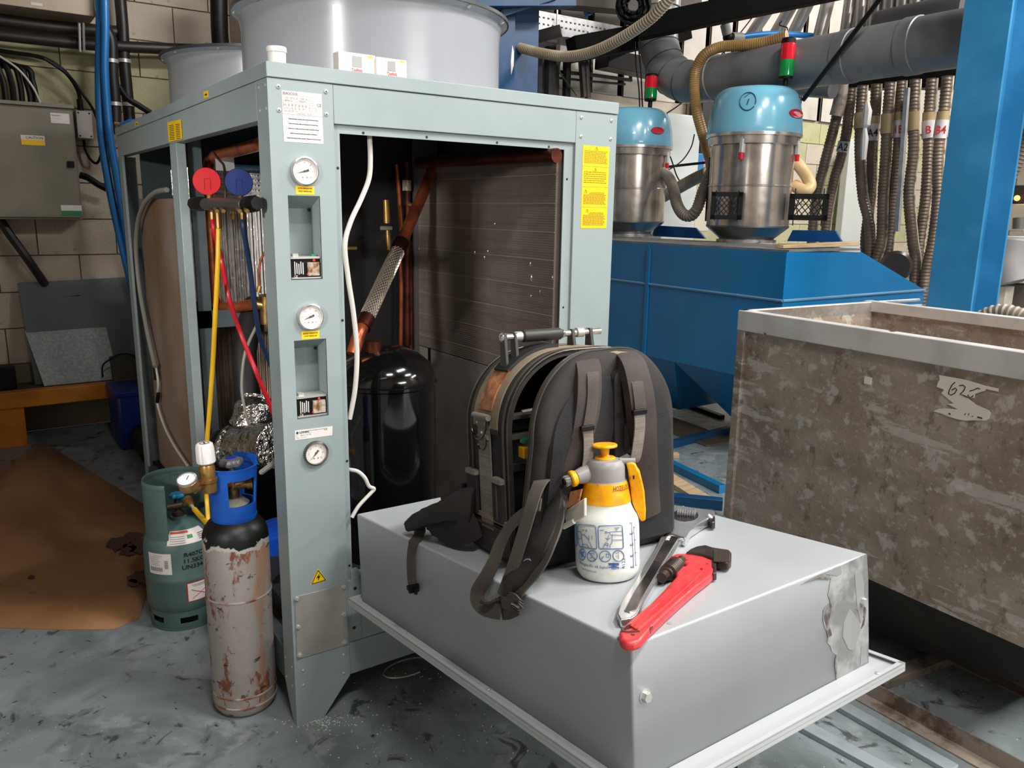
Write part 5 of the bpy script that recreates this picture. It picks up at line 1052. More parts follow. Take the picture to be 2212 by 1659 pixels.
for k in (-1, 1): q.tube([c+X_*.014*k, c+X_*.012*k-Vector((0, 0, .016))], .005, 6)
q.box(c-Vector((.017, .006, .005)), c+Vector((.017, .006, .006))); q.box(c-Vector((.013, .006, .014)), c+Vector((.013, .006, -.004))); q.build('side_release_buckle', BLACK, bg)
q = MB(); pts = [HB_(u, v, .068) for u, v in ((1004, 1084), (1008, 1096), (1006, 1110), (1010, 1122), (1007, 1134))]
for a, b in zip(pts, pts[1:]): m_ = (a+b)*.5; L_ = (b-a).length*.6; q.tube([m_+Vector((0, .004*math.cos(t), L_*math.sin(t))) for t in [2*math.pi*k/10 for k in range(10)]], .0014, 5, closed=True)
q.build('chain', CHROME, bg)
# what shows inside
q = MB(); q.box((.02, .03, .30), (.25, .08, .312)); q.box((.02, .02, .35), (.3, .06, .36)); q.box((.02, .02, .225), (.2, .05, .24)); q.build('inner_pocket', FAB, bg)
p = BP(1131, 978, .0); MB().box((p.x-.004, -.006, p.z-.014), (p.x+.05, .02, p.z+.014)).build('yellow_tool', mat('tool_yellow', (236, 170, 30), .4), bg, bevel=.003)
q = MB(); p = BP(1132, 952, .005); q.ball(p+Vector((.01, 0, 0)), .014, 10, (1.6, .8, .7)); q.build('green_pouch', mat('bag_green', (30, 110, 80), .3), bg)
q = MB(); p = BP(1130, 890, .01); q.tube([p+Vector((-.004, 0, 0)), p+Vector((.03, 0, .002))], .005, 8); q.build('steel_tool', CHROME, bg)
# ------------------------------------------------------------------ cream bracket and leather flap beside the sprayer
cl = thing('cream_clip', 'bent cream metal clip with a brown leather scrap behind the spray bottle', 'clip', M=HM)
a_ = [H(u, v, b=.115) for u, v in ((1216, 1108), (1228, 1098), (1262, 1076), (1262, 1116), (1236, 1132), (1222, 1136), (1221, 1124))]
MB().prism(a_, (0, .008, 0)).build('bracket', mat('cream_paint', (212, 208, 196), .4), cl, bevel=.002)
MB().tube([H(1217, 1138, b=.11), H(1240, 1126, b=.115)], .006, 8).build('rolled_lip', mat('cream_paint', (212, 208, 196), .4), cl)
MB().prism([H(u, v, b=.108) for u, v in ((1232, 1062), (1256, 1056), (1250, 1082), (1224, 1098))], (0, .004, 0)).build('leather_flap', LEA, cl)
# ------------------------------------------------------------------ hand sprayer
C_ = HMI @ CAM; fr = Vector((.946, .168, 0)); dv = Vector((fr.x-C_.x, fr.y-C_.y, 0)).normalized()
k_ = ((HM @ (fr+dv*.07))-CAM).dot(FW)/FPX; rS = 69*k_; cS = fr+dv*rS
right = Vector((-dv.y, dv.x, 0)) if Vector((-dv.y, dv.x, 0)).dot(Vector((RT.dot(E1), RT.dot(E2), 0))) > 0 else Vector((dv.y, -dv.x, 0))
SM = HM @ frame(cS, right, -dv if right.cross(-dv).z > 0 else dv, (0, 0, 1)); SI = SM.inverted()
sgn = 1 if right.cross(-dv).z > 0 else -1    # local +y points to the viewer when sgn == 1
def SH(v, u=1315): return LP(SI, u, v, 1, 0).z
sp_ = thing('hand_sprayer', 'white pressure spray bottle with yellow collar, trigger and pump knob', 'spray bottle', M=SM)
z_ = lambda y: SH(920+y/3.319); r3 = lambda x: x*k_
zb0 = 0
prof = [(0, .004), (r3(50), 0), (r3(60), .004), (r3(66), .014), (r3(69), .032)]+[(r3(69), z_(700))]+[(r3(68), z_(655)), (r3(65), z_(625)), (r3(60), z_(598)), (r3(55.5), z_(570)), (r3(53), z_(545)), (r3(52), z_(520))]
MB().lathe(prof, 64).build('bottle', layered('milky_plastic', (242, 242, 236), [((206, 204, 186), 12, .5, .68, .8, (1, 1, 1)), ((214, 230, 222), 3, .4, .6, .6, (1, 1, 1))], .35), sp_)
YEL = mat('sprayer_yellow', (250, 180, 8), .38, c2=(230, 150, 10), scale=30, c3=(150, 90, 20), s3=60, lo3=.70, hi3=.74)
GRS = mat('sprayer_grey', (150, 148, 148), .4)
MB().lathe([(r3(51), z_(532)), (r3(53.5), z_(530)), (r3(52), z_(500)), (r3(47), z_(410)), (r3(45), z_(388)), (r3(43), z_(386))], 56).build('collar', YEL, sp_)
MB().lathe([(r3(44), z_(392)), (r3(44), z_(384)), (r3(42), z_(380)), (r3(42), z_(290)), (r3(40), z_(265)), (r3(35), z_(242)), (r3(26), z_(234)), (0, z_(232))], 56).build('cap', GRS, sp_)
zp = z_(236)
MB().lathe([(r3(22), zp-.002), (r3(22.5), zp+.003), (r3(20), zp+.005), (r3(12), zp+.005), (r3(8.5), z_(205)), (r3(10), z_(160)), (r3(13), z_(152)), (r3(26.5), z_(148)), (r3(27), z_(138)), (r3(25), z_(130)), (0, z_(127))], 40).build('pump_knob', YEL, sp_)
zn = z_(322)
def sy(x, y, z): return Vector((x, y, z))
n0, n1, n2, n3 = Vector((-r3(20), 0, zn)), Vector((-r3(62), -.028, zn-.008)), Vector((-r3(74), -.034, zn-.011)), Vector((-r3(86), -.042, zn-.014))
MB().tube([n0, n0.lerp(n1, .6), n1], [r3(22), r3(19), r3(14.5)], 24).build('spray_arm', GRS, sp_)
MB().tube([n1, n1.lerp(n2, .3), n1.lerp(n2, .8), n2], [r3(15), r3(17.5), r3(17.5), r3(15)], 24).build('yellow_ring', YEL, sp_)
d_ = (n3-n2); nz = MB().tube([n2-d_*.2, n3, n3], [r3(11), r3(9), 0], 20)
for k in range(10): t_ = 2*math.pi*k/10; Mx = axis(n2, d_); nz.box((r3(8.5)*1-.001, -.0012, 0), (r3(11.5), .0012, d_.length*.9), Mx @ Matrix.Rotation(t_, 4, 'Z'))
nz.build('nozzle', mat('nozzle_grey', (120, 118, 118), .4), sp_)
q = MB(); q.ring(r3(4), r3(6.5), d_.length, d_.length+.002, 16, axis(n2, d_)); q.build('nozzle_rim', BLACK, sp_)
tp = [(505, 268), (548, 262), (572, 270), (590, 310), (605, 330), (622, 395), (638, 470), (648, 600), (646, 682), (615, 690), (598, 660), (566, 590), (552, 555), (545, 520), (538, 440), (528, 385), (518, 320)]
tg = MB().prism([LP(SI, 1200+x/3.319, 920+y/3.319, 1, -.012) for x, y in tp], (0, .024, 0)).build('trigger', YEL, sp_, bevel=.004, seg=3)
q = MB(); p = LP(SI, 1369, 1031, 1, -.0125); q.box(p-Vector((.0015, .0006, .004)), p+Vector((.0015, .0006, .004))); q.build('trigger_slot', INK, tg)
q = MB(); q.tube([Vector((r3(30), -.004, z_(250))), LP(SI, 1372, 996, 1, 0)], .007, 10); q.build('trigger_hinge', GRS, sp_)
# blue print on the bottle
def wp(x, y, rr=None): # photo-crop offset from the axis -> point on the bottle wall
    th = math.asin(max(-.98, min(.98, (x/3.319-115)/69.0)))
    rr = (rr or rS)+.0010
    z = SH(920+y/3.319)+ (rS*math.cos(th))*.45
    return Vector((rr*math.sin(th), -rr*math.cos(th), z))
c6 = lambda x, y: (x*190/1313*3.319+30*3.319, (y*240/1659+120)*3.319)   # 1230..1420 x 1040..1280 crop -> 1200,920 crop
def poly(mb, pts, r=.0009, closed=False):
    r *= .78
    P3 = [wp(*c6(x, y)) for x, y in pts]
    if closed: P3 = P3+[P3[0]]
    out = []
    for (a, b) in zip(pts, (pts[1:]+[pts[0]]) if closed else pts[1:]):
        n = max(1, int(math.hypot(a[0]-b[0], a[1]-b[1])/30))
        out += [wp(*c6(a[0]+(b[0]-a[0])*k/n, a[1]+(b[1]-a[1])*k/n)) for k in range(n)]
    out.append(P3[-1]); mb.tube(out, r, 4, False)
q = MB()
for fr_ in ([(185, 680), (330, 705), (415, 722), (432, 745), (438, 900), (440, 1045), (425, 1062), (330, 1045), (200, 1005), (180, 985), (170, 850), (165, 700)], [(490, 732), (640, 730), (780, 716), (805, 730), (812, 880), (815, 1030), (800, 1052), (640, 1062), (490, 1060), (472, 1045), (465, 900), (466, 755)], [(115, 650), (145, 665), (152, 800), (158, 970), (140, 985), (112, 960)]): poly(q, fr_, .0011, True)
for (cx1, cy1, rx, ry) in ((228, 1125, 50, 80), (372, 1157, 72, 78), (554, 1168, 80, 78), (742, 1158, 78, 78)): poly(q, [(cx1+rx*math.cos(2*math.pi*k/18), cy1+ry*math.sin(2*math.pi*k/18)) for k in range(18)], .0011, True)
poly(q, [(325, 1105), (420, 1215)]); poly(q, [(190, 1080), (265, 1175)])
for k in range(6): poly(q, [(222, 1170), (195+12*k, 1070+4*k)], .0008)
for l in ([(515, 1170), (500, 1210), (540, 1170)], [(570, 1130), (610, 1140), (600, 1190), (570, 1180), (570, 1130)], [(742, 1100), (742, 1205)], [(700, 1120), (725, 1120)], [(705, 1165), (722, 1165)], [(345, 1120), (395, 1115), (400, 1150)], [(335, 1180), (370, 1185)],
          [(630, 820), (800, 800)], [(630, 820), (630, 860), (798, 860)], [(655, 935), (800, 925)], [(660, 860), (655, 980), (628, 1000), (625, 1050)], [(725, 800), (725, 775), (700, 760), (765, 752), (735, 775)], [(490, 795), (545, 795)], [(570, 810), (590, 820), (585, 840), (562, 835), (570, 810)], [(590, 825), (630, 828)], [(610, 870), (590, 960)], [(565, 905), (600, 925), (635, 905)], [(560, 975), (530, 1050)], [(605, 985), (590, 1050)], [(560, 975), (605, 985)], [(550, 1000), (598, 1012)],
          [(175, 775), (220, 795), (240, 1000)], [(240, 980), (300, 985), (330, 1030)], [(220, 830), (265, 840)], [(260, 830), (330, 920)], [(330, 860), (330, 960)], [(375, 865), (375, 920)], [(180, 885), (222, 895)], [(230, 765), (265, 770)], [(285, 780), (300, 775), (305, 790), (290, 795)], [(340, 960), (375, 1035)]): poly(q, l, .0007)
poly(q, [(938, 665), (945, 900), (955, 1320)], .0009); poly(q, [(970, 715), (980, 1000), (988, 1280)], .0008)
for k in range(5): poly(q, [(905+k*3, 668+160*k), (942+k*3, 668+160*k)], .0008)
for k in range(4): poly(q, [(972+k*3, 720+185*k), (1000+k*3, 715+185*k)], .0007)
q.build('pictograms', INKBL, sp_)
q = MB()
for (x0, x1, y) in ((600, 745, 1270), (600, 745, 1285), (600, 745, 1300), (600, 745, 1325)): poly(q, [(x0, y), (x1, y-2)], .0014 if y != 1300 else .0006)
poly(q, [(672, 1262), (672, 1335)], .0012); poly(q, [(600, 1262), (745, 1335)], .0007); poly(q, [(745, 1262), (600, 1335)], .0007); q.build('flag_print', INKBL, sp_)
q = MB(); fnw = lambda th0, z0, k=1: (lambda x, y: Vector(((rS+.0006)*math.sin(th0+x*k/rS), -(rS+.0008)*math.cos(th0+x*k/rS), z0+y)))
z1_ = wp(*c6(600, 1290)).z
text(q, 'Birmingham B76 1AB, England', .0088, Matrix(), 'LEFT', .68, fn=fnw(-1.0, z1_-.009)); text(q, 'www.hozelock.com', .0072, Matrix(), 'LEFT', .7, fn=fnw(-.9, z1_-.020))
text(q, 'Made in U.K.', .0058, Matrix(), 'LEFT', .95, fn=fnw(.10, wp(*c6(600, 1362)).z))
vs, fs = text_geo('4122', .012); f_ = fnw(.545, wp(*c6(790, 1345)).z); q.add([f_(-v[1], v[0]) for v in vs], fs)
zs = [wp(*c6(920, 668+160*k)).z-.003 for k in range(5)]
for k, s_ in enumerate(('1.25', '1.00', '0.75', '0.50', '0.25')): text(q, s_, .0075, Matrix(), 'LEFT', 1, fn=fnw(.74, zs[k]))
q.build('lettering', INKBL, sp_)
q = MB(); rc_ = r3(50); text(q, 'HOZELOCK', .0155, Matrix(), 'LEFT', .62, .0003, fn=lambda x, y: Vector(((rc_+.0012-y*.12)*math.sin(.30+x/rc_), -(rc_+.0012-y*.12)*math.cos(.30+x/rc_), z_(470)+.012+y))); q.build('collar_lettering', mat('worn_print', (120, 66, 20), .6), sp_)
# ------------------------------------------------------------------ adjustable wrench
aw = thing('adjustable_wrench', 'long chrome adjustable wrench lying beside the spray bottle', 'wrench', M=HM)
def c6h(x, y, h): return H(1200+x/3.319, 920+y/3.319, h=h)
th_ = .018
hand = [(442, 1345), (470, 1255), (560, 1130), (640, 990), (725, 855), (775, 745), (800, 705), (930, 715), (935, 760), (850, 905), (735, 1085), (640, 1240), (583, 1352), (545, 1376), (465, 1388)]
MB().prism([c6h(x, y, th_) for x, y in hand], (0, 0, -th_+.001)).build('handle', CHROME, aw, bevel=.003, seg=3)
web = [(495, 1325), (560, 1200), (680, 1000), (790, 800), (825, 725), (905, 725), (890, 790), (790, 950), (690, 1115), (600, 1270), (575, 1320), (530, 1335)]
rec = MB().prism([c6h(x, y, th_+.0006) for x, y in web], (0, 0, -.001)).build('recessed_web', CHROMED, aw)
q = MB(); rim_pts = [c6h(x, y, th_+.001) for x, y in web]; q.tube(rim_pts, .0012, 6, closed=True); q.build('web_rim', CHROME, aw)
head = [(745, 640), (735, 600), (760, 556), (850, 565), (960, 580), (1140, 603), (1143, 640), (1105, 655), (1040, 690), (965, 740), (930, 800), (800, 760), (775, 700), (800, 660), (770, 655)]
MB().prism([c6h(x, y, .027) for x, y in head], (0, 0, -.025)).build('head', CHROME, aw, bevel=.004, seg=3)
jaw = [(1000, 600), (1085, 590), (1125, 592), (1142, 604), (1144, 685), (1120, 690), (1090, 660), (1010, 640)]
MB().prism([c6h(x, y, .025) for x, y in jaw], (0, 0, -.021)).build('sliding_jaw', CHROMED, aw, bevel=.003)
jaw2 = [(742, 575), (745, 552), (840, 556), (930, 570), (850, 580)]
MB().prism([c6h(x, y, .026) for x, y in jaw2], (0, 0, -.022)).build('fixed_jaw', CHROMED, aw, bevel=.003)
pk0, pk1 = c6h(880, 625, .031), c6h(1000, 635, .031); Lk = (pk1-pk0).length
MB().prism([c6h(830+50*math.cos(t)+95, 635+42*math.sin(t), .0365) if 0 else c6h(930+95*math.cos(t), 640+45*math.sin(t), .0275) for t in [2*math.pi*k/16 for k in range(16)]], (0, 0, -.0005)).build('screw_window', CHROMED, aw)
q = MB(); q.tube([pk0+(pk1-pk0)*(k/28) for k in range(29)], [.015 if k % 4 in (0, 1) else .0115 for k in range(29)], 16); q.build('knurled_screw', CHROME, aw)
p = c6h(1104, 655, .026); q = MB(); q.lathe([(0, .006), (.008, .005), (.009, 0)], 16, axis(p, (.5, .2, .6))); q.build('jaw_pin', ZINC, aw)
q = MB(); bx_, by_ = c6h(735, 930, th_+.0013), c6h(795, 870, th_+.0013); d_ = (by_-bx_).normalized()
text(q, 'BEDFORD', .017, frame(c6h(745, 975, th_+.0014), d_, Vector((0, 0, 1)).cross(d_), (0, 0, 1)), bold=.0002); q.build('engraved_lettering', mat('engraving', (70, 60, 54), .6), rec)
q = MB(); text(q, '24"/600mm', .011, frame(c6h(812, 820, th_+.0014), (c6h(850, 745, th_)-c6h(812, 820, th_)).normalized(), Vector((0, 0, 1)).cross((c6h(850, 745, th_)-c6h(812, 820, th_)).normalized()), (0, 0, 1)), bold=.001); q.build('size_mark', LABELW, rec)
# ------------------------------------------------------------------ pipe wrench
pw = thing('pipe_wrench', 'red pipe wrench lying across the near corner of the grey hood', 'wrench', M=HM)
RED = mat('pipe_wrench_red', (222, 62, 66), .38, c2=(206, 50, 56), scale=12, c3=(70, 30, 30), s3=38, lo3=.66, hi3=.70, coat=.2)
t2 = .022
hd2 = [(452, 1478), (462, 1450), (495, 1418), (560, 1362), (660, 1282), (760, 1185), (830, 1110), (862, 1075), (858, 1040), (842, 1015), (870, 1003), (925, 1000), (935, 985), (905, 972), (850, 968), (806, 985), (797, 965), (820, 930), (870, 910), (960, 912), (1060, 932), (1138, 962), (1142, 1040), (1110, 1075), (1010, 1150), (900, 1245), (790, 1345), (680, 1450), (610, 1530), (560, 1548), (500, 1548), (462, 1525)]
MB().prism([c6h(x, y, t2) for x, y in hd2], (0, 0, -t2+.002)).build('handle', RED, pw, bevel=.009, seg=4)
q = MB(); pts = [c6h(x, y, t2+.001) for x, y in ((540, 1440), (660, 1330), (790, 1205), (900, 1100), (985, 1040), (1040, 1020), (1060, 1035), (1000, 1100), (900, 1190), (790, 1290), (680, 1390), (590, 1470))]; q.tube(pts, .0028, 6, closed=True); q.build('i_beam_ridge', RED, pw)
q = MB(); q.prism([c6h(x, y, t2+.0004) for x, y in ((485, 1455), (520, 1425), (560, 1415), (575, 1425), (530, 1455), (495, 1465))], (0, 0, -.0008)); q.build('hang_hole', mat('hole_dark', (60, 30, 30), .7), pw)
q = MB(); q.tube([c6h(x, y, t2+.0002) for x, y in ((478, 1450), (482, 1475), (520, 1480), (600, 1475), (590, 1460))], .003, 5); q.build('worn_edge', mat('bare_worn_steel', (120, 100, 90), .4, metal=.7), pw)
IRON = mat('dark_iron', (70, 60, 56), .42, metal=.6, c2=(92, 74, 64), scale=22)
MB().prism([c6h(x, y, t2+.004) for x, y in ((930, 908), (965, 880), (1010, 860), (1075, 850), (1130, 868), (1245, 885), (1262, 905), (1258, 960), (1235, 978), (1150, 965), (1100, 935), (1020, 915))], (0, 0, -t2+.002)).build('hook_jaw', IRON, pw, bevel=.004)
q = MB()
for k in range(11): x = 1140+k*10.5; q.box(c6h(x, 890+k*1.2, t2+.0045), c6h(x+3, 965, t2+.0058)) if 0 else q.tube([c6h(x, 890+k*1.0, t2+.0048), c6h(x-2, 972, t2+.0048)], .0016, 5)
q.build('teeth', mat('iron_teeth', (110, 96, 86), .4, metal=.7), pw)
MB().prism([c6h(x, y, t2+.001) for x, y in ((1118, 950), (1152, 965), (1154, 1050), (1128, 1055), (1132, 1020), (1120, 1010))], (0, 0, -t2+.004)).build('heel_jaw', IRON, pw, bevel=.002)
n0, n1 = c6h(790, 1070, .020), c6h(880, 985, .020); dn = n1-n0
q = MB(); q.tube([n0+dn*(k/30) for k in range(31)], [.001]+[(.020 if 4 < k < 26 else .014)*(1 if k % 3 else .93) for k in range(1, 30)]+[.001], 20); q.build('knurled_nut', IRON, pw)
q = MB(); q.tube([c6h(760, 1090, .02), c6h(905, 965, .02)], .012, 10); q.build('threaded_shank', IRON, pw)
p0, p1 = c6h(760, 1265, t2+.0012), c6h(835, 1195, t2+.0012)
# ------------------------------------------------------------------ blue hopper machine
bl = thing('blue_hopper_machine', 'large bright blue dust hopper housing behind the steel bin', 'machine')
X1, Y1 = 3.3, .78
zt1, zr, zv = 1.392, 1.105, .60
def face(pts, name, m=BLUE, par=bl, th=(0, .003, 0)): return MB().prism(pts, th).build(name, m, par, smooth=False)
q = MB()
q.prism([(X1, Y1, zv), (X1, Y1, zt1), (P(1862, 546, y=Y1).x, Y1, zt1-.012), (P(1996, 632, y=Y1).x, Y1, zr), (P(1996, 632, y=Y1).x, Y1, zv)], (0, 3.1, 0))
q.build('housing', BLUE, bl, smooth=False)
xe = P(1996, 632, y=Y1).x
q = MB(); q.tube([(X1-.002, Y1-.002, zr), (X1-.002, Y1+3.1, zr+.02)], .009, 6); q.tube([(X1-.002, Y1-.002, zr), (xe, Y1-.004, zr)], .009, 6); q.build('weld_seam', mat('blue_seam', (96, 140, 170), .4), bl)
q = MB(); q.box((X1-.012, 1.905, zv), (X1+.01, 1.935, zt1-.03)); q.box((X1-.004, 1.925, zt1-.15), (X1+.01, 1.94, zt1)); q.build('stiffening_rib', BLUE, bl)
for k, (ya, yb) in enumerate(((.78, 1.62), (1.62, 2.46), (2.46, 3.3))):
    yc_ = (ya+yb)/2; q = MB(); xm = 4.0
    top = [(X1, ya, zv), (xe, ya, zv), (xe, yb, zv), (X1, yb, zv)]; bot = [(xm-.3, yc_-.12, .14), (xm+.2, yc_-.12, .14), (xm+.2, yc_+.12, .14), (xm-.3, yc_+.12, .14)]
    q.hexa(top, bot); q.build('hopper_bottom', BLUE, bl, smooth=False)
for (x, y) in ((3.62, 2.02), (3.62, 2.9), (4.9, .9), (4.9, 2.9)): MB().box((x-.03, y-.03, 0), (x+.03, y+.03, .7)).build('leg', BLUED, bl)
MB().box((X1+.02, Y1+.0, zt1), (P(1862, 546, y=Y1).x-.02, Y1+3.1, zt1+.012)).build('top_plate', mat('dusty_top', (120, 116, 110), .6, c2=(80, 96, 108), scale=8), bl)
for (yk, x0) in ((1.95, 4.05), (3.4, 4.05)):
    q = MB(); q.prism([P(u, v, x=4.62 if yk < 3 else 4.5) for u, v in (((1700, 521), (1818, 523), (1804, 498), (1712, 497)) if yk < 3 else ((1408, 510), (1523, 516), (1502, 492), (1416, 487)))], (.02, 0, 0)); q.build('lid_flange', mat('lid_blue', (20, 84, 136), .4), bl)
    q = MB(); q.tube(spline([(x0+.25, yk-.05, zt1+.02), (x0+.3, yk-.06, zt1+.0), (x0+.5, yk-.05, zt1+.02), (x0+.55, yk, zt1+.1)]), .008, 6); q.build('lid_wire', BLACK, bl)
# lower front bars: louvre rails seen above the bin
q = MB()
a, b = P(1735, 664, y=Y1-.06), P(1985, 648, y=Y1-.06); q.tube([a, b], .011, 8); a, b = P(1735, 668, y=Y1-.05), P(1990, 660, y=Y1-.05); q.tube([a, b], .009, 8); o = q.build('steel_strip', GALV); tag(o, 'bundle of thin galvanised strips lying in front of the blue hopper', 'strip')
o = MB().box(P(1688, 532, y=Y1+.25)-Vector((0, .02, 0)), P(1856, 524, y=Y1+.10)+Vector((0, 0, .0))).build('timber_lath', WOOD); 
bpy.data.objects.remove(o)
a, b = P(1692, 534, y=Y1+.10), P(1856, 529, y=Y1+.10); dz = Vector((0, 0, .014)); o = MB().prism([a-dz*.5, b-dz*.5, b+dz*1.6, a+dz*.9], (0, .06, 0)).build('timber_lath', WOOD, None, bevel=.002); o.location.z += .0; tag(o, 'pale timber lath lying on the blue hopper top', 'timber')
# ------------------------------------------------------------------ industrial vacuum heads
def vac(u, v, x, lab, num, y=None):
    c = P(u, v, x=x); c.z = zt1+.012; k = (c-CAM).dot(FW)/FPX; cc = (CAM-c); f0 = math.atan2(cc.y, cc.x)
    t_ = thing('vacuum_head', lab, 'vacuum unit', c)
    def zz(vv): # height on the axis plane seen at row vv
        n = Vector((math.cos(f0), math.sin(f0), 0)); d = ray(u, vv); tt = (c-CAM).dot(n)/d.dot(n); return (CAM+d*tt).z-c.z
    kk = k; s = lambda px: px*kk
    return t_, zz, s, f0, c
V = {}
for key, (u, v, x, lab, dv, sc) in {'a': (1611, 520, 4.18, 'stainless vacuum head with pale blue cap marked with a circled 1', 0, 1), 'b': (1354, 500, 4.18, 'stainless vacuum head with plain pale blue cap farther back', 0, .86)}.items():
    t_, zz, s, f0, c = vac(u, v, x, lab, 1); off = (lambda r: r) if key == 'a' else (lambda r: 508-(525-r)*.815)
    Z = lambda r, off=off, zz=zz: zz(off(r)); sc = 1 if key == 'a' else .86*1.0
    if key == 'b': s = (lambda px, s=s: s(px)*.86)
    else: s = (lambda px, s=s: s(px)*.95)
    base = max(0, Z(525))
    MB().lathe([(0, 0), (s(66), 0), (s(66), .02), (s(58), .025), (s(58), Z(515)), (s(90), Z(490)), (s(90), Z(405)), (s(91.5), Z(404)), (s(91.5), Z(402)), (s(90), Z(401)), (s(90), Z(318)), (s(97), Z(316)), (s(98), Z(294)), (0, Z(294))], 64).build('stainless_body', INOX, t_)
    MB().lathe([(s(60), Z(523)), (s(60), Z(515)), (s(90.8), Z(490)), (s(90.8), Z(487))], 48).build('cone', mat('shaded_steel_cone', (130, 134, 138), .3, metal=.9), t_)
    cp_ = [(0, Z(294)), (s(101), Z(294)), (s(102), Z(289)), (s(101), Z(280)), (s(98), Z(250)), (s(92), Z(222)), (s(84), Z(204)), (s(72), Z(195)), (s(40), Z(190)), (0, Z(188))]
    MB().lathe(cp_, 64).build('cap', CAPB, t_)
    MB().lathe([(s(99), Z(300)), (s(102.5), Z(299)), (s(102.5), Z(293)), (s(99), Z(291))], 64).build('rim_band', CHROME, t_)
    def capr(z):
        p_ = cp_[1:]
        for (r0, z0), (r1, z1) in zip(p_, p_[1:]):
            if z0 <= z <= z1: return r0+(r1-r0)*(z-z0)/max(1e-6, z1-z0)
        return cp_[5][0]
    def onc(px, vv, off_=.003):
        z = Z(vv)+.0; r = capr(z); th = f0+math.asin(max(-.97, min(.97, s(px)/r))); return Vector(((r+off_)*math.cos(th), (r+off_)*math.sin(th), z))
    # red oval badge
    bc = 82 if key == 'a' else 60; bvv = 253 if key == 'a' else 256
    pts = [onc(bc+15*math.cos(2*math.pi*k/20), bvv+9*math.sin(2*math.pi*k/20)) for k in range(20)]; cen = sum(pts, Vector())/20
    nb = Vector((cen.x, cen.y, 0)).normalized(); q = MB(); q.add(pts+[p+nb*.006 for p in pts], [tuple(range(20, 40))]+[(i, (i+1) % 20, 20+(i+1) % 20, 20+i) for i in range(20)]); bd = q.build('oval_badge', mat('badge_red', (196, 34, 54), .35), t_, smooth=False)
    if key == 'a':
        q = MB(); xd = Vector((-nb.y, nb.x, 0)); text(q, 'MORETTO', s(7.5), frame(cen+nb*.008-Vector((0, 0, s(2.6))), xd, (0, 0, 1), nb), 'CENTER', sx=.78, bold=.001); q.build('lettering', mat('badge_white', (232, 190, 190), .5), bd)
        q = MB(); pts = [onc(-17+16*math.cos(2*math.pi*k/24+.6), 231+19*math.sin(2*math.pi*k/24+.6), .004) for k in range(24)]; q.tube(pts, .0035, 5, False); q.tube([onc(-20+5, 226, .004), onc(-23+5, 238, .004)], .0035, 5); q.tube([onc(-24, 222, .004), onc(-14, 214, .004)], .003, 5); q.build('marker_writing', mat('marker_blue', (20, 70, 110), .5), t_)
    # toggle latch with red handle
    for px, nm in (((-22, 'f'), (88, 's')) if key == 'a' else ((-60, 'f'), (84, 's'))):
        th = f0+math.asin(px/91); n = Vector((math.cos(th), math.sin(th), 0)); r = s(91)
        p0, p1 = n*(r+.012)+Vector((0, 0, Z(296))), n*(r+.018)+Vector((0, 0, Z(336)))
        q = MB(); q.tube([p0+Vector((0, 0, s(6))), p0, p1], .010, 6); q.tube([p0.lerp(p1, .3), p1], .018, 6); lt = q.build('latch', ZINC, t_); MB().tube([p1, p1-Vector((0, 0, s(14)))], .016, 8).build('latch_grip', mat('latch_red', (196, 20, 36), .4), lt)
    # stack light
    sx_ = 57 if key == 'a' else 42
    n = Vector((-math.sin(f0), math.cos(f0), 0)); p = n*s(sx_)+Vector((0, 0, 0))
    zs = [Z(v_) for v_ in ((188, 174, 168, 133, 98, 86) if key == 'a' else (188, 170, 164, 136, 105, 98))]
    r_ = s(15); sl = MB(); sl.lathe([(0, zs[0]-.01), (r_*.35, zs[0]-.01), (r_*.35, zs[1]), (r_*.9, zs[1]), (r_, zs[2]), (r_, zs[2]+.01)], 24, T(p)); sl = sl.build('stack_light', BLACK, t_); sl['label'] = 'red over green signal tower'
    MB().lathe([(0, zs[2]), (r_, zs[2]), (r_*1.02, zs[2]+.01), (r_, zs[3]), (0, zs[3])], 28, T(p)).build('green_lens', mat('green_lens', (0, 150, 70), .12, coat=.6, c2=(0, 120, 60), scale=3), sl)
    MB().lathe([(0, zs[3]), (r_*1.02, zs[3]), (r_*1.02, zs[3]+.01), (r_, zs[4]), (0, zs[4])], 28, T(p)).build('red_lens', mat('red_lens', (214, 20, 44), .12, coat=.6), sl)
    MB().lathe([(r_, zs[4]), (r_, zs[5]-.01), (r_*.85, zs[5]), (0, zs[5])], 24, T(p)).build('tower_cap', BLACK, sl)
    V[key] = (t_, c, Z, s, f0)
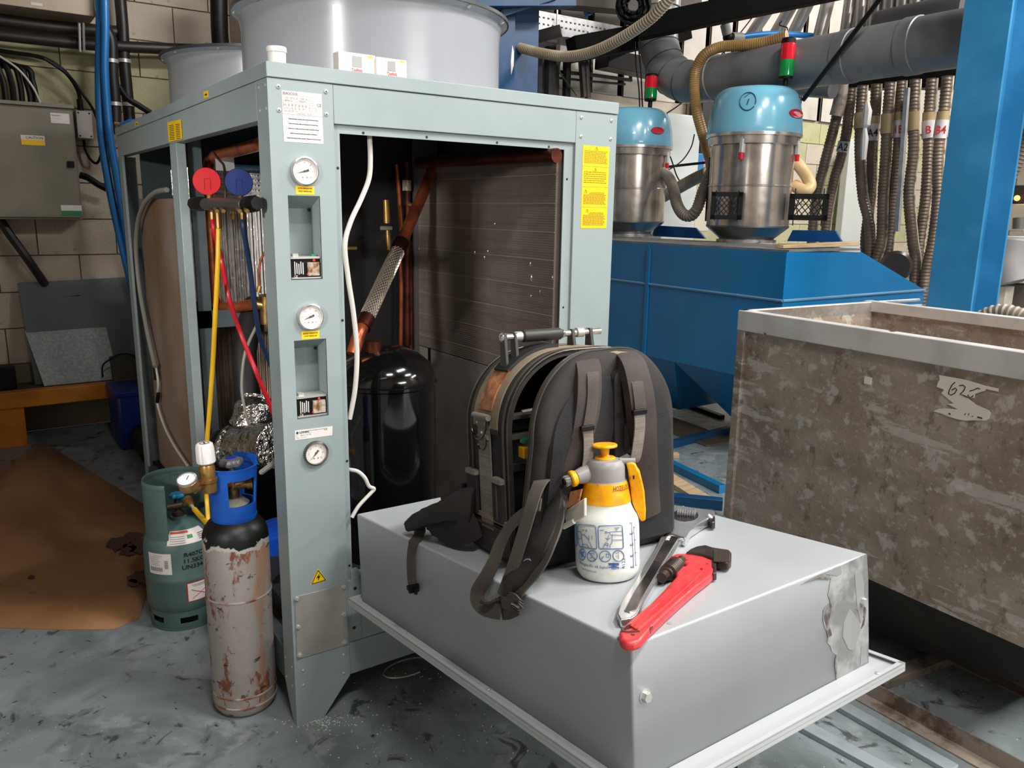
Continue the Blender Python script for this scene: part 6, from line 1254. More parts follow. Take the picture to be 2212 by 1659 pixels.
# filter grilles either side of the near unit
def grille(u0, v0, u1, v1, x, lab, dy):
    a, b = P(u0, v0, x=x), P(u1, v1, x=x); rt_ = Vector((b.x-a.x, b.y-a.y, 0)); c = (a+b)/2; w_ = abs(b.y-a.y) if 1 else 0; h_ = abs(a.z-b.z)
    g = thing('filter_grille', lab, 'grille', c)
    rd = Vector((-(CAM-c).y, (CAM-c).x, 0)).normalized(); rd = rd if rd.dot(RT) > 0 else -rd; n = Vector((CAM.x-c.x, CAM.y-c.y, 0)).normalized()
    W_ = (u1-u0)/FPX*(c-CAM).dot(FW)*1.03; fr = frame((0, 0, 0), rd, (0, 0, 1), n)
    q = MB(); b_ = W_*.14
    for x0, y0, x1, y1 in ((-W_/2, -h_/2, W_/2, -h_/2+b_), (-W_/2, h_/2-b_, W_/2, h_/2), (-W_/2, -h_/2, -W_/2+b_, h_/2), (W_/2-b_, -h_/2, W_/2, h_/2)): q.box((x0, y0, -.03), (x1, y1, .01), fr)
    q.build('frame', BLACK, g)
    q = MB(); n_ = 5
    for k in range(-n_, n_+1):
        o = k*W_*.155
        for sg in (-1, 1):
            pts = []; L = h_/2-b_*.5
            for tt in (-L, L):
                pts.append(Vector((max(-W_/2+b_, min(W_/2-b_, o+sg*tt*.85)), tt if abs(o+sg*tt*.85) <= W_/2-b_ else math.copysign(1, tt)*abs((math.copysign(W_/2-b_, o+sg*tt*.85)-o)/(.85)), 0)))
            if (pts[0]-pts[1]).length > .02: q.tube([fr @ p for p in pts], W_*.014, 5)
    q.build('diamond_mesh', BLACK, g)
grille(1538, 415, 1602, 475, 3.80, 'black diamond mesh filter frame left of the near vacuum head', 0)
grille(1708, 419, 1786, 477, 4.30, 'black diamond mesh filter frame right of the near vacuum head', 0)
o = MB().box(P(1527, 340, x=4.15)+Vector((0, -.02, 0)), P(1541, 478, x=4.2)).build('side_bracket', mat('bracket_dark', (60, 60, 66), .4)); tag(o, 'dark upright bracket on the left of the near vacuum head', 'bracket')
def hose(name, pts, r, m, lab, pitch, cat='hose', ax='x', dep=.14, n=14, grp=None):
    o = corrugated([P(u, v, **{ax: d}) for u, v, d in pts], r, pitch, dep, n).build(name, m); return tag(o, lab, cat, grp)
hose('ribbed_hose', [(1432, 372, 4.3), (1445, 385, 4.28), (1455, 410, 4.2), (1462, 440, 4.15), (1475, 462, 4.1), (1492, 466, 4.1), (1506, 450, 4.1), (1518, 415, 4.15), (1530, 385, 4.2), (1542, 360, 4.3)], .047, HOSEG, 'grey ribbed hose sagging in a U between the two vacuum heads', .022)
hose('ribbed_hose', [(1432, 425, 4.6), (1455, 412, 4.6), (1490, 392, 4.6), (1530, 372, 4.6)], .055, HOSEG, 'second grey ribbed hose crossing behind the U shaped one', .026)
hose('amber_hose', [(1700, 78, 4.5), (1650, 92, 4.45), (1600, 98, 4.4), (1555, 102, 4.35), (1522, 118, 4.3), (1504, 150, 4.3), (1500, 190, 4.3), (1505, 240, 4.3), (1518, 290, 4.35), (1532, 340, 4.4), (1538, 375, 4.4)], .043, HOSEY, 'translucent amber ribbed hose arching down beside the near vacuum head', .018, dep=.08)
hose('rubber_hose', [(1712, 345, 4.5), (1728, 360, 4.5), (1745, 385, 4.55), (1750, 402, 4.55), (1738, 412, 4.5), (1715, 400, 4.5)], .045, mat('beige_rubber', (206, 176, 128), .45), 'smooth beige rubber elbow hose right of the near vacuum head', .03, dep=.0)
hose('grey_flexible_hose', [(990, 84, 3.0), (1070, 92, 3.0), (1110, 100, 3.0), (1170, 115, 3.0), (1225, 122, 3.0), (1280, 112, 3.0), (1340, 84, 3.0), (1400, 44, 3.0), (1435, 10, 3.0), (1460, -20, 3.0)], .038, mat('pale_flex_hose', (166, 154, 136), .45, c2=(140, 120, 96), scale=3), 'pale grey flexible hose sagging across the top beside the fan shroud', .022, dep=.16)
# ------------------------------------------------------------------ big grey duct
XD = 4.5; dr = .172
q = MB(); ya, yb = P(1540, 165, x=XD).y, -.7; zc_ = P(1760, 134, x=XD).z
q.tube([(XD, ya, zc_), (XD, yb, zc_)], dr, 40); dm = q.build('extract_duct', DUCT); tag(dm, 'big grey plastic extract duct running above the vacuum heads', 'duct')
for (u, v) in ((1830, 120), (1968, 102)): 
    yy = P(u, v, x=XD).y; MB().lathe([(dr, -.03), (dr*1.045, -.025), (dr*1.045, .06), (dr, .065)], 40, axis((XD, yy, zc_), (0, -1, 0))).build('duct_socket', DUCT, dm)
MB().lathe([(dr, -.02), (dr*1.05, -.015), (dr*1.05, .03), (dr, .035)], 40, axis((XD, ya-.02, zc_), (0, -1, 0))).build('duct_socket', DUCT, dm)
el = [P(1452, -60, x=XD), P(1452, 0, x=XD), P(1452, 60, x=XD), P(1456, 100, x=XD), P(1472, 135, x=XD), P(1500, 158, x=XD), P(1545, 166, x=XD)]
el = [Vector((XD, ya+.66, zc_+1.3)), Vector((XD, ya+.66, zc_+.55)), Vector((XD, ya+.62, zc_+.30)), Vector((XD, ya+.48, zc_+.10)), Vector((XD, ya+.25, zc_+.0)), Vector((XD, ya-.03, zc_))]
MB().tube(spline(el, 6), dr*.98, 36, False).build('duct_elbow', DUCT, dm)
q = MB(); sp = spline(el, 6)
for i in (6, 11, 15, 19, 23): 
    d = (sp[i+1]-sp[i-1]).normalized(); q.lathe([(dr*.97, -.006), (dr*1.012, 0), (dr*.97, .006)], 40, axis(sp[i], d))
q.build('elbow_seam', mat('seam_dark', (50, 50, 54), .5), dm)
MB().lathe([(dr*.98, 0), (dr*1.06, 0), (dr*1.06, .05), (dr*.98, .05)], 36, axis(sp[5], (0, 0, 1))).build('duct_clamp', CHROME, dm)
# dark upper ducts and beams across the top
def beam(name, A_, B_, w_, h_, m, lab, cat='beam'):
    A_, B_ = Vector(A_), Vector(B_); d = (B_-A_).normalized(); s_ = d.cross(Vector((0, 0, 1))).normalized()*w_/2; u_ = s_.cross(d).normalized()*h_/2
    o = MB().prism([A_-s_-u_, A_+s_-u_, A_+s_+u_, A_-s_+u_], B_-A_).build(name, m, None, bevel=.004); return tag(o, lab, cat)
beam('black_beam', P(1380, 62, y=2.9), P(1990, -66, x=5.3), .12, .17, mat('black_paint', (6, 6, 6), .7), 'black painted beam slanting across above the duct')
beam('black_beam', P(1235, 108, y=3.6), P(1480, 62, y=3.3), .2, .2, mat('black_paint', (6, 6, 6), .7), 'short black lagged trunk behind the sagging pale hose', 'trunk')
beam('wrapped_trunking', P(1300, 128, y=3.9), P(1460, 160, y=3.9), .2, .16, mat('wrap_black', (14, 13, 14), .35), 'dark plastic wrapped trunk low behind the duct elbow', 'trunk')
beam('roof_beam', P(1140, -18, y=3.9), P(1500, 18, y=3.9), .2, .2, mat('brown_beam', (66, 56, 50), .6), 'dark brown roof beam at the very top')
q = MB(); A_, B_ = P(1905, -8, x=4.2), P(1735, 216, x=4.35); q.tube([A_, B_], .016, 8); o = q.build('black_cable', BLACK); tag(o, 'thick black cable tied slanting across the big duct', 'cable')
q = MB(); q.tube([P(1900, 58, x=5.4), P(2090, 20, x=5.4)], .12, 24); o = q.build('upper_duct', mat('upper_duct_grey', (84, 82, 84), .5)); tag(o, 'dark grey duct above and behind the big duct', 'duct')
for k, (u, v, u2, v2) in enumerate(((1530, 75, 1415, 215),)):
    wire('thin_black_wire', [(1660, -10, 3.2), (1600, 70, 3.2), (1530, 150, 3.2), (1480, 215, 3.2), (1440, 245, 3.2)], .006, BLACK, 'thin black wire slanting down to the farther vacuum head')
for k, (p_, lab) in enumerate((([(1580, -10, 3.0), (1572, 60, 3.0), (1563, 130, 3.0), (1560, 200, 3.0)], 'thin black wire hanging from the pipe tee'), ([(1372, 90, 3.1), (1374, 140, 3.1), (1380, 190, 3.1), (1382, 235, 3.1)], 'left thin cord hanging above the farther vacuum head'), ([(1378, 90, 3.1), (1384, 150, 3.1), (1386, 190, 3.1), (1388, 235, 3.1)], 'right thin cord hanging above the farther vacuum head'))):
    wire('thin_wire', p_, .006, BLACK, lab)
wire('signal_wire', [(1688, 46, 2.2), (1684, 54, 2.2), (1700, 60, 2.2), (1698, 70, 2.2), (1690, 84, 2.2)], .005, BLACK, 'short curly black wire above the near signal tower')
# blue air pipes with tee
wire('blue_air_pipe', [(1545, -15, 2.6), (1556, 20, 2.6), (1567, 56, 2.6)], .026, AIRB, 'short blue air pipe dropping into the pipe tee', 'pipe', n=12)
wire('blue_air_pipe', [(1598, 80, 2.6), (1650, 74, 2.55), (1700, 74, 2.5), (1780, 80, 2.4), (1790, 84, 2.35)], .024, AIRB, 'horizontal blue air pipe running right from the tee', 'pipe', n=12)
te = thing('pipe_tee', 'grey and black pipe tee joining the two blue air pipes', 'pipe fitting', P(1572, 78, y=2.6)); iT = T(-P(1572, 78, y=2.6))
MB().tube([P(1566, 52, y=2.6), P(1571, 74, y=2.6)], .04, 12, True, iT).build('nut', GRS, te); MB().tube([P(1580, 80, y=2.6), P(1602, 81, y=2.6)], .038, 12, True, iT).build('nut', GRS, te)
MB().ball(P(1573, 80, y=2.62), .045, 14, M=iT).build('tee_body', BLACK, te)
# cable tray
tr = thing('cable_tray', 'perforated galvanised cable tray hanging below the roof beams', 'cable tray', (0, 0, 0))
def trayseg(u0, v0, u1, v1, y, h_):
    a, b = P(u0, v0, y=y), P(u1, v1, y=y); s = MB().prism([a, b, b-Vector((0, 0, h_)), a-Vector((0, 0, h_))], (0, .003, 0)); s.prism([a-Vector((0, 0, h_)), b-Vector((0, 0, h_)), b-Vector((0, -.3, h_)), a-Vector((0, -.3, h_))], (0, 0, .003)); o = s.build('tray_side', GALV, tr)
    q = MB(); L = (b-a).length; n = int(L/.048); d = (b-a)/n
    for i in range(n):
        for zz_ in (.25, .55): c = a+d*(i+.5)-Vector((0, .001, h_*zz_)); q.prism([c-d*.22, c+d*.22, c+d*.22-Vector((0, 0, .013)), c-d*.22-Vector((0, 0, .013))], (0, -.001, 0))
    q.build('slots', INK if u0 < 1150 else mat('slot_light', (60, 56, 56), .6), o)['kind'] = 'stuff'
trayseg(1112, 36, 1205, 52, 3.75, .16); trayseg(1160, 22, 1388, 66, 3.6, .17)
q = MB(); a, b = P(1138, 86, y=3.4), P(1212, 66, y=3.2); q.tube([a, b], .05, 4); o = q.build('strut_channel', mat('dull_strut', (96, 92, 90), .4, metal=.7), tr); q = MB(); q.tube([P(1203, -20, y=3.3), P(1204, 62, y=3.3)], .008, 6); q.tube([P(1146, 20, y=3.7), P(1146, 40, y=3.7)], .01, 6); q.build('threaded_rod', ZINC, tr)
q = MB(); random.seed(4); c = P(1368, 12, y=3.0)
cl_ = thing('cable_coil', 'coil of black cable hanging at the top beside the duct', 'cable', c)
nv = (CAM-c).normalized(); F_ = axis((0, 0, 0), nv)
for k in range(16):
    r0 = .05+.0065*k*.9; q.tube([F_ @ Vector((r0*math.cos(t), r0*1.05*math.sin(t), random.uniform(-.02, .02)+.02*math.sin(3*t+k))) for t in [2*math.pi*i/22 for i in range(22)]], .008, 6, closed=True)
q.build('coiled_cable', BLACK, cl_)
# blue column and beam behind the fan
c_ = thing('blue_column', 'dark blue steel column rising behind the front fan shroud', 'column', (0, 0, 0))
a, b = P(1078, 100, y=3.0), P(1112, 100, y=3.0); MB().box((a.x, 3.0, 0), (b.x, 3.02, 4.5)).build('flange', BLUED, c_); b2 = P(1150, 100, y=3.2); MB().box((a.x, 3.02, 0), (a.x+.02, 3.22, 4.5)).build('web', BLUED, c_); MB().box((b.x-.0, 3.12, 0), (b2.x, 3.14, 4.5)).build('web', BLUED, c_); MB().box((a.x, 3.22, 0), (b2.x, 3.24, 4.5)).build('flange', BLUED, c_)
p = P(1107, 132, y=2.998); q = MB().prism([(p.x-.01, 2.999, p.z-.1), (p.x+.012, 2.999, p.z-.03), (p.x+.012, 2.999, p.z+.07), (p.x-.004, 2.999, p.z+.11), (p.x-.014, 2.999, p.z)], (0, -.001, 0)).build('chipped_paint', LABELW, c_)
beam('blue_beam', P(960, -16, y=2.9), P(1230, -14, y=2.9), .15, .2, BLUED, 'dark blue steel beam crossing the top behind the fan shroud')
beam('blue_brace', P(1085, 30, y=2.95), P(1200, -8, y=2.8), .05, .05, BLUED, 'thin blue brace beside the dark blue column', 'brace')
# things on the rear wall at centre: dark frames, pipes, brackets
for k, (u0, v0, u1, v1, r, m, lab, cat) in enumerate(((1166, 90, 1168, 190, .05, mat('dark_frame', (40, 38, 36), .6), 'dark upright rack post left on the rear wall', 'post'), (1190, 60, 1194, 190, .085, mat('dark_frame', (40, 38, 36), .6), 'wide dark perforated post on the rear wall', 'post'),
    (1225, 130, 1226, 200, .04, mat('dark_frame', (40, 38, 36), .6), 'short dark upright below the sagging hose', 'post'), (1256, 125, 1262, 210, .035, mat('grey_pipe', (84, 80, 76), .4, metal=.5), 'grey pipe pair left upright on the rear wall', 'pipe'), (1266, 130, 1270, 212, .03, mat('grey_pipe', (84, 80, 76), .4, metal=.5), 'grey pipe right upright ending on the rear wall', 'pipe'), (1262, -10, 1272, 34, .04, AIRB, 'short bright blue pipe at the top centre', 'pipe'), (1270, 76, 1274, 140, .03, BLUED, 'dark blue pipe end below the cable tray', 'pipe'))):
    b_ = P(u1, v1, y=4.1); b_ = Vector((b_.x, b_.y, 0)) if cat == 'post' else b_
    o = MB().tube([P(u0, v0, y=4.1), b_], r, 8).build({'post': 'rack_post', 'pipe': 'upright_pipe'}[cat], m); tag(o, lab, cat)
wire('wall_conduit', [(1205, 155, 4.15), (1280, 162, 4.15), (1355, 172, 4.15), (1362, 170, 4.15), (1360, 145, 4.15)], .018, mat('grey_pipe', (84, 80, 76), .4, metal=.5), 'grey conduit with elbow fixed on the rear wall', 'conduit')
wire('wall_conduit', [(1205, 168, 4.15), (1280, 176, 4.15), (1350, 182, 4.15)], .012, mat('grey_pipe', (84, 80, 76), .4, metal=.5), 'thin lower conduit on the rear wall', 'conduit')
wire('green_wire', [(1210, 130, 4.0), (1209, 155, 4.0), (1225, 178, 4.0), (1246, 206, 4.0)], .008, mat('green_wire', (70, 100, 70), .5), 'green wire slanting down the rear wall')
# white cabinet and small boxes between the vacuum heads
def wbox(name, u0, v0, u1, v1, y, m, lab, cat, d=.3, z0=None):
    a, b = P(u0, v0, y=y), P(u1, v1, y=y); b.z = b.z if z0 is None else z0; o = MB().box((a.x, y, b.z), (b.x, y+d, a.z)).build(name, m, None, bevel=.01); return tag(o, lab, cat)
wbox('white_cabinet', 1442, 243, 1498, 520, 3.9, mat('cabinet_white', (214, 218, 216), .4), 'tall white cabinet between the two vacuum heads', 'cabinet', .3, 0)
wbox('light_blue_plate', 1497, 330, 1520, 370, 3.95, mat('panel_blue', (60, 130, 190), .4), 'small light blue panel behind the amber hose', 'panel', .1)
wbox('isolator_box', 1502, 450, 1530, 500, 4.17, mat('ivory_box', (214, 206, 188), .45), 'ivory isolator box with yellow strip behind the sagging hose', 'box', .12)
wbox('dark_machine', 1520, 205, 1560, 340, 4.0, mat('dark_frame', (40, 38, 36), .6), 'dark equipment rack behind the amber hose', 'rack', .2)
wbox('beige_wall_panel', 1500, 200, 1545, 330, 4.15, mat('beige_board', (150, 140, 118), .6), 'beige wall panel behind the amber hose', 'panel', .1)
wbox('white_duct_panel', 1838, 300, 1862, 560, 4.0, mat('corrugated_white', (196, 198, 194), .45), 'white upright panel behind the hanging hoses', 'panel', .1, 0)
wire('black_rod', [(1430, 362, 3.3), (1480, 356, 3.2), (1536, 350, 3.0)], .012, BLACK, 'black rod running between the two vacuum heads', 'rod')
wire('black_wire', [(1430, 375, 3.2), (1470, 350, 3.2), (1492, 320, 3.2), (1500, 290, 3.2)], .006, BLACK, 'black wire curving up in front of the white cabinet')
wire('black_wire', [(1440, 318, 3.2), (1452, 350, 3.2), (1462, 380, 3.2), (1475, 400, 3.2)], .006, BLACK, 'black wire slanting down in front of the white cabinet')
# ------------------------------------------------------------------ steel blow pipes above and ribbed hoses below the duct
for k, (u0, v0, u1, v1) in enumerate(((1620, 80, 1680, -10), (1672, 78, 1724, -12), (1712, 76, 1756, -14), (1770, 78, 1792, -10), (1828, 72, 1840, -12), (1858, 66, 1866, -12), (1888, 60, 1896, -12), (1918, 56, 1924, -12), (1948, 36, 1952, -12), (1978, 28, 1982, -12), (2008, 22, 2012, -12))):
    o = MB().tube([P(u0, v0, x=5.6), P(u1, v1, x=5.6)], .055, 16).build('steel_pipe', mat('pipe_steel', (200, 194, 188), .28, metal=.7)); tag(o, 'upright shiny steel pipe above the big duct, '+('first', 'second', 'third', 'fourth', 'fifth', 'sixth', 'seventh', 'eighth', 'ninth', 'tenth', 'eleventh')[k]+' from the left', 'pipe', 'steel pipes above the duct')
spec = [([(1812, 195), (1808, 240), (1796, 290), (1778, 360), (1764, 420), (1752, 520)], 0), ([(1838, 190), (1832, 240), (1826, 290), (1815, 340), (1798, 400), (1780, 520)], 'A2'),
        ([(1862, 185), (1858, 240), (1856, 330), (1862, 420), (1878, 540)], 0), ([(1892, 182), (1888, 250), (1882, 330), (1880, 420), (1868, 520), (1872, 600)], 'A4'), ([(1922, 178), (1916, 250), (1912, 330), (1906, 420), (1902, 520), (1885, 600)], 0),
        ([(1946, 175), (1942, 250), (1938, 330), (1928, 430), (1918, 520), (1910, 600)], '1B'), ([(1976, 172), (1972, 250), (1972, 330), (1962, 420), (1970, 520), (1975, 600)], 0), ([(2012, 170), (2006, 250), (2004, 330), (1998, 430), (1985, 520), (1978, 620)], 'B'), ([(2046, 165), (2038, 240), (2026, 330), (2024, 430), (2014, 520), (1995, 620)], 'B4')]
ords = ('first', 'second', 'third', 'fourth', 'fifth', 'sixth', 'seventh', 'eighth', 'ninth'); first_wall = True
for k, (pts, tg_) in enumerate(spec):
    X_ = 5.56+.09*(k % 2); r = .04; P3 = [P(u, v, x=X_) for u, v in pts]; P3.append(Vector((P3[-1].x+.02, P3[-1].y-.02, .05)))
    hz_ = thing('hanging_hose', 'brown ribbed hose hanging below the duct, '+ords[k]+' from the left'+(', tagged '+tg_ if tg_ else ''), 'hose', P3[0], group='ribbed hoses hanging below the duct'); iP = T(-P3[0])
    pp = resample(spline(P3, 10), .009); MB().tube(pp, [r if i % 3 == 0 else r*.86 if i % 3 == 1 else r*.92 for i in range(len(pp))], 12, True, iP).build('ribbed_tube', HOSEB, hz_)
    q = MB(); sp = spline(P3, 4); tdir = Vector((-.5, -.75, 0)); off = RT*(r*1.0)+(-FW)*.01
    q.tube([p+off for p in sp], .010, 6, True, iP); q.build('tie_rope', mat('pale_rope', (190, 180, 160), .6, c2=(120, 104, 84), scale=20), hz_)
    if k >= 2:
        fk = sum((b-a).length for a, b in zip(P3[:-1], P3[1:-1]))/sum((b-a).length for a, b in zip(P3, P3[1:])); i0 = int(len(pp)*fk*.16); i1 = int(len(pp)*fk*.26) if not tg_ else int(len(pp)*fk*.28); MB().tube(pp[i0:i1], r*1.12, 14, True, iP).build('tape_sleeve', mat('tan_tape', (170, 146, 104), .5), hz_)
    if tg_:
        fk = sum((b-a).length for a, b in zip(P3[:-1], P3[1:-1]))/sum((b-a).length for a, b in zip(P3, P3[1:])); i0 = int(len(pp)*fk*(.2 if k != 1 else .34)); i1 = int(len(pp)*fk*(.29 if k != 1 else .42)); MB().tube(pp[i0:i1], r*1.17, 14, True, iP).build('white_tag', mat('tag_white', (206, 198, 200), .5), hz_)
        c = pp[(i0+i1)//2]; n = (CAM-c); n.z = 0; n.normalize(); xd = Vector((-n.y, n.x, 0)); q = MB()
        up_ = (pp[i0]-pp[i1-1]).normalized(); nn_ = (CAM-c).normalized(); nn_ = (nn_-up_*nn_.dot(up_)).normalized(); text(q, tg_, .085, frame(iP @ (c+nn_*r*1.2-up_*.03), up_.cross(nn_), up_, nn_), 'CENTER', .85, .001)
        q.build('lettering', INK if tg_[0] == 'A' else INKR, hz_)
o = MB().tube(spline([P(1818, 180, x=5.5), P(1815, 215, x=5.5), P(1806, 250, x=5.5)]), .055, 12).build('torn_tape', mat('torn_grey_tape', (150, 136, 124), .6, c2=(110, 98, 88), scale=18)); tag(o, 'torn grey tape wrap at the top of the leftmost hanging hose', 'tape')
o = MB().tube(spline([P(1873, 222, x=5.4), P(1872, 260, x=5.4), P(1866, 275, x=5.4), P(1868, 300, x=5.4), P(1864, 345, x=5.4)]), [.032]*10+[.016]*4+[.028]*19, 8).build('white_rag', LABELW) if 0 else MB().tube([P(1873, 222, x=5.4), P(1874, 240, x=5.4), P(1871, 270, x=5.4), P(1868, 277, x=5.4), P(1868, 300, x=5.4), P(1865, 345, x=5.4)], [.02, .036, .032, .016, .030, .022], 8).build('white_rag', LABELW); tag(o, 'white wrapped rag tied beside the third hanging hose', 'rag')
q = MB(); a, b = P(1790, 160, x=5.7), P(2090, 140, x=5.7); q.prism([a+Vector((0, 0, .05)), b+Vector((0, 0, .05)), b-Vector((0, 0, .16)), a-Vector((0, 0, .12))], (.2, 0, 0)); o = q.build('black_manifold', BLACK); tag(o, 'black hose manifold under the big duct', 'manifold')
q = MB(); q.tube([P(1715, 188, x=5.2), P(1800, 194, x=5.2)], .07, 16); o = q.build('grey_stub_duct', DUCT); tag(o, 'short grey duct stub behind the near vacuum head', 'duct')
q = MB(); p = P(1935, 575, x=5.3); q.lathe([(0, -.03), (.1, -.03), (.12, 0), (.1, .05), (0, .05)], 24, axis(p, (-1, -.6, 0))); o = q.build('round_motor', mat('motor_dark', (60, 54, 50), .4, metal=.4)); tag(o, 'round dark motor end behind the hoses', 'motor')
o = MB().tube([P(1960, 190, x=5.45), P(1950, 330, x=5.45), P(1938, 500, x=5.45)], .022, 4).build('slotted_strut', GALV); tag(o, 'pale slotted strut hanging among the ribbed hoses', 'strut')
# ------------------------------------------------------------------ blue column on the right
bc_ = thing('blue_column', 'bright blue steel column standing behind the steel bin', 'column', (0, 0, 0))
xa = 4.0; y0c, y1c = P(2148, 300, x=xa).y-.0, P(2050, 300, x=xa).y
ye = (P(2083, 0, x=xa).y+P(2000, 680, x=xa).y)/2; yn = (P(2180, 0, x=xa).y+P(2100, 700, x=xa).y)/2
MB().box((xa, yn, 0), (xa+.02, ye, 5.5)).build('flange', BLUEC, bc_, bevel=.002); ym = (yn+ye)/2
MB().box((xa+.02, ym-.008, 0), (xa+.30, ym+.008, 5.5)).build('web', BLUEC, bc_); MB().box((xa+.30, yn, 0), (xa+.32, ye, 5.5)).build('flange', BLUEC, bc_, bevel=.002)
p = P(2186, 126, x=xa+.2)
# instruments beyond the column
def rbox(name, u0, v0, u1, v1, x, m, lab, cat, d=.3, par=None):
    a, b = P(u0, v0, x=x), P(u1, v1, x=x); o = MB().box((x, b.y, b.z), (x+d, a.y, a.z)).build(name, m, par, bevel=.008)
    return tag(o, lab, cat) if par is None else o
ct = rbox('control_cabinet', 2130, 508, 2212, 612, 7.0, mat('cabinet_white', (214, 218, 216), .4), 'white control cabinet beyond the blue column', 'cabinet')
rbox('panel', 2134, 515, 2164, 606, 6.98, mat('panel_grey', (170, 172, 172), .4), '', '', .02, ct)
for u, v, m in ((2137, 558, mat('latch_red', (196, 20, 36), .4)), (2149, 560, INK), (2143, 602, LABELY)): rbox('indicator', u-3, v-4, u+3, v+4, 6.96, m, '', '', .02, ct)
o = MB().tube([P(2190, 515, x=6.8), P(2178, 560, x=6.8), P(2190, 610, x=6.8)], .16, 24).build('grey_drum', mat('drum_grey', (150, 146, 148), .4)); tag(o, 'curved grey cover in front of the white control cabinet', 'cover')
rbox('beige_hopper', 2152, 440, 2212, 500, 7.0, mat('hopper_beige', (180, 170, 150), .5), 'beige machine hopper above the white control cabinet', 'hopper')
o = MB().tube([P(2202, 470, x=6.7), P(2201, 494, x=6.7)], .05, 14).build('hopper_spout', mat('spout_dark', (96, 92, 84), .5)); tag(o, 'grey spout on the beige hopper', 'spout')
rbox('viewing_box', 2180, 400, 2212, 440, 7.0, mat('dark_frame', (40, 38, 36), .6), 'dark framed viewing window with an orange lamp', 'window box')
o = MB().ball(P(2197, 428, x=6.95), .025, 10).build('orange_lamp', mat('lamp_orange', (255, 170, 90), .4, emit=3)); tag(o, 'small glowing orange lamp in the dark viewing box', 'lamp')
rbox('junction_box', 2118, 615, 2168, 668, 6.8, mat('ivory_box', (214, 206, 188), .45), 'cream junction box low beyond the blue column', 'box', .15)
rbox('dark_rack', 2168, 612, 2230, 690, 7.1, mat('rack_grey', (96, 88, 80), .6), 'dim machine base below the white control cabinet', 'machine')
hose('ribbed_hose', [(2222, 90, 5.2), (2200, 180, 5.2), (2185, 250, 5.2), (2172, 320, 5.2), (2158, 370, 5.2), (2150, 440, 5.2)], .042, HOSEB, 'brown ribbed hose tagged C2 just right of the blue column', .022)
hose('ribbed_hose', [(2240, 250, 5.0), (2205, 330, 5.0), (2178, 390, 5.0), (2155, 440, 5.0)], .045, HOSEB, 'wider brown ribbed hose slanting down at the right edge', .024)
p = P(2199, 238, x=5.15); tg2 = thing('hose_tag', 'white tape tag on the hose right of the blue column', 'tag', p); MB().tube([P(2204, 218, x=5.15)-p, P(2192, 262, x=5.15)-p], .052, 16).build('tape', mat('tag_white', (206, 198, 200), .5), tg2)
q = MB(); n = (CAM-p); n.z = 0; n.normalize(); f0 = math.atan2(n.y, n.x); nn_ = (CAM-p).normalized(); up_ = (P(2204, 218, x=5.15)-P(2192, 262, x=5.15)).normalized(); nn_ = (nn_-up_*nn_.dot(up_)).normalized(); text(q, 'C2', .10, frame(nn_*.056-up_*.035, up_.cross(nn_), up_, nn_), 'CENTER', .85, .001); q.build('lettering', mat('ink_violet', (50, 46, 80), .5), tg2)
hose('grey_ribbed_hose', [(2115, 690, 3.4), (2140, 678, 3.4), (2170, 674, 3.4), (2212, 684, 3.4), (2250, 700, 3.4)], .04, HOSEG, 'grey ribbed hose lying behind the bin rim', .025)
# ------------------------------------------------------------------ steel tipping bin
dB = Vector((.064, .998, 0)).normalized(); nB = Vector((dB.y, -dB.x, 0))   # dB away from viewer along the face, nB away to the right
BO = P(1598, 672, x=1.8); zT = BO.z; BM_ = frame((BO.x, BO.y, 0), -dB, nB, (0, 0, 1)); BI_ = BM_.inverted()   # local x towards the viewer, y into the bin
BINM = layered('worn_bin_steel', (156, 139, 125), [((172, 158, 146), 3, .42, .62, .8, (1, 1, 1)), ((128, 112, 99), 2.2, .45, .6, .8, (1, 1, 1.5)), ((196, 190, 184), 15, .54, .60, .65, (1, 1, 1)), ((206, 202, 198), 7, .60, .63, .5, (.4, 1, 2)), ((106, 92, 80), 14, .58, .64, .7, (1, 1, .7)), ((204, 200, 196), 34, .62, .67, .6, (.5, 1, 2)), ((84, 70, 60), 30, .66, .69, .8, (1, 1, 1)), ((196, 190, 184), 60, .6, .66, .5, (1, 1, 1)), ((100, 88, 78), 70, .62, .67, .6, (1, 1, .5))], .5, .15, .5, 14)
BRIM = mat('bin_rim_steel', (214, 210, 208), .34, metal=.25, c2=(194, 190, 188), scale=5, c3=(60, 50, 44), s3=16, lo3=.7, hi3=.73)
bn_ = thing('steel_bin', 'big scuffed steel tipping bin on the right', 'bin', M=BM_)
zb = .37; Lx, Wy = 1.9, .82; lean_ = -.0
q = MB(); xl = -.02
# front wall (recessed sheet) with frame: local coords (x, y, z)
q.hexa([(0+.03, .012, zb), (Lx, .012, zb), (Lx, .012, zT), (.03, .012, zT)], [(.03, .02, zb), (Lx, .02, zb), (Lx, .02, zT), (.03, .02, zT)])
q.hexa([(0, .0, zb), (.02, .0, zb), (.02, .0, zT), (0, .0, zT)], [(0, Wy, zb), (.02, Wy, zb), (.02, Wy, zT), (0, Wy, zT)])
q.hexa([(0, Wy, zb), (Lx, Wy, zb), (Lx, Wy, zT), (0, Wy, zT)], [(0, Wy+.02, zb), (Lx, Wy+.02, zb), (Lx, Wy+.02, zT), (0, Wy+.02, zT)])
q.box((0, .01, zb), (Lx, Wy, zb+.02)); q.build('bin_body', BINM, bn_, smooth=False)
q = MB(); q.box((-.003, -.006, zT-.075), (Lx, .014, zT)); q.box((-.003, -.006, zT-.006), (Lx, .045, zT+.004)); q.box((-.003, 0, zT-.05), (.02, Wy+.02, zT+.004)); q.box((-.02, Wy-.02, zT-.04), (Lx, Wy+.03, zT+.006)); q.build('rim', BRIM, bn_, bevel=.003)
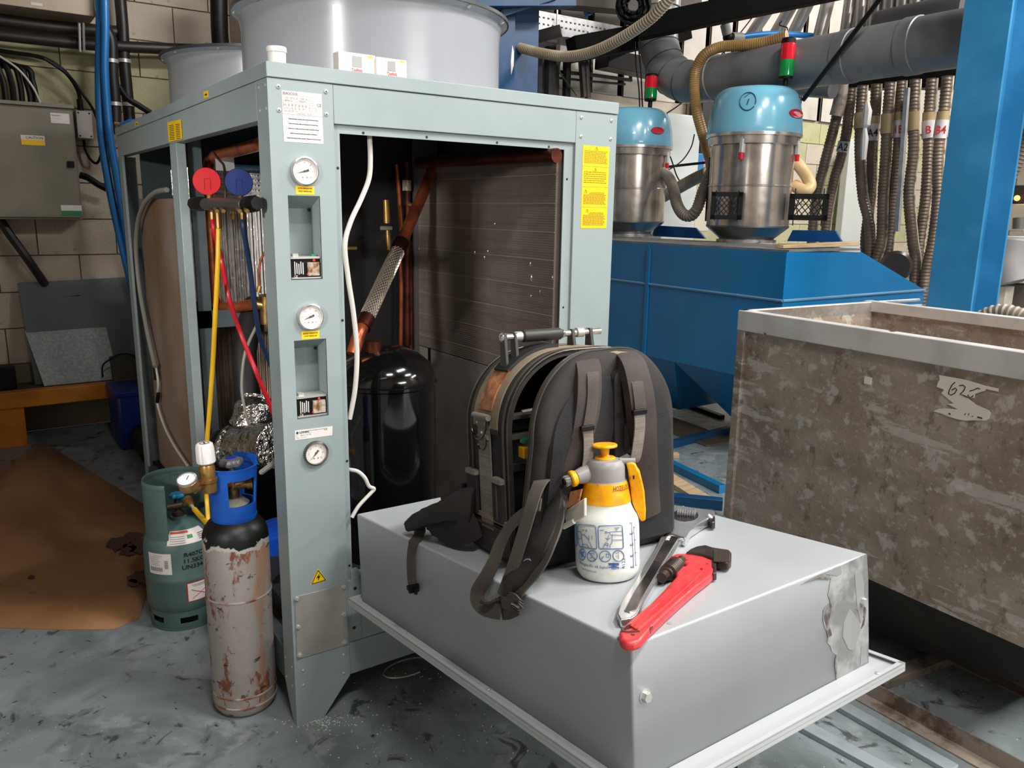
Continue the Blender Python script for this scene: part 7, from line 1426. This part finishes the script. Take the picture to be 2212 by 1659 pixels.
q = MB(); q.box((-.002, -.004, zb), (.036, .014, zT-.07)); q.build('corner_strip', BINM, bn_, bevel=.003)
MB().hexa([(.06, .03, zb), (Lx, .03, zb), (Lx, .7, zb), (.06, .7, zb)], [(.06, .19, .09), (.73, .19, .09), (.73, .6, .09), (.06, .6, .09)]).build('sloping_underside', mat('bin_underside', (40, 36, 30), .6, metal=.3, c2=(54, 46, 38), scale=6), bn_, smooth=False)
def LB(u, v, y=.0): return LP(BI_, u, v, 1, y)
def c6b(x, y): return LB(1960+x*252/2212, 780+y*180/1580, .010)
lb = MB().prism([c6b(x, y) for x, y in ((600, 262), (1100, 350), (1500, 470), (1735, 520), (1730, 580), (1500, 530), (1480, 560), (1290, 620), (1280, 700), (1150, 700), (1300, 820), (1550, 930), (1590, 975), (1560, 1090), (1500, 1130), (1300, 1120), (1150, 1130), (980, 1110), (780, 1050), (640, 990), (500, 950), (600, 900), (780, 900), (960, 915), (840, 850), (760, 810), (880, 800), (760, 700), (650, 610), (700, 540), (560, 490), (580, 420), (620, 350))], (0, -.0015, 0)).build('paper_label', mat('dirty_paper', (224, 214, 206), .6), bn_, smooth=False); lb['label'] = 'torn white paper label with handwriting'
q = MB()
for pts, r in (([(905, 400), (850, 450), (800, 540), (780, 620), (830, 645), (900, 610), (940, 540), (910, 510), (845, 550)], .0016), ([(985, 465), (1050, 455), (1100, 490), (1070, 560), (1000, 630), (1060, 650), (1150, 690)], .0016), ([(1180, 570), (1280, 540), (1330, 510), (1380, 530)], .0014), ([(1150, 640), (1170, 690), (1230, 680), (1250, 650)], .0014), ([(785, 990), (820, 1010)], .002), ([(1105, 990), (1085, 1025)], .001), ([(1170, 990), (1155, 1030)], .001), ([(1220, 1050), (1250, 1045)], .001), ([(1330, 1060), (1420, 1085)], .002)):
    q.tube([LB(1960+x*252/2212, 780+y*180/1580, .0080) for x, y in pts], r, 5)
q.build('handwriting', INK, lb)
p = LB(1875, 822, .008); MB().box(p-Vector((.012, .004, .012)), p+Vector((.012, .004, .012))).build('white_chip', LABELW, bn_)
# base frame of angle iron on the floor
bf = thing('bin_base_frame', 'rusty angle iron floor frame under the steel bin', 'frame', (0, 0, 0))
AI = layered('old_angle_iron', (160, 146, 134), [((150, 142, 136), 6, .5, .62, .8, (1, 1, 1)), ((84, 66, 54), 9, .5, .62, .8, (1, 1, 1))], .55, .3, .2, 30)
def bar(A_, B_, w_, h_, m=AI, name='rail', par=bf):
    A_, B_ = Vector(A_), Vector(B_); d = (B_-A_).normalized(); s_ = Vector((d.y, -d.x, 0)).normalized()*w_/2
    return MB().prism([A_-s_, A_+s_, A_+s_+Vector((0, 0, h_)), A_-s_+Vector((0, 0, h_))], B_-A_).build(name, m, par, bevel=.002)
r0, r1 = P(1880, 1500, z=.0), P(2156, 1659, z=.0)
def anglebar(A_, B_, name='rail'):
    A_, B_ = Vector(A_), Vector(B_); d = (B_-A_).normalized(); s_ = Vector((d.y, -d.x, 0)).normalized(); q = MB()
    q.prism([A_, A_+s_*.06, A_+s_*.06+Vector((0, 0, .005)), A_+Vector((0, 0, .005))], B_-A_); q.prism([A_, A_+s_*.005, A_+s_*.005+Vector((0, 0, .06)), A_+Vector((0, 0, .06))], B_-A_); return q.build(name, AI, bf)
anglebar((1.69, -.3, 0), (1.66, -2.3, 0)); anglebar((2.2, -.3, 0), (2.16, -2.3, 0))
bar(P(1880, 1498, z=.0)+Vector((0, .02, 0)), P(2085, 1412, z=0), .06, .03); bar((1.67, -1.52, 0), (2.2, -1.5, 0), .06, .03); bar((1.7, -.42, 0), (2.2, -.42, 0), .06, .03)
for (x, y) in ((1.69, -1.47), (2.17, -1.47), (1.71, -.35), (2.2, -.35)): MB().box((x, y-.03, 0), (x+.06, y+.03, .40)).build('post', AI, bf, bevel=.002)
# rails, blue bars and timber on the floor behind
for k, (A_, B_, w_, h_, m, nm, lab) in enumerate((((1420, 975, 0), (1575, 935, 0), .05, .05, BLUED, 'blue_floor_bar', 'dark blue steel bar on the floor behind the backpack, farther one'), ((1405, 990, 0), (1560, 1066, 0), .05, .05, BLUE, 'blue_floor_bar', 'blue steel bar slanting on the floor left of the bin'), ((1410, 1085, 0), (1560, 1100, 0), .06, .06, BLUED, 'blue_floor_bar', 'dark blue bar just beyond the hood edge'),
     ((1380, 985, 0), (1466, 988, 0), .05, .03, WOOD, 'timber_offcut', 'short thin timber offcut on the floor'), ((1400, 1010, 0), (1530, 1092, 0), .10, .03, WOOD, 'timber_plank', 'timber plank lying on the floor left of the bin'), ((1410, 1070, 0), (1450, 1066, 0), .06, .03, WOOD, 'timber_offcut', 'small timber piece under the plank end'), ((1440, 860, 0), (1560, 905, 0), .05, .03, BLACK, 'black_floor_bar', 'black bar on the floor under the blue hopper'), ((1400, 900, 0), (1560, 960, 0), .30, .012, mat('brown_mat', (96, 84, 68), .7), 'brown_board', 'brown board lying on the floor under the blue hopper'))):
    o = bar(P(*A_[:2], z=0), P(*B_[:2], z=0), w_, h_, m, nm, None); tag(o, lab, 'timber' if 'timber' in nm else 'board' if 'board' in nm else 'bar')
for k, (u0, v0, u1, v1) in enumerate(((1700, 1555, 1930, 1680), (1790, 1515, 2060, 1670))):
    o = bar(P(u0, v0, z=0), P(u1, v1, z=0), .05, .018, mat('floor_channel_paint', (150, 160, 166), .35, c2=(120, 132, 138), scale=6), 'floor_channel', None); tag(o, ('left' if k == 0 else 'right')+' low grey-blue steel channel on the floor beside the bin frame', 'channel')
# swarf and pellets on the floor
q = MB(); random.seed(11)
for k in range(420):
    if k < 200: u, v = random.gauss(690, 28), random.gauss(1560, 8); 
    elif k < 340: u, v = random.uniform(640, 1150), random.uniform(1430, 1640)
    else: u, v = random.uniform(1440, 2200), random.uniform(1400, 1659)
    if v < 1545 and k < 200: v = 1560
    p = P(u, v, z=0); s_ = random.uniform(.0015, .0035); q.add([p+Vector(d)*s_ for d in ((1, 0, .2), (0, 1, .2), (-1, 0, .2), (0, -1, .2), (0, 0, 1.2))], [(0, 1, 4), (1, 2, 4), (2, 3, 4), (3, 0, 4)])
o = q.build('spilled_granules', mat('pale_granules', (200, 200, 194), .5)); tag(o, 'pale granules spilled on the floor around the front post', 'granules', kind='stuff')
o = MB().tube([P(880, 1442, z=.02)+Vector((.09*math.cos(t), .05*math.sin(t), 0)) for t in [2*math.pi*k/24 for k in range(20)]], .003, 6).build('wire_loop', ZINC); tag(o, 'small loop of dull wire on the floor under the hood', 'wire')
bpy.context.view_layer.update()
